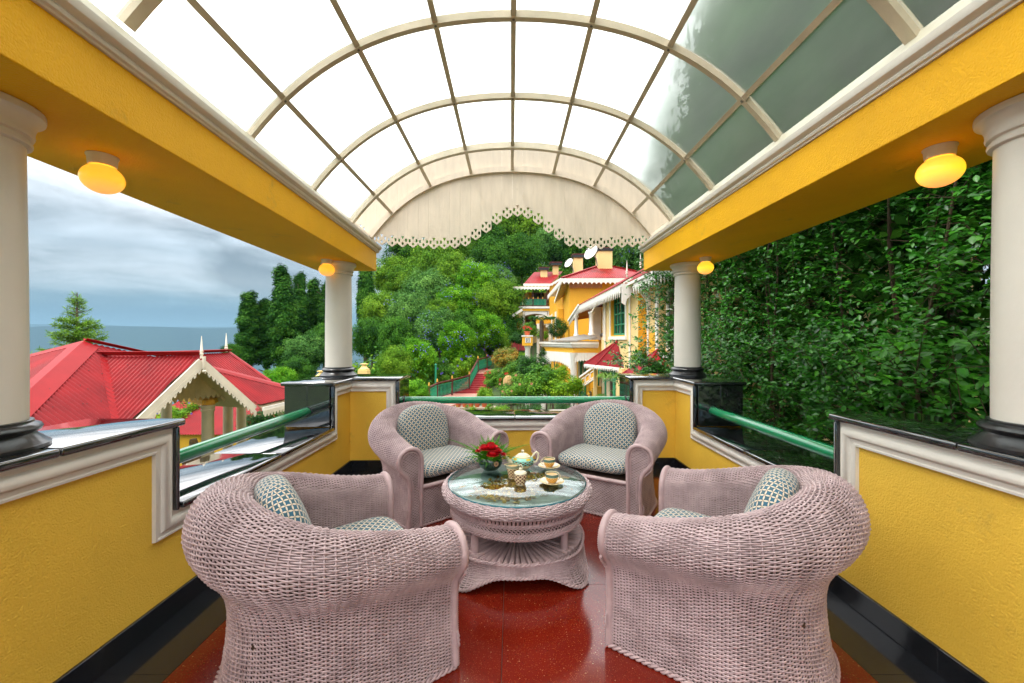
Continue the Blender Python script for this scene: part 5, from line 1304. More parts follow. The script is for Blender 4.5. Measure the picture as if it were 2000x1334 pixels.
    # dense inner growth
    P2 = np.stack([rg.uniform(3.6, 5.2, 60000), rg.uniform(-.5, 10, 60000), rg.uniform(-3, 5.2, 60000)], 1); k = len(P2)
    V, F = leaf_cloud(P2, unit(rg.standard_normal((k, 3))), unit(rg.standard_normal((k, 3))), rg.uniform(.10, .2, k), *RHOMB)
    o = mesh_obj('inner_growth', np_mesh('inner_growth', V, F, LM[2], attr=rg.random(k)*.6), t); o['kind'] = 'stuff'
def quads_mesh(name, V, F, mat, tone):
    """faces given as quads where a doubled corner means a triangle"""
    F = np.asarray(F); me = bpy.data.meshes.new(name); V = np.ascontiguousarray(V, dtype=np.float32)
    me.vertices.add(len(V)); me.vertices.foreach_set('co', V.ravel())
    tri = (F[:, 0] == F[:, 3]) | (F[:, 2] == F[:, 3]) | (F[:, 0] == F[:, 1])
    cnt = np.where(tri, 3, 4); starts = np.r_[0, np.cumsum(cnt)[:-1]]; loops = np.concatenate([f[:3] if t_ else f for f, t_ in zip(F, tri)]) if len(F) < 100 else F[np.arange(4)[None] < cnt[:, None]]
    me.loops.add(len(loops)); me.loops.foreach_set('vertex_index', loops.astype(np.int32)); me.polygons.add(len(F)); me.polygons.foreach_set('loop_start', starts.astype(np.int32))
    me.polygons.foreach_set('use_smooth', np.ones(len(F), dtype=bool)); me.materials.append(mat); me.update(calc_edges=True)
    a = me.attributes.new('tone', 'FLOAT', 'FACE'); a.data.foreach_set('value', np.asarray(tone, dtype=np.float32)); me.validate(); return me
hedge()
# ================================================================== roof kit
m_redroof = Mt('red_roof_paint', (.225, .0025, .005), rough=.45, var=.22, vs=1.5, spec=.2, col2=(.29, .005, .008), dirt=((.30, .08, .05), 3, .68, .35))
m_redcap = Mt('red_ridge_paint', (.28, .009, .011), rough=.5, var=.16, vs=2, spec=.15, dirt=((.35, .10, .06), 5, .66, .4))
m_screw = Mt('rusty_screw', (.05, .02, .015), rough=.8)
def corrugated(poly, fall, pitch=.084, amp=.017, name='roof_sheet', m=None, parent=None, per=6):
    P = [Vector(p) for p in poly]; n = None
    for i in range(1, len(P)-1):
        n = (P[i]-P[0]).cross(P[i+1]-P[0])
        if n.length > 1e-4: break
    n.normalize()
    if n.z < 0: n = -n
    f = Vector(fall); f = (f-n*f.dot(n)).normalized(); r = n.cross(f); O = P[0]
    Q = [((p-O).dot(r), (p-O).dot(f)) for p in P]; s0 = min(q[0] for q in Q); s1 = max(q[0] for q in Q); k = int((s1-s0)/(pitch/per)); vs = []; fs = []
    for i in range(k+1):
        s = s0+1e-5+(s1-s0-2e-5)*i/k; ts = []
        for a, b in zip(Q, Q[1:]+Q[:1]):
            if (a[0]-s)*(b[0]-s) <= 0 and abs(a[0]-b[0]) > 1e-9: ts.append(a[1]+(b[1]-a[1])*(s-a[0])/(b[0]-a[0]))
        h = amp*math.cos(2*PI*s/pitch); t0, t1 = min(ts), max(ts)
        for t in (t0, t1): vs.append(O+r*s+f*t+n*h)
    for i in range(k): fs.append((2*i, 2*i+1, 2*i+3, 2*i+2))
    o = MB().add(vs, fs).build(name, m or m_redroof, parent, smooth=True, sharp=80)
    return o, (O, r, f, n, Q)
def strip(a, b, w, n1, n2=None, name='ridge_cap', m=None, parent=None, lift=.018):
    """folded cap along a-b lying on planes with normals n1 and n2"""
    a = Vector(a); b = Vector(b); d = (b-a).normalized(); vs = []
    n1 = Vector(n1).normalized(); n2 = Vector(n2).normalized() if n2 is not None else n1
    s1 = n1.cross(d).normalized(); s2 = n2.cross(d).normalized()
    up = (n1+n2).normalized()
    if s1.dot(s2) > 0: s2 = -s2
    if s1.z > .0 and s2.z < 0 and n2 is not n1: pass
    for p in (a, b):
        c = p+up*(lift+.012); e1 = p+s1*w+n1*lift; e2 = p+s2*w+n2*lift; vs += [e1, c, e2, e2-n2*.006, c-up*.006, e1-n1*.006]
    fs = [(i, (i+1) % 6, (i+1) % 6+6, i+6) for i in range(6)]+[tuple(range(6)), tuple(range(11, 5, -1))]
    return MB().add(vs, fs).build(name, m or m_redcap, parent)
def pn(p, q, r):
    n = (Vector(q)-Vector(p)).cross(Vector(r)-Vector(p)).normalized(); return n if n.z > 0 else -n
def fret(a, b, depth, pitch, th=.02, name='fretted_bargeboard', m=None, parent=None, style=0, down=(0, 0, -1), top=0.0, normal=None):
    """board from a to b with a cut lower edge"""
    a = Vector(a); b = Vector(b); L = (b-a).length; n = max(2, round(L/pitch)); p = L/n; X = (b-a).normalized(); D = Vector(down)
    pts = [(0, top), (L, top)]; low = []
    for i in range(n-1, -1, -1):
        x0 = i*p
        if style == 0: low += [(x0+p, -depth*.55), (x0+p*.80, -depth*.62), (x0+p*.72, -depth*.86), (x0+p*.5, -depth), (x0+p*.28, -depth*.86), (x0+p*.20, -depth*.62)]
        elif style == 1: low += [(x0+p, -depth*.30), (x0+p*.70, -depth*.62), (x0+p*.5, -depth), (x0+p*.30, -depth*.62)]
        else: low += [(x0+p, -depth*.70), (x0+p*.78, -depth*.70), (x0+p*.62, -depth*.90), (x0+p*.5, -depth), (x0+p*.38, -depth*.90), (x0+p*.22, -depth*.70)]
    low.append((0, -depth*.6)); loops = [[(0, top), (L, top)]+low]
    if style == 0 and p > .09:
        for i in range(n):
            cx = (i+.5)*p; r = p*.10; loops.append([(cx+r*math.cos(t), -depth*.62+r*math.sin(t)) for t in [2*PI*k/6 for k in range(6)]])
    mb = MB(); mb.plate(loops, th, X, -D, a); return mb.build(name, m or m_fret, parent)
m_fret = Mt('white_fret_paint', (.74, .67, .55), rough=.5, var=.08, vs=4, dirt=((.35, .27, .16), 8, .64, .45))
m_fretw = Mt('white_trim_paint', (.80, .76, .70), rough=.5, var=.06, vs=3, dirt=((.4, .33, .24), 5, .68, .4))
m_pcol = Mt('pavilion_column_paint', (.58, .50, .36), rough=.5, var=.1, vs=3)
m_soff = Mt('soffit_boards', (.50, .40, .25), rough=.6, var=.12, vs=5)
m_lintel = Mt('ochre_lintel', (.60, .32, .03), rough=.6, var=.1, vs=3)

# ================================================================== pavilion with red corrugated roof
pav = thing('garden_pavilion', (-7.2, 9.0, -3.7), 0, 'pavilion with red corrugated roof, fretted gable and cream columns, below the terrace', 'building')
M = Vector((-8.48, 8.13, 1.26)); B2 = Vector((-8.1, 8.2, .945)); A = Vector((-6.25, 8.2, .95)); Lf = Vector((-6.62, 7.0, -.22)); Rf = Vector((-5.92, 9.4, -.20))
hipd = Vector((.48, -.88, -.394)); H = M+hipd*3.7; farh = M+Vector((.35, .94, -.287))*1.75
eH = Vector((-6.55, 4.6, -.322)); eF = Vector((-6.55, 7.0, -.322))
main_poly = [M, H, eH, Vector((-6.62, 7.0, -.264)), B2+Vector((0, 0, .0)), farh]
def on_main(x, y): return Vector((x, y, .95-.82*(x+8.1)))
main_poly = [on_main(p.x, p.y) for p in (M, H, eH, Vector((-6.60, 7.0, 0)), Vector((-8.1, 8.2, 0)), farh)]
M = main_poly[0]; H = main_poly[1]; farh = main_poly[5]
# split at the valley so each piece stays convex
corrugated([main_poly[0], main_poly[1], main_poly[2], main_poly[3], main_poly[4]], (1, .10, -.8), parent=pav)
corrugated([main_poly[0], main_poly[4], main_poly[5]], (1, .10, -.8), parent=pav)
nm = pn(*main_poly[:3])
# plane on the other side of the near hip
W1 = M+Vector((-2.2, -1.2, -.25)); W2 = H+Vector((-3.4, -.6, -.4)); left_poly = [M, H, H+Vector((-2.9, -1.7, -.30)), M+Vector((-2.6, .15, -.62))]
nl = pn(M, H, M+Vector((-2.6, .15, -.62))); lp3 = H+Vector((-2.9, -1.7, 0)); lp3.z = M.z-(nl.x*(lp3.x-M.x)+nl.y*(lp3.y-M.y))/nl.z
left_poly[2] = lp3
corrugated(left_poly, (-.2, -1, -.3), parent=pav); strip(M, H, .24, nm, nl, parent=pav)
strip(M, farh, .10, nm, nm+Vector((-1.2, .6, 0)), parent=pav)
strip(M, left_poly[3], .16, nl, Vector((-.2, .8, .8)), parent=pav)
# porch slope
porch = [B2, A, Lf]; npz = pn(B2, A, Lf); corrugated([B2+Vector((0, 0, .02)), A+Vector((0, 0, .02)), Lf+Vector((0, 0, .02)), Vector((-6.72, 7.0, -.20))], (-.15, -1, -.9), parent=pav)
strip(B2+Vector((-.12, 0, .02)), A+Vector((.05, 0, .02)), .13, npz, Vector((0.2, 1, 1)), parent=pav)
# valley flashing
strip(B2+Vector((.02, -.02, -.03)), Lf+Vector((-.06, 0, -.01)), .11, nm, nm, name='valley_flashing', parent=pav, lift=.02)
# east wing beyond the gable
def on_wing(x, y): return Vector((x, y, -.2-.82*(x+5.8)))
wing_poly = [on_wing(-7.23, 8.75), on_wing(-7.23, 10.5), on_wing(-6.31, 10.67), on_wing(-5.72, 11.7), on_wing(-5.76, 9.42), on_wing(-6.2, 8.3)]
corrugated([on_wing(-7.23, 8.4), on_wing(-7.23, 10.5), on_wing(-6.31, 10.75), on_wing(-6.0, 11.0), on_wing(-6.70, 9.4), on_wing(-6.9, 8.6)], (1, 0, -.8), parent=pav)
corrugated([on_wing(-6.78, 9.35)+Vector((0, 0, .03)), on_wing(-6.07, 10.9)+Vector((0, 0, .03)), on_wing(-5.74, 11.6)+Vector((0, 0, .03)), on_wing(-5.78, 9.43)+Vector((0, 0, .03)), on_wing(-6.3, 8.9)+Vector((0, 0, .03))], (1, 0, -.8), parent=pav)
nw = pn(*wing_poly[:3]); strip(on_wing(-6.80, 9.30)+Vector((0, 0, .03)), on_wing(-5.95, 11.2)+Vector((0, 0, .03)), .10, nw, nw, parent=pav); strip(on_wing(-7.23, 8.3), on_wing(-7.23, 10.5), .12, nw, Vector((-.8, 0, 1)), parent=pav)
strip(on_wing(-7.23, 10.5), on_wing(-6.31, 10.72), .07, nw, nw, parent=pav)
# screws
mb = MB(); rs = random.Random(8)
def screws(O, e1, e2, nn, n1, n2):
    for i in range(n1):
        for j in range(n2):
            p = Vector(O)+Vector(e1)*((i+.5)/n1+rs.uniform(-.03, .03))+Vector(e2)*((j+.5)/n2+rs.uniform(-.02, .02)); mb.tube([p+nn*.012, p+nn*.022], .008, 5)
screws(on_main(-8.25, 7.9), on_main(-6.7, 6.3)-on_main(-8.25, 7.9), (-.0, .5, 0), nm, 5, 2); screws(on_main(-7.7, 6.6), on_main(-6.7, 5.8)-on_main(-7.7, 6.6), (0, .9, 0), nm, 3, 2)
screws(B2+Vector((.5, -.1, -.08)), A-B2-Vector((.6, 0, 0)), (-.1, -.12, -.12), npz, 6, 1); screws(on_wing(-7.1, 9.3), (0, 1.0, 0), on_wing(-6.0, 9.3)-on_wing(-7.1, 9.3), nw, 3, 4)
mb.build('roof_screws', m_screw, pav)['kind'] = 'stuff'
# gable: bargeboards with fretted edge, boards behind, finial
g0 = Vector((.035, -.008, 0))*1.6
def barge(a, b, flip):
    a = Vector(a)+g0; b = Vector(b)+g0; d = (b-a).normalized()
    MB().bar(a+Vector((0, 0, -.075)), b+Vector((0, 0, -.075)), .03, .13).build('bargeboard', m_fret, pav)
    fret(a+Vector((.02, 0, -.13)), b+Vector((.02, 0, -.13)), .16, .125, name='fretted_edge', parent=pav)
barge(A, Lf, 0); barge(A, Rf, 1)
nx = (Rf-Lf).normalized(); back = Vector((-nx.y, nx.x, 0)); back = back if back.x < 0 else -back
# boarded tympanum set back, its bottom fretted
for i in range(22):
    f0 = i/22; f1 = (i+1)/22; c0 = Lf.lerp(Rf, f0)+back*.55; c1 = Lf.lerp(Rf, f1)+back*.55; h0 = A.z-abs(f0-.5)*2*(A.z-Lf.z)-.03; h1 = A.z-abs(f1-.5)*2*(A.z-Lf.z)-.03
    zb = .10 if 3 < i < 19 else -.02
    if max(h0, h1) < zb+.03: continue
    MB().plate([[(0, zb), (.5*(c1-c0).length, zb-.09), ((c1-c0).length-.004, zb), ((c1-c0).length-.004, max(h1, zb+.01)), (0, max(h0, zb+.01))]], .02, (c1-c0).normalized(), (0, 0, 1), (c0.x, c0.y, 0)).build('gable_board', m_soff, pav)
# soffit under the porch slopes
def off(p, v): return Vector(p)+Vector(v)
MB().slab([off(A, (-.02, 0, -.05)), off(Lf, (0, 0, -.05)), off(Lf, tuple(back*1.5+Vector((0, 0, -.05)))), off(A, tuple(back*1.5+Vector((0, 0, -.05))))], (0, 0, -.02)).build('soffit', m_soff, pav)
MB().slab([off(A, (-.02, 0, -.05)), off(Rf, (0, 0, -.05)), off(Rf, tuple(back*1.5+Vector((0, 0, -.05)))), off(A, tuple(back*1.5+Vector((0, 0, -.05))))], (0, 0, -.02)).build('soffit', m_soff, pav)
def finial(p, s, parent, pend=True):
    prof = [(0, 0), (.035, 0), (.038, .02), (.030, .03), (.030, .09), (.045, .10), (.045, .13), (.026, .15), (.040, .17), (.040, .19), (.030, .21), (.006, .56), (0, .57)]
    MB().lathe([(r*s, z*s) for r, z in prof], 8, p).build('finial', m_fret, parent, smooth=True, sharp=30)
finial((A.x+g0.x, A.y, A.z-.02), .80, pav)
MB().lathe([(0, -.34), (.035, -.335), (.04, -.31), (.02, -.29), (.03, -.26), (.03, -.02), (0, -.02)], 8, (A.x+g0.x+.05, A.y, A.z+.04)).build('gable_pendant', m_fret, pav, smooth=True, sharp=40)
finial(on_wing(-7.23, 10.4)+Vector((0, 0, .02)), .85, pav)
# eave gutter and fret of the wing
ea = on_wing(-5.74, 9.44); eb = on_wing(-5.70, 11.65)
MB().bar(ea+Vector((.02, 0, -.045)), eb+Vector((.02, 0, -.045)), .03, .075).build('eave_board', m_fretw, pav); fret(ea+Vector((.03, 0, -.08)), eb+Vector((.03, 0, -.08)), .15, .12, name='fretted_edge', parent=pav)
# soffit of wing, lintel, columns
MB().slab([on_wing(-7.2, 9.5)+Vector((0, 0, -.06)), on_wing(-5.8, 9.5)+Vector((0, 0, -.06)), on_wing(-5.8, 11.3)+Vector((0, 0, -.06)), on_wing(-6.35, 10.6)+Vector((0, 0, -.06)), on_wing(-7.2, 10.4)+Vector((0, 0, -.06))], (0, 0, -.02)).build('soffit', m_soff, pav)
def pcolumn(x, y, r, zt):
    MB().lathe([(r*1.35, -3.7), (r*1.35, -3.55), (r*1.05, -3.5), (r, -3.3), (r*.92, zt-.14), (r*1.08, zt-.12), (r*1.08, zt-.09), (r*.98, zt-.08), (r*1.15, zt-.03), (r*1.2, zt)], 20, (x, y, 0)).build('column', m_pcol, pav, smooth=True, sharp=50)
zl = -.13
pcolumn(-6.66, 9.0, .122, zl); pcolumn(-7.46, 10.8, .12, zl); pcolumn(-7.34, 11.15, .12, zl); pcolumn(-8.75, 10.4, .12, zl-.02); pcolumn(-7.0, 12.4, .12, zl)
MB().bar((-6.66, 8.98, zl+.055), (-7.46, 10.8, zl+.055), .20, .11).build('lintel', m_lintel, pav); MB().bar((-6.60, 9.0, zl+.052), (-8.75, 10.4, zl+.052), .18, .10).build('lintel', m_lintel, pav)
# floor slab and low wall that carry the columns
MB().box((-10, 5.2, -3.78), (-5.9, 12.8, -3.70)).build('plinth', m_grout, pav)
# carved stone figure by the first column
def statue():
    x, y = -6.98, 9.0; z = -3.7; t = thing('stone_statue', (x, y, z), 0, 'weathered brown stone figure with a raised arm beside the first pavilion column', 'statue')
    m = Mt('brown_stone', (.16, .10, .05), rough=.9, var=.4, vs=9, bump=.7, bs=30, bdist=.02)
    me = bpy.data.meshes.new('figure'); zt = -.82-z
    J = [(0, 0, zt-1.0, .17), (0, 0, zt-.75, .15), (0, 0, zt-.5, .19), (0, 0, zt-.36, .16), (0, 0, zt-.26, .07), (.02, -.02, zt-.14, .10), (.02, -.02, zt-.02, .085), (.18, 0, zt-.42, .07), (.28, -.03, zt-.62, .055), (.18, -.12, zt-.70, .05), (-.18, 0, zt-.42, .07), (-.30, -.02, zt-.34, .05), (-.36, -.04, zt-.16, .04), (0, 0, zt-1.5, .22), (0, 0, .25, .26)]
    E = [(0, 1), (1, 2), (2, 3), (3, 4), (4, 5), (5, 6), (2, 7), (7, 8), (8, 9), (2, 10), (10, 11), (11, 12), (0, 13), (13, 14)]
    me.from_pydata([j[:3] for j in J], E, []); me.materials.append(m); o = mesh_obj('figure', me, t, True); sk = o.modifiers.new('skin', 'SKIN'); 
    for i, j in enumerate(J): me.skin_vertices[0].data[i].radius = (j[3], j[3]*.85)
    me.skin_vertices[0].data[0].use_root = True; s = o.modifiers.new('sub', 'SUBSURF'); s.levels = 2; s.render_levels = 2
    d = o.modifiers.new('rough', 'DISPLACE'); tx = bpy.data.textures.new('stone_clouds', 'CLOUDS'); tx.noise_scale = .12; d.texture = tx; d.strength = .05
    MB().box((-.32, -.32, 0), (.32, .32, .3)).build('plinth', m_grout, t, local=True, bevel=.02)
try: statue()
except Exception as e: raise
# low roofs beyond, glimpsed between the columns
lr = thing('garden_shed', (-9.5, 14.5, -3.7), 0, 'low red roof seen between the pavilion columns', 'building')
corrugated([(-12.5, 13.2, -1.75), (-7.2, 13.2, -1.75), (-7.2, 15.6, -.95), (-12.5, 15.6, -.95)], (0, -1, -.4), parent=lr); MB().box((-12.3, 13.4, -3.7), (-7.4, 15.5, -1.72)).build('wall', m_under, lr)
MB().bar((-12.5, 15.6, -.93), (-7.2, 15.6, -.93), .3, .03).build('ridge_cap', m_redcap, lr)
gr2 = thing('green_awning', (-9.8, 17.5, -3.9), 0, 'pale green flat awning behind the low red roof', 'awning'); MB().box((-13, 16.5, -1.02), (-7.2, 19, -.94)).build('cover', Mt('pale_green_sheet', (.16, .55, .28), rough=.5, var=.1, vs=3), gr2)
for x in (-12.8, -7.4): MB().box((x, 16.6, -4), (x+.08, 16.7, -1.02)).build('post', m_fretw, gr2)

# yellow chimney-shaped pier tops beyond the corner
def pier_top(px, ptop, pbot, Y, lab):
    a = at(px, ptop, Y); b = at(px, pbot, Y); s = Y/800; t = thing('gate_pier', (a.x, Y, -3.7), 0, lab, 'pier', 'cream pier tops beyond the rear parapet'); H_ = a.z-b.z
    m = Mt('cream_pier_paint', (.78, .58, .22), rough=.6, var=.08, vs=4)
    mb = MB()
    for w, z0, z1 in ((9*s, b.z, b.z+H_*.42), (8*s, b.z+H_*.42, b.z+H_*.55)): mb.box((a.x-w, Y-w, z0), (a.x+w, Y+w, z1))
    mb.box((a.x-10.5*s, Y-10.5*s, b.z-3*s), (a.x+10.5*s, Y+10.5*s, b.z)); mb.build('pier_body', m, t)
    MB().lathe([(9.5*s, 0), (6*s, H_*.18), (3.2*s, H_*.32), (3.2*s, H_*.36), (8*s, H_*.38), (8*s, H_*.45), (0, H_*.455)], 4, (a.x, Y, b.z+H_*.55), a0=PI/4, a1=2*PI+PI/4).build('pier_cap', m, t)
    MB().box((a.x-9*s, Y-9*s, -3.7), (a.x+9*s, Y+9*s, b.z-3*s)).build('pier_shaft', m_under, t)
pier_top(711, 710, 733, 14, 'cream pier top just right of the far left column base')
pier_top(627, 724, 745, 14, 'cream pier top peeping out left of the far left column base')

# ================================================================== hotel
m_hy = Mt('hotel_pale_yellow', (.78, .56, .24), rough=.65, var=.06, vs=1.2, dirt=((.45, .3, .12), 2.5, .66, .35))
m_ho = Mt('hotel_orange', (.80, .40, .02), rough=.65, var=.07, vs=1.0, dirt=((.45, .22, .04), 2.5, .68, .3))
m_green = Mt('green_joinery', (.02, .27, .14), rough=.4, var=.12, vs=6)
m_pane = Mt('dark_window_glass', (.02, .03, .03), rough=.05, var=.3, vs=2, spec=.8)
m_curt = Mt('cream_curtain', (.55, .44, .28), rough=.8, var=.3, vs=2, stretch=(14, 14, .5))
m_maroon = Mt('maroon_paint', (.10, .016, .012), rough=.5, var=.2, vs=5)
m_gutter = Mt('grey_gutter', (.22, .20, .17), rough=.6, var=.2, vs=4)
def wall_x(X, y0, y1, z0, z1, ops, th, parent, m, name='wall'):
    """wall facing -x at X with openings (ya, yb, za, zb)"""
    ys = sorted({y0, y1, *[o[0] for o in ops], *[o[1] for o in ops]}); zs = sorted({z0, z1, *[o[2] for o in ops], *[o[3] for o in ops]}); mb = MB()
    for a, b in zip(ys, ys[1:]):
        for c, d in zip(zs, zs[1:]):
            if any(o[0] <= a+1e-6 and b <= o[1]+1e-6 and o[2] <= c+1e-6 and d <= o[3]+1e-6 for o in ops): continue
            mb.box((X, a, c), (X+th, b, d))
    return mb.build(name, m, parent)
def window_x(X, ya, yb, za, zb, parent, nv=3, nh=4, mat=None, name='window'):
    m = mat or m_green; mb = MB(); w = .07
    mb.box((X, ya, za), (X+.06, ya+w, zb)); mb.box((X, yb-w, za), (X+.06, yb, zb)); mb.box((X, ya+w, za), (X+.06, yb-w, za+w)); mb.box((X, ya+w, zb-w), (X+.06, yb-w, zb)); f = mb.build(name, m, parent)
    for i in range(1, nv): y = ya+(yb-ya)*i/nv; _sub(MB().box((X+.005, y-.022, za+w), (X+.045, y+.022, zb-w)), 'glazing_bar', m, f)
    for i in range(1, nh): z = za+(zb-za)*i/nh; _sub(MB().box((X+.008, ya+w, z-.02), (X+.04, yb-w, z+.02)), 'glazing_bar', m, f)
    _sub(MB().box((X+.042, ya+w, za+w), (X+.05, yb-w, zb-w)), 'pane', m_pane, f)
    _sub(MB().box((X+.14, ya+.1, za), (X+.16, (ya+yb)/2-.2, zb)), 'curtain', m_curt, f); _sub(MB().box((X+.14, (ya+yb)/2+.2, za), (X+.16, yb-.1, zb)), 'curtain', m_curt, f); return f
def _sub(mb, name, m, f):
    _W[f.name] = woff(f.parent)+Vector(f.location)
    o = mb.build(name, m, f); return o
hotel = thing('hotel_wing', (4.5, 13, -3.7), 0, 'nearest pale yellow hotel wing with a tall green window and fretted eaves', 'building')
# main facade, with window recess and slim recess
WIN = (12.86, 14.77, 1.43, 2.95)
wall_x(3.6, 11.6, 16.3, -3.7, 2.95, [WIN, (15.9, 16.3, 1.40, 2.90)], .34, hotel, m_hy)
MB().box((3.94, 11.62, -3.7), (8.5, 16.3, 2.9)).build('core', m_hy, hotel)
_rv = MB()
for a, b in (((3.602, 12.862, 1.43), (3.935, 12.90, 2.95)), ((3.602, 14.73, 1.43), (3.935, 14.768, 2.95)), ((3.602, 12.90, 1.43), (3.935, 14.73, 1.455))): _rv.box(a, b)
_rv.build('window_reveal', m_ho, hotel)
window_x(3.70, 12.90, 14.73, 1.46, 2.94, hotel, 4, 4)
for (ya, yb, za, zb) in ((12.74, 12.86, 1.33, 2.95), (14.77, 14.89, 1.33, 2.95)): MB().box((3.572, ya, za), (3.599, yb, zb)).build('window_surround', m_fretw, hotel)
MB().box((3.54, 12.70, 1.31), (3.60, 14.93, 1.42)).build('sill', m_fretw, hotel)
MB().box((3.70, 15.92, 1.40), (3.93, 16.28, 2.90)).build('niche', m_ho, hotel); MB().box((3.56, 15.82, 1.30), (3.60, 15.90, 2.95)).build('window_surround', m_fretw, hotel)
MB().box((3.601, 11.585, -3.7), (3.84, 11.599, 2.95)).build('return_wall', m_ho, hotel)
# nearer block, set slightly back, with its window
WIN2 = (9.55, 10.6, 1.0, 2.62)
wall_x(3.83, 7.4, 11.58, -3.7, 2.95, [WIN2], .3, hotel, m_hy); MB().box((4.13, 7.4, -3.7), (8.5, 11.58, 2.9)).build('core', m_hy, hotel)
MB().box((3.815, 10.75, -3.7), (3.829, 11.56, 1.50)).build('dado', m_ho, hotel)
window_x(4.0, 9.58, 10.57, 1.03, 2.6, hotel, 2, 3, m_fretw)
for (ya, yb) in ((9.38, 9.54), (10.61, 10.77)): MB().box((3.79, ya, .9), (3.828, yb, 2.75)).build('window_surround', m_fretw, hotel)
MB().box((3.77, 9.3, .86), (3.828, 10.85, .99)).build('sill', m_fretw, hotel)
for x_, y_ in ((3.57, 12.3), (3.56, 15.5), (3.80, 11.35)): MB().tube([(x_, y_, 2.86), (x_, y_, -3.5)], .035, 8).build('downpipe', m_fretw, hotel, smooth=True)
# roof over both
EX, EZ = 3.15, 2.93; sl = .56
def hroof(x0, z0, x1, y0, y1, parent, zslope=sl, name='roof'):
    o, _ = corrugated([(x0, y0, z0), (x0, y1, z0), (x1, y1, z0+(x1-x0)*zslope), (x1, y0, z0+(x1-x0)*zslope)], (-1, 0, -zslope), parent=parent, name=name, pitch=.09, per=4, amp=.015); return o
hroof(EX, EZ, 6.2, 11.75, 19.2, hotel); hroof(EX+.2, EZ+.02, 6.2, 7.2, 11.7, hotel, .75)
MB().box((EX+.03, 11.75, EZ-.09), (EX+.06, 19.2, EZ-.015)).build('eave_board', m_fretw, hotel); MB().box((EX+.07, 11.75, EZ-.05), (3.95, 20.6, EZ-.02)).build('soffit', m_fretw, hotel)
fret((EX+.02, 11.9, EZ-.09), (EX+.02, 19.2, EZ-.09), .30, .22, name='eave_fret', m=m_fretw, parent=hotel, style=1)
fret((EX+.22, 8.3, EZ-.05), (EX+.22, 11.35, EZ-.05), .34, .20, name='eave_fret', m=m_fretw, parent=hotel, style=1); MB().box((EX+.18, 7.2, EZ-.07), (EX+.21, 11.7, EZ)).build('eave_board', m_fretw, hotel); MB().box((EX+.22, 7.2, EZ-.04), (4.2, 11.7, EZ-.015)).build('soffit', m_fretw, hotel)
MB().plate([[(0, 0), (0, -.55), (.10, -.62), (.14, -.45), (.30, -.30), (.34, -.12), (.45, 0)]], .05, (1, 0, 0), (0, 0, 1), (EX+.02, 11.75, EZ-.02)).build('eave_bracket', m_fretw, hotel)
MB().plate([[(0, 0), (.42, -.02), (.42, -.75), (.36, -.72), (.30, -.45), (.12, -.22), (0, -.15)]], .05, (1, 0, 0), (0, 0, 1), (3.38, 11.2, EZ-.1)).build('eave_bracket', m_fretw, hotel)
finial(at(1224.5, 541, 13.0), .95, hotel); finial(at(1251, 523, 12.0), .8, hotel)
# veranda posts and set-back orange wall
MB().box((4.4, 16.31, -3.7), (8.5, 20.6, 2.9)).build('core', m_ho, hotel)
def hpost(x, y, z0, z1, r=.09):
    MB().lathe([(r*1.5, z0), (r*1.5, z0+.06), (r, z0+.10), (r*.9, z1-.12), (r*1.3, z1-.08), (r*1.5, z1)], 12, (x, y, 0)).build('veranda_post', m_fretw, hotel, smooth=True, sharp=50)
    MB().bar((x, y, z1-.02), (x-.0, y-.1, z1+.0), .1, .05).build('post_bracket', m_fretw, hotel)
    MB().bar((x, y, z1-.05), (EX+.1, y-.9, EZ-.22), .05, .06).build('brace', m_fretw, hotel)
hpost(3.22, 16.4, 1.50, 2.42); hpost(3.22, 20.2, 1.50, 2.5)
MB().box((3.9, 19.9, 1.3), (4.39, 20.5, 2.9)).build('pilaster', m_fretw, hotel)
MB().bar((4.35, 16.6, 1.95), (4.35, 19.9, 1.52), .06, .10).build('sloping_ledge', m_gutter, hotel)
fret((EX+.02, 19.2, EZ-.02), (EX-.05, 21.9, EZ-.62), .28, .2, name='eave_fret', m=m_fretw, parent=hotel, style=1); MB().bar((EX, 19.1, EZ), (EX-.1, 21.9, EZ-.6), .05, .1).build('bargeboard', m_fretw, hotel)
MB().slab([(EX, 19.2, EZ+.01), (EX-.08, 21.9, EZ-.6), (5.5, 21.9, EZ-.2), (5.5, 19.2, EZ+.6)], (0, 0, -.04)).build('verge', m_redroof, hotel)
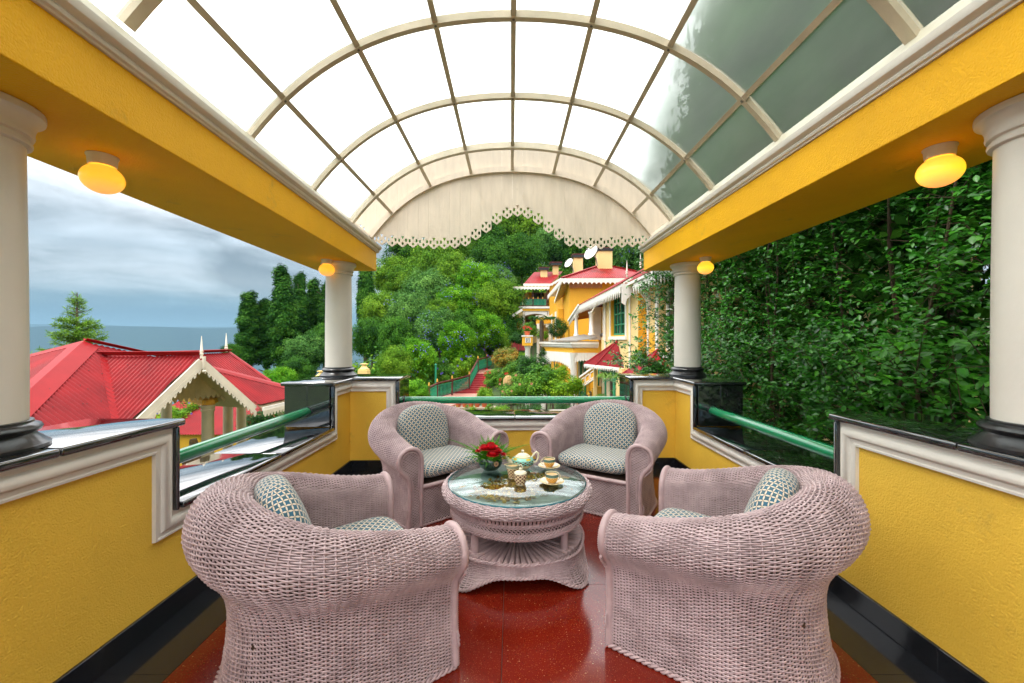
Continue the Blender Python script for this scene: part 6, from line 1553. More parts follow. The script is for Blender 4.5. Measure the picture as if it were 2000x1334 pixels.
# portico: deck, cornice, yellow band, arched boards, column
def portico():
    t = thing('portico', (3, 18, -3.7), 0, 'portico with cream cornice, ochre band and arched white boarding on a round white column', 'portico')
    path = [(3.595, 16.9), (2.57, 16.95), (1.55, 20.2)]
    def band(o_, z0, z1, name, m, th=.5):
        q = [(path[0][0], path[0][1]-o_), (path[1][0]-o_*.7, path[1][1]-o_), (path[2][0]-o_, path[2][1])]
        for a, b in zip(q, q[1:]):
            pts = [(a[0], a[1], z0), (b[0], b[1], z0), (b[0], b[1], z1), (a[0], a[1], z1)]
            d = Vector((b[0]-a[0], b[1]-a[1], 0)).normalized(); n = Vector((d.y, -d.x, 0)); n = n if n.dot(Vector((1, 1, 0))) > 0 else -n
            MB().slab(pts, tuple(n*th)).build(name, m, t)
    band(.16, 1.12, 1.20, 'cornice', m_fretw); band(.10, 1.02, 1.118, 'cornice', m_fretw); band(.04, .97, 1.018, 'cornice', m_fretw); band(0, .77, .968, 'ochre_band', m_ho)
    MB().slab([(3.59, 16.8, 1.21), (2.4, 16.85, 1.21), (1.4, 20.2, 1.21), (3.59, 20.2, 1.21)], (0, 0, .03)).build('deck', m_gutter, t)
    MB().slab([(3.58, 17.0, 1.38), (2.75, 17.1, 1.25), (1.9, 20.1, 1.25), (3.58, 20.1, 1.55)], (0, 0, .03)).build('lean_to_roof', m_gutter, t)
    # arched boards between the posts
    def arch(a, b, n, rise, z1, zmin):
        a = Vector(a); b = Vector(b); L = (b-a).length; d = (b-a)/L; w = L/n
        for i in range(n):
            f = (i+.5)/n; zb = zmin+rise*math.sin(PI*f)**.6; p = a+d*(i*w); MB().plate([[(0, zb), (w*.5, zb-.06), (w-.006, zb), (w-.006, z1), (0, z1)]], .03, d, (0, 0, 1), (p.x, p.y, 0)).build('arch_board', m_fretw, t)
    arch((1.55, 20.2, 0), (2.57, 16.95, 0), 16, .42, .768, -.05); arch((2.60, 16.95, 0), (3.59, 16.9, 0), 9, .10, .768, .38)
    for x, y in ((2.62, 17.05), (1.62, 20.1)):
        MB().lathe([(.20, -3.7), (.20, -3.5), (.155, -3.4), (.15, -1), (.135, .60), (.16, .64), (.15, .68), (.19, .74), (.19, .768)], 20, (x, y, 0)).build('column', m_fretw, t, smooth=True, sharp=50)
    MB().box((3.3, 17.3, -3.7), (3.35, 20.6, .76)).build('rear_wall', m_ho, t)
    for y in (17.9, 18.9):
        f = MB().box((3.22, y, -2.6), (3.28, y+.75, .35)).build('door', m_green, t); _W[f.name] = woff(f.parent)+Vector(f.location)
        MB().box((3.205, y+.15, -1.0), (3.218, y+.6, .2)).build('pane', m_curt, f)
    # stair balustrade with yellow panels
    q = [at(1133, 738, 16.8), at(1162, 717, 15.6), at(1162, 738, 15.6), at(1133, 758, 16.8)]
    MB().slab(q, (.07, .04, 0)).build('stair_balustrade', m_ho, t); MB().bar(q[0]+Vector((0, -.03, .03)), q[1]+Vector((0, -.03, .03)), .10, .07).build('stair_rail', m_fretw, t); MB().bar(q[3]+Vector((0, -.03, -.02)), q[2]+Vector((0, -.03, -.02)), .08, .05).build('stair_rail', m_fretw, t)
    for k in range(3):
        a = q[0].lerp(q[1], .06+k*.32); b = q[0].lerp(q[1], .30+k*.32); c = q[3].lerp(q[2], .30+k*.32); d = q[3].lerp(q[2], .06+k*.32); a, b, c, d = [p_+Vector((0, -.045, 0)) for p_ in (a.lerp(d, .22), b.lerp(c, .22), b.lerp(c, .82), a.lerp(d, .82))]
        for e, f in ((a, b), (b, c), (c, d), (d, a)): MB().bar(e, f, .02, .035).build('panel_strip', m_fretw, t)
    for k in range(8):
        a = at(1139+k*3.6, 779-k*3.4, 16.3-k*.12); MB().box((a.x, a.y, a.z-.5), (a.x+.75, a.y+.3, a.z)).build('stair_tread', m_lintel if k % 2 else m_blackp, t)
    p = at(1163, 700, 15.4); MB().box((p.x-.06, 15.4, -3), (p.x+.06, 15.5, .40)).build('door_post', m_hy, t)
portico()
# red hoods over the doors
def hood(apex, pts, lab, nx_=None):
    t = thing('door_hood', apex, 0, lab, 'awning', 'red corrugated hoods over the doors'); A_ = Vector(apex); cs = [Vector(p) for p in pts]
    for a, b in zip(cs, cs[1:]):
        if (b-a).length < .05: continue
        n_ = pn(A_, a, b); f = ((a+b)/2-A_); e = (b-a).normalized(); fall = n_.cross(e); fall = fall if fall.z < 0 else -fall
        corrugated([A_, a, b], tuple(fall), parent=t, pitch=.07, per=5, amp=.012); strip(A_, a, .03, n_, n_, name='hip_cap', parent=t)
        fret(a+Vector((0, 0, -.01)), b+Vector((0, 0, -.01)), .15, .10, name='hood_fret', m=m_fretw, parent=t, style=1)
        MB().bar(a+Vector((0, 0, -.02)), b+Vector((0, 0, -.02)), .03, .05).build('hood_edge', m_fretw, t)
    return t
hood((3.58, 13.8, 1.26), [(3.58, 15.9, .44), (2.68, 14.98, .42), (2.96, 14.3, .42), (3.58, 13.0, .40)], 'red corrugated hood over the green door, left of the two')
hood((3.80, 10.6, 1.05), [(3.80, 12.2, .36), (3.0, 11.2, .34), (3.1, 10.0, .34), (3.8, 9.3, .34)], 'red corrugated hood partly hidden by camellia sprigs, right of the two')
dr = thing('green_door', (3.3, 14, -2.2), 0, 'tall green double door with glazed panels under the left red hood', 'door')
for y in (13.55, 14.75, 15.95):
    f = MB().box((3.40, y, -2.4), (3.46, y+.13, .28)).build('door_frame', m_green, dr)
for y in (13.69, 14.89):
    f = MB().box((3.43, y, -2.3), (3.45, y+1.05, .2)).build('door_leaf', m_green, dr); _W[f.name] = woff(f.parent)+Vector(f.location)
    for (a_, b_) in ((.10, .48), (.57, .95)): MB().box((3.412, y+a_, -1.6), (3.428, y+b_, .1)).build('pane', m_curt, f)
MB().box((3.47, 12.8, -2.4), (3.59, 16.2, .40)).build('door_surround', m_hy, dr)
# ---- middle block
mid = thing('hotel_block', (5, 26, -1), 0, 'middle orange hotel block with red hipped roof and one large chimney', 'building')
MB().box((3.42, 24, -2), (8.5, 31, 4.75)).build('wall', m_ho, mid)
def hip(x0, x1, y0, y1, z0, z1, parent, ov=.5, ridge=None, pitch=.12):
    x0 -= ov; x1 += ov; y0 -= ov; y1 += ov; rx0 = (x0+x1)/2; h = (x1-x0)/2; ry0, ry1 = y0+h, max(y0+h+.02, y1-h); R0 = (rx0, ry0, z1); R1 = (rx0, ry1, z1)
    a, b, c, d = (x0, y0, z0), (x1, y0, z0), (x1, y1, z0), (x0, y1, z0)
    corrugated([a, b, R0], (0, -1, -.5), parent=parent, pitch=pitch, per=4, amp=.018); corrugated([a, R0, R1, d], (-1, 0, -.5), parent=parent, pitch=pitch, per=4, amp=.018); corrugated([b, c, R1, R0], (1, 0, -.5), parent=parent, pitch=pitch, per=3, amp=.018)
    for p, q in ((a, R0), (b, R0), (R0, R1)): MB().bar(Vector(p)+Vector((0, 0, .03)), Vector(q)+Vector((0, 0, .03)), .2, .05).build('ridge_cap', m_redcap, parent)
    fret((x0, y0, z0-.02), (x1, y0, z0-.02), .34, .26, name='eave_fret', m=m_fretw, parent=parent, style=2); fret((x0, y1, z0-.02), (x0, y0, z0-.02), .34, .26, name='eave_fret', m=m_fretw, parent=parent, style=2)
    MB().box((x0+.05, y0+.05, z0-.12), (x1-.05, y1-.05, z0-.06)).build('soffit', m_soff, parent)
hip(3.42, 8.5, 24, 32, 4.86, 6.2, mid)
for i in range(17):
    x = 3.38+i*.115; MB().plate([[(0, 4.40), (.055, 4.30), (.11, 4.40), (.11, 4.84), (0, 4.84)]], .03, (1, 0, 0), (0, 0, 1), (x, 23.93, 0)).build('hanging_board', Mt('salmon_boards', (.62, .30, .16), rough=.6, var=.1) if i == 0 else bpy.data.materials['salmon_boards'], mid)
def chimney(pxl, pxr, ptop, pbot, Y, parent, capx=2.5, caph=6, m=None):
    a = at(pxl, ptop, Y); b = at(pxr, pbot, Y); w = b.x-a.x; s = Y/800
    c = MB().box((a.x, Y, b.z-.8), (b.x, Y+w*.9, a.z)).build('chimney', m or m_hy, parent); _W[c.name] = woff(c.parent)+Vector(c.location)
    MB().box((a.x-capx*s, Y-capx*s, a.z), (b.x+capx*s, Y+w*.9+capx*s, a.z+caph*.75*s)).build('chimney_cap', m_blackp, c); MB().box((a.x-capx*1.3*s, Y-capx*1.3*s, a.z+caph*.75*s), (b.x+capx*1.3*s, Y+w*.9+capx*s, a.z+caph*s)).build('cap_slab', m_maroon, c)
chimney(1168.5, 1196, 490, 535, 25.5, mid, 1.6, 7); 
chimney(1121, 1138.5, 503, 537, 31, mid, 2.5, 7)
def dish(px, py, Y, r, lab, face=(-.75, -.55, .45)):
    c = at(px, py, Y); t = thing('satellite_dish', tuple(c), 0, lab, 'satellite dish', 'white satellite dishes beside the chimneys'); n = Vector(face).normalized(); q = n.to_track_quat('Z', 'Y').to_matrix(); prof = [(r*k/8, .22*r*(k/8)**2) for k in range(9)]
    vs = []; fs = []
    for rr_, z in prof:
        for j in range(24): vs.append(c+q @ Vector((rr_*math.cos(2*PI*j/24), rr_*math.sin(2*PI*j/24), z)))
    for i in range(8):
        for j in range(24): fs.append((i*24+j, i*24+(j+1) % 24, (i+1)*24+(j+1) % 24, (i+1)*24+j))
    o = MB().add(vs, fs).build('reflector', m_fretw, t, smooth=True); so = o.modifiers.new('thick', 'SOLIDIFY'); so.thickness = .02
    MB().tube([c-n*.05, c-n*.25+Vector((.1, 0, -.2)), c+Vector((.35, .1, -.75))], .035, 8).build('mount', m_gutter, t, smooth=True)
    MB().tube([c+q @ Vector((0, -r*.95, .2*r)), c+n*r*.9], .015, 6).build('feed_arm', m_gutter, t); MB().tube([c+n*r*.85, c+n*r*1.0], .04, 8).build('receiver', m_gutter, t)
dish(1156, 494.5, 24.6, .48, 'larger white satellite dish left of the big chimney'); dish(1112, 514.5, 30.5, .38, 'smaller white satellite dish between the far chimneys')
# side eaves of the middle block, stepping back
MB().slab([at(1095, 556, 24.2), at(1084, 588, 27), at(1100, 575, 27), at(1112, 552, 24.5)], (.1, .1, -.05)).build('side_verge', m_soff, mid)
MB().bar(at(1098, 549, 24), at(1084, 590, 27.5), .10, .18).build('bargeboard', m_fretw, mid)
MB().box((3.05, 26.5, -1), (3.40, 31, 3.3)).build('side_bay', m_ho, mid)
MB().box((2.99, 27.3, .5), (3.049, 28.0, 3.2)).build('pilaster', m_fretw, mid); MB().box((2.99, 30.0, .5), (3.049, 30.5, 3.2)).build('pilaster', m_fretw, mid)
# ---- far balcony house
far = thing('balcony_house', (2.5, 38, 2.0), 0, 'far yellow house with red roof, green-railed balcony and two small chimneys', 'building')
Yf = 38.0
def bx(x0, x1, yt, yb_, d0, d1, name, m, parent=far):
    a = at(x0, yt, Yf); b = at(x1, yb_, Yf); return MB().box((a.x, Yf+d0, b.z), (b.x, Yf+d1, a.z)).build(name, m, parent)
bx(1024, 1120, 566, 700, 2.2, 9, 'wall', m_hy); bx(1073, 1118, 556, 645, .2, 2.19, 'wall', m_ho)
bx(1035, 1040, 566, 598, 2.0, 2.19, 'pilaster', m_ho)
f = bx(1041, 1066, 566, 598, 2.1, 2.19, 'window', m_maroon); _W[f.name] = woff(f.parent)+Vector(f.location)
for k in range(4): bx(1042+k*6.2, 1046.8+k*6.2, 568, 597, 2.04, 2.09, 'pane', m_pane, f)
bx(1013, 1073, 598.5, 602.5, -.15, 2.3, 'balcony_slab', m_fretw); bx(1018, 1072, 602.6, 607, -.05, 2.2, 'ochre_band', m_ho)
for x in (1014.5, 1041, 1068): bx(x-.9, x+.9, 564, 598, .02, .12, 'balcony_post', m_maroon)
bx(1014, 1069, 582, 583.6, .0, .1, 'balcony_rail', m_maroon); bx(1014, 1069, 596.5, 598, .0, .1, 'balcony_rail', m_maroon)
for k in range(24): bx(1016.2+k*2.2, 1017.6+k*2.2, 584, 596.4, .03, .07, 'baluster', m_green)
for k in range(5): bx(1022+k*9.2, 1024+k*9.2, 580, 584, -.06, -.01, 'brass_lamp', m_lintel)
fa = at(1001.5, 562, Yf); fb = at(1072, 562, Yf); fret((fa.x, Yf-.6, fa.z), (fb.x, Yf-.6, fa.z), .28, .3, name='eave_fret', m=m_fretw, parent=far, style=2); MB().slab([(fa.x, Yf-.6, fa.z), (fb.x, Yf-.6, fa.z), (fb.x, Yf+2.2, fa.z+.25), (fa.x, Yf+2.2, fa.z+.25)], (0, 0, .06)).build('balcony_roof', m_soff, far)
for x, w in ((1022.5, 2.3), (1071.5, 2)): p = at(x, 607, Yf); q = at(x, 660, Yf); MB().lathe([(w*Yf/800*1.2, q.z), (w*Yf/800, q.z+.2), (w*Yf/800*.9, p.z-.15), (w*Yf/800*1.4, p.z)], 14, (p.x, Yf+.15, 0)).build('column', m_fretw, far, smooth=True)
for k in range(20):
    f_ = (k+.5)/20; x0 = 1025+k*2.2; zb = at(0, 617-5*math.sin(PI*f_)**.7, Yf).z; a = at(x0, 607.2, Yf); MB().plate([[(0, zb), (.05, zb-.07), (.1, zb), (.1, a.z), (0, a.z)]], .04, (1, 0, 0), (0, 0, 1), (a.x, Yf+.1, 0)).build('arch_board', m_fretw, far)
f = bx(1029, 1038, 617, 635, 2.1, 2.19, 'window', m_maroon); f = bx(1041, 1058, 613, 640, 2.1, 2.19, 'door', m_pane)
# roof of the far house
za = at(0, 555, Yf).z; e0 = at(1023, 555, Yf); e1 = at(1075, 555, Yf); rg0 = at(1100, 529.5, Yf+3); rg1 = at(1123, 534, Yf+3); s2 = at(1121, 542.5, Yf)
corrugated([(e0.x, Yf-.3, e0.z), (e1.x, Yf-.3, e1.z), (rg0.x, Yf+3.2, rg0.z), ((e0.x+rg0.x)/2-.9, Yf+3.2, (e0.z+rg0.z)/2+.25)], (-.6, -1, -.6), parent=far, pitch=.15, per=4, amp=.02)
corrugated([(e1.x, Yf-.3, e1.z), (s2.x, Yf-.3, s2.z+.0), (rg1.x, Yf+3.2, rg1.z), (rg0.x, Yf+3.2, rg0.z)], (.2, -1, -.6), parent=far, pitch=.15, per=4, amp=.02)
fret((e0.x-.05, Yf-.35, e0.z), (e1.x, Yf-.35, e1.z), .28, .3, name='eave_fret', m=m_fretw, parent=far, style=2); fret((e1.x, Yf-.35, e1.z), (at(1094, 544, Yf).x, Yf-.35, at(0, 544, Yf).z), .28, .3, name='eave_fret', m=m_fretw, parent=far, style=2); fret((at(1094, 544, Yf).x, Yf-.35, at(0, 544, Yf).z), (s2.x, Yf-.35, s2.z), .28, .3, name='eave_fret', m=m_fretw, parent=far, style=2)
MB().box((at(1073, 0, Yf).x, Yf-.1, at(0, 640, Yf).z), (at(1112, 0, Yf).x, Yf+.15, at(0, 556, Yf).z)).build('wall', m_ho, far)
chimney(1056, 1069, 527.5, 545, Yf+1.5, far, 3, 5.5); chimney(1080, 1091, 518.5, 540, Yf+2.2, far, 5, 6)
# lean-to and small arches to its right
lt = thing('lean_to', (.6, 37.5, 2), 0, 'small cream lean-to at the left end of the far balcony house', 'building')
a = at(1004, 616, 37.6); b = at(1019, 645, 37.6); MB().slab([(a.x, 37.6, b.z), (b.x, 37.6, b.z), (b.x, 37.6, at(0, 606, 37.6).z), (a.x, 37.6, at(0, 614, 37.6).z)], (0, 2, 0)).build('wall', m_hy, lt); MB().bar(at(1001, 617, 37.4), at(1020, 605, 37.4), .3, .22).build('bargeboard', m_fretw, lt)
MB().box((at(1008, 0, 37.55).x, 37.55, at(0, 640, 37.55).z), (at(1015, 0, 37.55).x, 37.59, at(0, 618, 37.55).z)).build('door', m_ho, lt)
ar = thing('garden_arcade', (2, 31, 1), 0, 'small white arcade with ochre band between the palm and the far house', 'arcade')
a = at(1050, 620, 31); b = at(1095, 632, 31); MB().box((a.x, 31, b.z), (b.x, 33, a.z)).build('ochre_band', m_ho, ar); MB().box((a.x-.1, 30.9, a.z), (b.x+.1, 33, a.z+.15)).build('cornice', m_fretw, ar)
for x in (1051, 1074, 1094): p = at(x, 632, 31); MB().box((p.x-.09, 31, -.5), (p.x+.09, 31.2, p.z)).build('post', m_fretw, ar)
for k in range(9): p = at(1053+k*4.4, 632, 31); MB().box((p.x, 31.05, p.z-.1-.35*abs((k % 5)-2)/2), (p.x+.16, 31.08, p.z)).build('arch_board', m_fretw, ar)
MB().box((at(1053, 0, 33).x, 33, -.5), (at(1093, 0, 33).x, 33.1, b.z)).build('rear_wall', m_hy, ar)

# ================================================================== garden path, steps, railings
m_path = Mt('pink_paving', (.50, .22, .17), rough=.8, var=.15, vs=3); m_step = Mt('maroon_step', (.28, .02, .025), rough=.5, var=.2, vs=4); m_kerb = Mt('dark_kerb', (.05, .045, .045), rough=.7, var=.3, vs=5)
path = MB().slab([(-6.3, 22.0, -2.22), (-3.2, 22.0, -2.22), (-1.75, 27.0, -2.22), (-3.75, 27.0, -2.22)], (0, 0, -.4)).build('path', m_path); tag(path, kind='structure')
steps = thing('garden_steps', (-2.8, 28, -2.2), 0, 'flight of maroon steps climbing from the pink path', 'steps')
for k in range(9):
    y = 27.0+k*.31; f_ = k/9; x0 = -3.75+f_*1.2; x1 = -1.95+f_*.75; z = -2.20+k*.118
    s_ = MB().box((x0, y, z-.5), (x1, y+.33, z+.118)).build('step', m_step, steps); MB().box((x0-.22, y, z-.5), (x0-.002, y+.33, z+.20)).build('kerb_block', m_kerb, steps)
up = MB().slab([(-2.6, 29.75, -1.135), (-1.2, 29.75, -1.135), (-.6, 36, -1.0), (-2.2, 36, -1.0)], (0, 0, -.4)).build('upper_path', m_path); tag(up, kind='structure')
us = thing('garden_steps', (0, 40, 0), 0, 'second, distant flight of maroon steps beside the green handrail', 'steps')
for k in range(7): a = at(1000+k*.6, 671-k*3.5, 36+k*.4); MB().box((a.x-.1, 36+k*.4, a.z-.6), (a.x+1.5-k*.12, 36.42+k*.4, a.z)).build('step', m_step, us)
def fence(pts, lab, h=.95, grp='green and maroon railings up the garden steps'):
    t = thing('garden_railing', pts[0], 0, lab, 'railing', grp)
    for p in pts:
        MB().box((p[0]-.05, p[1]-.05, p[2]), (p[0]+.05, p[1]+.05, p[2]+h+.08)).build('post', m_maroon, t); MB().lathe([(.055, 0), (.06, .05), (.03, .08), (.05, .13), (.0, .2)], 8, (p[0], p[1], p[2]+h+.08)).build('gilt_knob', m_lintel, t)
    for a, b in zip(pts, pts[1:]):
        a = Vector(a); b = Vector(b); MB().bar(a+Vector((0, 0, h)), b+Vector((0, 0, h)), .08, .07).build('top_rail', m_maroon, t); MB().bar(a+Vector((0, 0, .14)), b+Vector((0, 0, .14)), .06, .05).build('bottom_rail', m_kerb, t); MB().bar(a+Vector((0, 0, h-.13)), b+Vector((0, 0, h-.13)), .04, .04).build('middle_rail', m_green, t)
        n = max(3, int((b-a).length/.16))
        for i in range(1, n): q = a.lerp(b, i/n); MB().tube([q+Vector((0, 0, .16)), q+Vector((0, 0, .35)), q+Vector((0, 0, .5)), q+Vector((0, 0, h-.12))], [.016, .03, .018, .026], 6).build('baluster', m_green, t)
P5 = [tuple(at(838, 792, 21.5)), tuple(at(854, 781, 23.5)), tuple(at(883, 772, 25.3)), tuple(at(916.5, 761, 27.4)), tuple(at(933.5, 727.5, 30)), tuple(at(951, 720.5, 33)), tuple(at(968, 714, 36))]
fence(P5, 'green balustered railing with maroon posts, left side of the garden steps')
fence([tuple(at(986, 688, 38)), tuple(at(992, 686, 39.5)), tuple(at(1000, 669, 42))], 'short far railing climbing towards the balcony house', h=1.0)

# ================================================================== garden planting
def bush(px, py, rp, Y, k, lab, asp=.85, leaf=None, name='shrub', cat='shrub', grp='shrubs in the garden below the hotel'):
    c = at(px, py, Y); R = rp*Y/800; gz = min(float(ground_z(c.x, Y)), c.z-R*.8); t = thing(name, (c.x, Y, gz), 0, lab, cat, grp)
    o = mesh_obj('foliage', get_bush(k, rgt.randrange(2)), t); o.location = Vector((0, 0, c.z-gz)); o.scale = (R, R, R*asp); o.rotation_euler = (0, 0, rgt.uniform(0, 6.28))
    rr = random.Random(px); mb = MB()
    for i in range(5): a = rr.uniform(0, 6.28); mb.tube([(c.x, Y, gz), (c.x+.3*R*math.cos(a), Y+.3*R*math.sin(a), (gz+c.z)/2), (c.x+.6*R*math.cos(a), Y+.6*R*math.sin(a), c.z+.1*R)], [.03, .02, .01], 5)
    mb.build('stems', m_bark, t); return t, c, R
bushes = {}
BM = [leaf_mat('shrub_bright', (.05, .16, .004), (.13, .30, .010), (.32, .50, .02), scale=1.0, trans=.3, spec=.15), leaf_mat('shrub_mid', (.018, .095, .006), (.06, .20, .012), (.20, .38, .03), scale=1, trans=.25, spec=.15), leaf_mat('shrub_dark', (.006, .04, .006), (.018, .085, .010), (.05, .16, .014), scale=1, trans=.15, spec=.15), leaf_mat('shrub_orange', (.03, .13, .006), (.14, .22, .01), (.50, .22, .012), scale=2, trans=.25)]
def get_bush(k, v):
    if (k, v) not in bushes: bushes[(k, v)] = crown_mesh('foliage', BM[k], 500+k*10+v, R=(1, 1, 1), blobs=46, br=(.18, .34), n=9000, leaf=.085, up=.5, bias=.5, bottom=-.7)
    return bushes[(k, v)]
m_flw = Mt('red_flower', (.60, .012, .015), rough=.5, var=.3, vs=20); m_flp = Mt('pink_flower', (.70, .25, .18), rough=.5, var=.3, vs=20); m_flb = Mt('violet_flower', (.10, .07, .45), rough=.5, var=.3, vs=20)
def flowers_on(t, c, R, n, m, nm, s=.06, seed=1, asp=.85):
    rr = random.Random(seed)
    for i in range(n):
        a = rr.uniform(PI, 2*PI); e = rr.uniform(.0, 1.2); d = Vector((math.cos(a)*math.cos(e), math.sin(a)*math.cos(e), math.sin(e)*asp)); p = c+d*R*1.03; mb = MB()
        for q in range(5): b = 2*PI*q/5; u = Vector((math.cos(b), -.3, math.sin(b))); w = Vector((-math.sin(b), 0, math.cos(b)))*.45; mb.add([p, p+(u-w)*s*.6, p+u*s, p+(u+w)*s*.6], [(0, 1, 2, 3)])
        mb.build(nm, m, t)
def vine(px, py, rp, Y, lab, k=0):
    t, c, R = bush(px, py, rp, Y, k, lab, 1.0, name='vine_hedge', cat='hedge', grp='vine covered hedge beside the steps'); flowers_on(t, c, R, 7, m_flb, 'violet_flower', .08, px); return t
vine(868, 728, 30, 27, 'vine-covered hedge end with the bare green post, left of the railing', 1); vine(900, 716, 32, 30, 'vine-covered hedge above the first bays of the railing', 0); vine(930, 702, 27, 33, 'vine-covered hedge behind the top of the steps', 1); vine(960, 693, 25, 36, 'vine-covered hedge right of the steps top, below the bright tree', 0); vine(985, 690, 18, 38, 'smallest stretch of vine hedge, next to the far railing', 1)
pp = at(851, 748, 25); gpz = thing('trellis_post', (pp.x, 25, -2.2), 0, 'slim bright green post at the left end of the vine hedge', 'post'); MB().tube([(pp.x, 25, -2.3), (pp.x, 25, at(0, 713, 25).z)], .06, 8).build('post_shaft', m_green, gpz, smooth=True); MB().lathe([(0, 0), (.08, .01), (.08, .05), (0, .09)], 8, (pp.x, 25, at(0, 713, 25).z)).build('post_knob', m_green, gpz, smooth=True)
L_ = [(992, 702, 32, 24, 3, 'clipped dome shrub turning orange on top, left of the sign pillar'), (1003, 728, 30, 20, 1, 'green shrub under the orange dome'), (966, 742, 28, 19, 1, 'dark rose shrub with red flowers right of the steps'), (948, 772, 24, 17, 0, 'bright green low shrub at the foot of the steps'),
      (1040, 720, 40, 18, 2, 'dark green shrub under the sign pillar'), (1012, 765, 40, 14.5, 1, 'large loose shrub in front of the hotel garden'), (1052, 752, 50, 13.5, 1, 'largest dark shrub in the middle of the garden'), (1100, 760, 42, 13, 0, 'bright yellow-green shrub before the portico'), (1085, 732, 32, 16, 0, 'yellow-green shrub below the portico arch'), (1122, 752, 20, 13, 0, 'small bright shrub against the portico column'),
      (1036, 645, 20, 31, 1, 'leafy shrub behind the sign pillar'), (1010, 662, 20, 33, 2, 'dark shrub beside the far railing'), (1060, 655, 14, 30, 0, 'light shrub under the palm'), (1025, 700, 18, 22, 0, 'light green shrub left of the sign pillar column'), (1066, 690, 16, 20, 2, 'narrow dark creeper beside the portico'),
      (905, 812, 30, 10, 0, 'bright shrub just below the rear rail, left'), (970, 812, 34, 9.5, 0, 'bright shrub just below the rear rail, centre'), (1040, 812, 34, 9.5, 2, 'dark shrub just below the rear rail, right'), (1105, 812, 34, 9.5, 2, 'dark shrub below the rear rail, beneath the portico'), (1170, 790, 26, 11, 1, 'green shrub before the green door'),
      (345, 810, 40, 14.5, 0, 'bright hibiscus bush seen between the pavilion columns'), (310, 850, 30, 13.5, 1, 'green bush at the left behind the pavilion'), (520, 830, 50, 12.5, 2, 'dark shrub under the pavilion eave'), (560, 850, 40, 11, 2, 'dark shrub beside the corner pier'), (440, 850, 40, 16.5, 1, 'green bush beyond the middle pavilion columns'),
      (1250, 700, 20, 9, 1, 'leafy sprig shrub in front of the right red hood'), (1275, 720, 26, 8, 2, 'glossy shrub at the foot of the far right column')]
for r_ in L_:
    t, c, R = bush(*r_)
    if 'rose' in r_[5]: flowers_on(t, c, R, 8, m_flw, 'red_flower', .07, 3)
    if 'largest dark' in r_[5] or 'large loose' in r_[5]: flowers_on(t, c, R, 3, m_flp, 'pink_flower', .05, 4)
    if 'hibiscus' in r_[5]: flowers_on(t, c, R, 8, m_flb, 'violet_flower', .05, 5)
# clipped dark yew
bushes[(9, 0)] = bushes[(9, 1)] = crown_mesh('foliage', BM[2], 999, R=(1, 1, 1), blobs=170, br=(.16, .22), n=16000, leaf=.05, up=.2, bias=.3, bottom=-1)
t, c, R = bush(1090, 642, 24, 24, 9, 'dense dark clipped yew left of the orange wall', 1.0, name='clipped_yew', grp=None)
# palm
def palm(px, py, Y, h, R, lab, m, cat='palm', n=13, tr=.13):
    c = at(px, py, Y); t = thing('palm', (c.x, Y, c.z-h), 0, lab, cat); mb = MB(); k = 8; mb.tube([(c.x, Y, c.z-h+h*i/k) for i in range(k+1)], [tr+.15*tr*(i % 2) for i in range(k+1)], 8); mb.build('trunk', m_bark, t, smooth=True); rr = random.Random(5)
    for i in range(n):
        a = 2*PI*i/n; L = R*rr.uniform(.8, 1.1); mb = MB(); d = Vector((math.cos(a), math.sin(a), .45)); o = c.copy(); q = o+d*L*.55+Vector((0, 0, .02)); mb.tube([o, o+d*L*.3, q], .015, 4)
        for j in range(15):
            b = (j-7)/7*1.25; u = Vector((math.cos(a+b), math.sin(a+b), .25-.5*abs(b)/1.25)); s = u.cross(Vector((0, 0, 1))).normalized()*.035*min(1, R/.8); e = q+u*L*.55*(1-.25*abs(b)/1.25)-Vector((0, 0, .12)); md = q.lerp(e, .5)+Vector((0, 0, .03)); mb.add([q, md-s, e, md+s], [(0, 1, 2, 3)])
        mb.build('fan_leaf', m, t)
m_palm = leaf_mat('palm_leaf', (.03, .12, .02), (.06, .22, .03), (.12, .34, .06), trans=.25)
palm(1058, 627, 26, 2.2, .95, 'fan palm in front of the far house', m_palm)
palm(1194, 738, 9.5, 1.2, .34, 'yellow-green young palm beside the pier at the right of the rear rail', leaf_mat('young_palm_leaf', (.10, .22, .01), (.22, .38, .02), (.38, .5, .04), trans=.25), n=9, tr=.03)
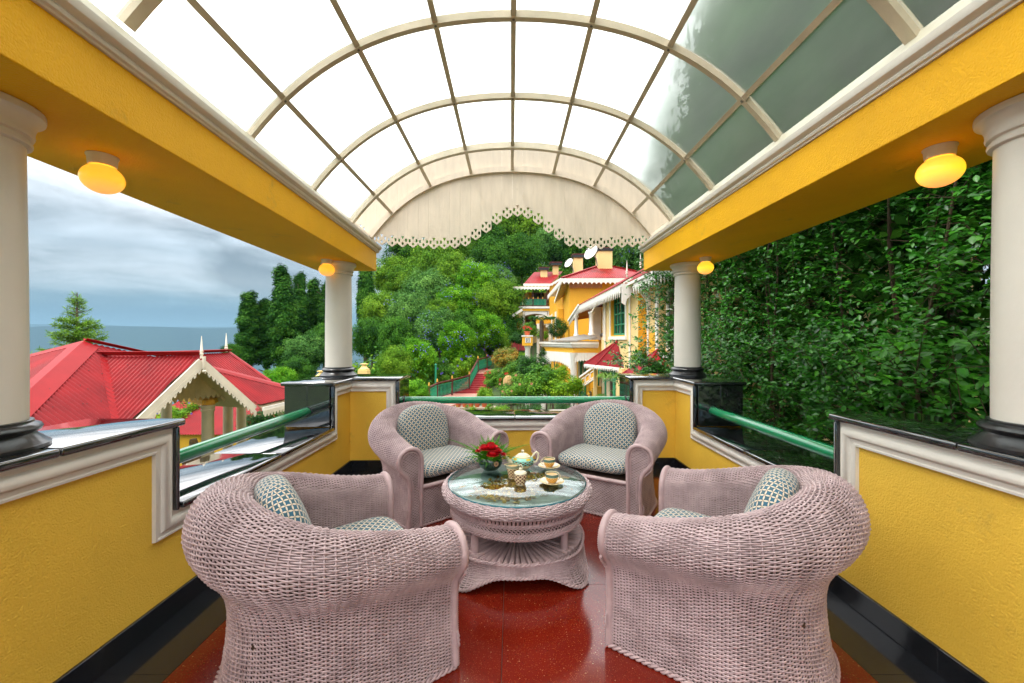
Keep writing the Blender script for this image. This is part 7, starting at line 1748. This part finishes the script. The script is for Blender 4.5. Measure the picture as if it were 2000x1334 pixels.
# sign pillar
def sign_pillar():
    Y = 20; a = at(1020, 655, Y); b = at(1039.5, 675, Y); cx = (a.x+b.x)/2; w = (b.x-a.x)/2; t = thing('sign_pillar', (cx, Y, -3), 0, 'yellow lantern box with a square black emblem on a round white column, red flowers on top', 'pillar')
    MB().box((cx-w, Y-w, b.z), (cx+w, Y+w, a.z-.06)).build('box', m_ho, t); MB().box((cx-w*1.12, Y-w*1.12, a.z-.06), (cx+w*1.12, Y+w*1.12, a.z)).build('cornice', m_fretw, t)
    s = MB().box((cx-.02-.09, Y-w-.012, (a.z+b.z)/2-.11), (cx+.16-.0, Y-w-.001, (a.z+b.z)/2+.13)).build('sign_plate', m_fretw, t); _W[s.name] = woff(s.parent)+Vector(s.location); q = MB(); z = (a.z+b.z)/2+.01; x = cx+.025
    for l, h in (((x-.09, z-.09), (x-.065, z+.09)), ((x-.065, z+.07), (x+.09, z+.09)), ((x+.07, z-.05), (x+.09, z+.07)), ((x-.065, z-.09), (x+.09, z-.07)), ((x-.03, z-.03), (x+.03, z-.01)), ((x-.03, z-.01), (x-.01, z+.04)), ((x-.01, z+.02), (x+.04, z+.04))): q.box((l[0], Y-w-.02, l[1]), (h[0], Y-w-.0125, h[1]))
    q.build('emblem', m_blackp, s)
    MB().lathe([(.15, -3), (.13, -2.8), (.125, b.z-.15), (.16, b.z-.08), (.17, b.z-.001)], 16, (cx+.02, Y, 0)).build('column', m_fretw, t, smooth=True, sharp=50)
    p = thing('flower_pot', (cx, Y, a.z), 0, 'terracotta pot of red flowers on top of the sign pillar', 'flower pot'); MB().lathe([(0, 0), (.10, 0), (.14, .16), (.16, .17), (.16, .20), (.12, .2), (0, .17)], 14, (cx, Y, a.z+.001)).build('pot', m_terra, p, smooth=True, sharp=40)
    cc = Vector((cx, Y, a.z+.30)); o = mesh_obj('foliage', get_bush(1, 0), p); o.location = (0, 0, .30); o.scale = (.2, .2, .14); flowers_on(p, cc, .2, 9, m_flw, 'red_flower', .06, 9)
m_terra = Mt('terracotta', (.50, .10, .03), rough=.7, var=.2, vs=8)
sign_pillar()
m_ledge = Mt('weathered_ledge', (.35, .28, .2), rough=.8, var=.3, vs=6)
ledge = thing('pot_ledge', (-1, 11.6, -3), 0, 'low white garden ledge below the rear rail, carrying terracotta pots', 'ledge')
Yl = 11.5; a = at(885, 797, Yl); b = at(960, 806, Yl); MB().box((a.x, Yl, a.z-.12), (b.x+.1, Yl+.4, a.z)).build('ledge_top', m_ledge, ledge); MB().box((a.x+.1, Yl+.05, -3.7), (b.x+.9, Yl+.35, a.z-.12)).build('ledge_wall', m_under, ledge)
for i, px in enumerate((895, 908, 920, 932, 946)):
    p = at(px, 797, Yl+.2); t = thing('flower_pot', (p.x, Yl+.2, a.z), 0, ['leftmost terracotta pot on the ledge below the rear rail', 'second terracotta pot from the left on the ledge', 'middle terracotta pot on the ledge below the rear rail', 'second terracotta pot from the right on the ledge', 'rightmost terracotta pot on the ledge below the rear rail'][i], 'flower pot', 'terracotta pots on the ledge')
    MB().lathe([(0, 0), (.06, 0), (.085, .14), (.095, .145), (.095, .17), (.07, .17), (0, .15)], 14, (p.x, Yl+.2, a.z+.001)).build('pot', m_terra, t, smooth=True, sharp=40); o = mesh_obj('foliage', get_bush(0, 0), t); o.location = (0, 0, .2); o.scale = (.10, .10, .08)
bd = at(1003, 755, 15.5); t = thing('stone_boulder', (bd.x, 15.5, bd.z-.4), 0, 'rounded tan stone ornament among the shrubs', 'ornament'); MB().lathe([(0, 0), (.14, .02), (.17, .2), (.20, .5), (.19, .68), (.1, .80), (0, .83)], 16, (bd.x-.2, 15.5, bd.z-.4)).build('stone_body', Mt('tan_stone', (.45, .28, .11), rough=.9, var=.2, vs=10, bump=.4, bs=20), t, smooth=True); MB().lathe([(.26, -.3), (.26, 0), (.16, .005)], 12, (bd.x-.2, 15.5, bd.z-.4)).build('stone_base', m_kerb, t)

# undergrowth that closes the forest floor
def wood():
    rg = np.random.default_rng(77); nb = 2600; x = rg.uniform(-30, 24, nb); y = 24+rg.random(nb)**.8*62; z = ground_z(x, y)
    keep = ~((x > -6.5) & (x < 9) & (y < 37)) & ~((x > -.8) & (y < 46) & (x < 10)) & ~((x < -8) & (y < 27)); x, y, z = x[keep], y[keep], z[keep]; nb = len(x)
    R = rg.uniform(1.0, 2.6, nb)*(1+(y-24)*.012); n = 330000; bi = rg.integers(0, nb, n); d = unit(rg.standard_normal((n, 3))+np.array([0, -.4, .6])); rr = R[bi]*(.75+.3*rg.random(n)); P = np.stack([x[bi], y[bi], z[bi]+R[bi]*.5], 1)+d*rr[:, None]*np.array([1, 1, 1.25])
    N_ = unit(d+rg.standard_normal((n, 3))*.5+np.array([0, 0, .3])); V, F = leaf_cloud(P, N_, unit(rg.standard_normal((n, 3))+np.array([0, 0, -.4])), rg.uniform(.18, .42, n), *RHOMB)
    tone = np.clip(.5+.35*rg.standard_normal(nb)[bi]+.2*rg.standard_normal(n), 0, 1.4); kind = (rg.random(nb) < .45)[bi]
    o = mesh_obj('undergrowth', np_mesh('undergrowth', V, F, [LM[1], LM[2]], midx=kind.astype(int), attr=tone)); tag(o, 'dense undergrowth and creepers covering the forest slope', 'undergrowth', kind='stuff')
wood()
# ================================================================== air
def haze():
    m = bpy.data.materials.new('air'); m.use_nodes = True; nt = m.node_tree; nt.nodes.clear(); out = nt.nodes.new('ShaderNodeOutputMaterial'); v = nt.nodes.new('ShaderNodeVolumePrincipled')
    v.inputs['Color'].default_value = (.22, .36, .48, 1); v.inputs['Density'].default_value = 1.3e-4; v.inputs['Anisotropy'].default_value = .2; nt.links.new(v.outputs[0], out.inputs['Volume'])
    o = MB().box((-14500, -14500, -3000), (14500, 14500, 480)).build('haze', m); tag(o, 'thin blue haze over the valley', 'haze', kind='stuff')
    SC.cycles.volume_bounces = 1
haze()
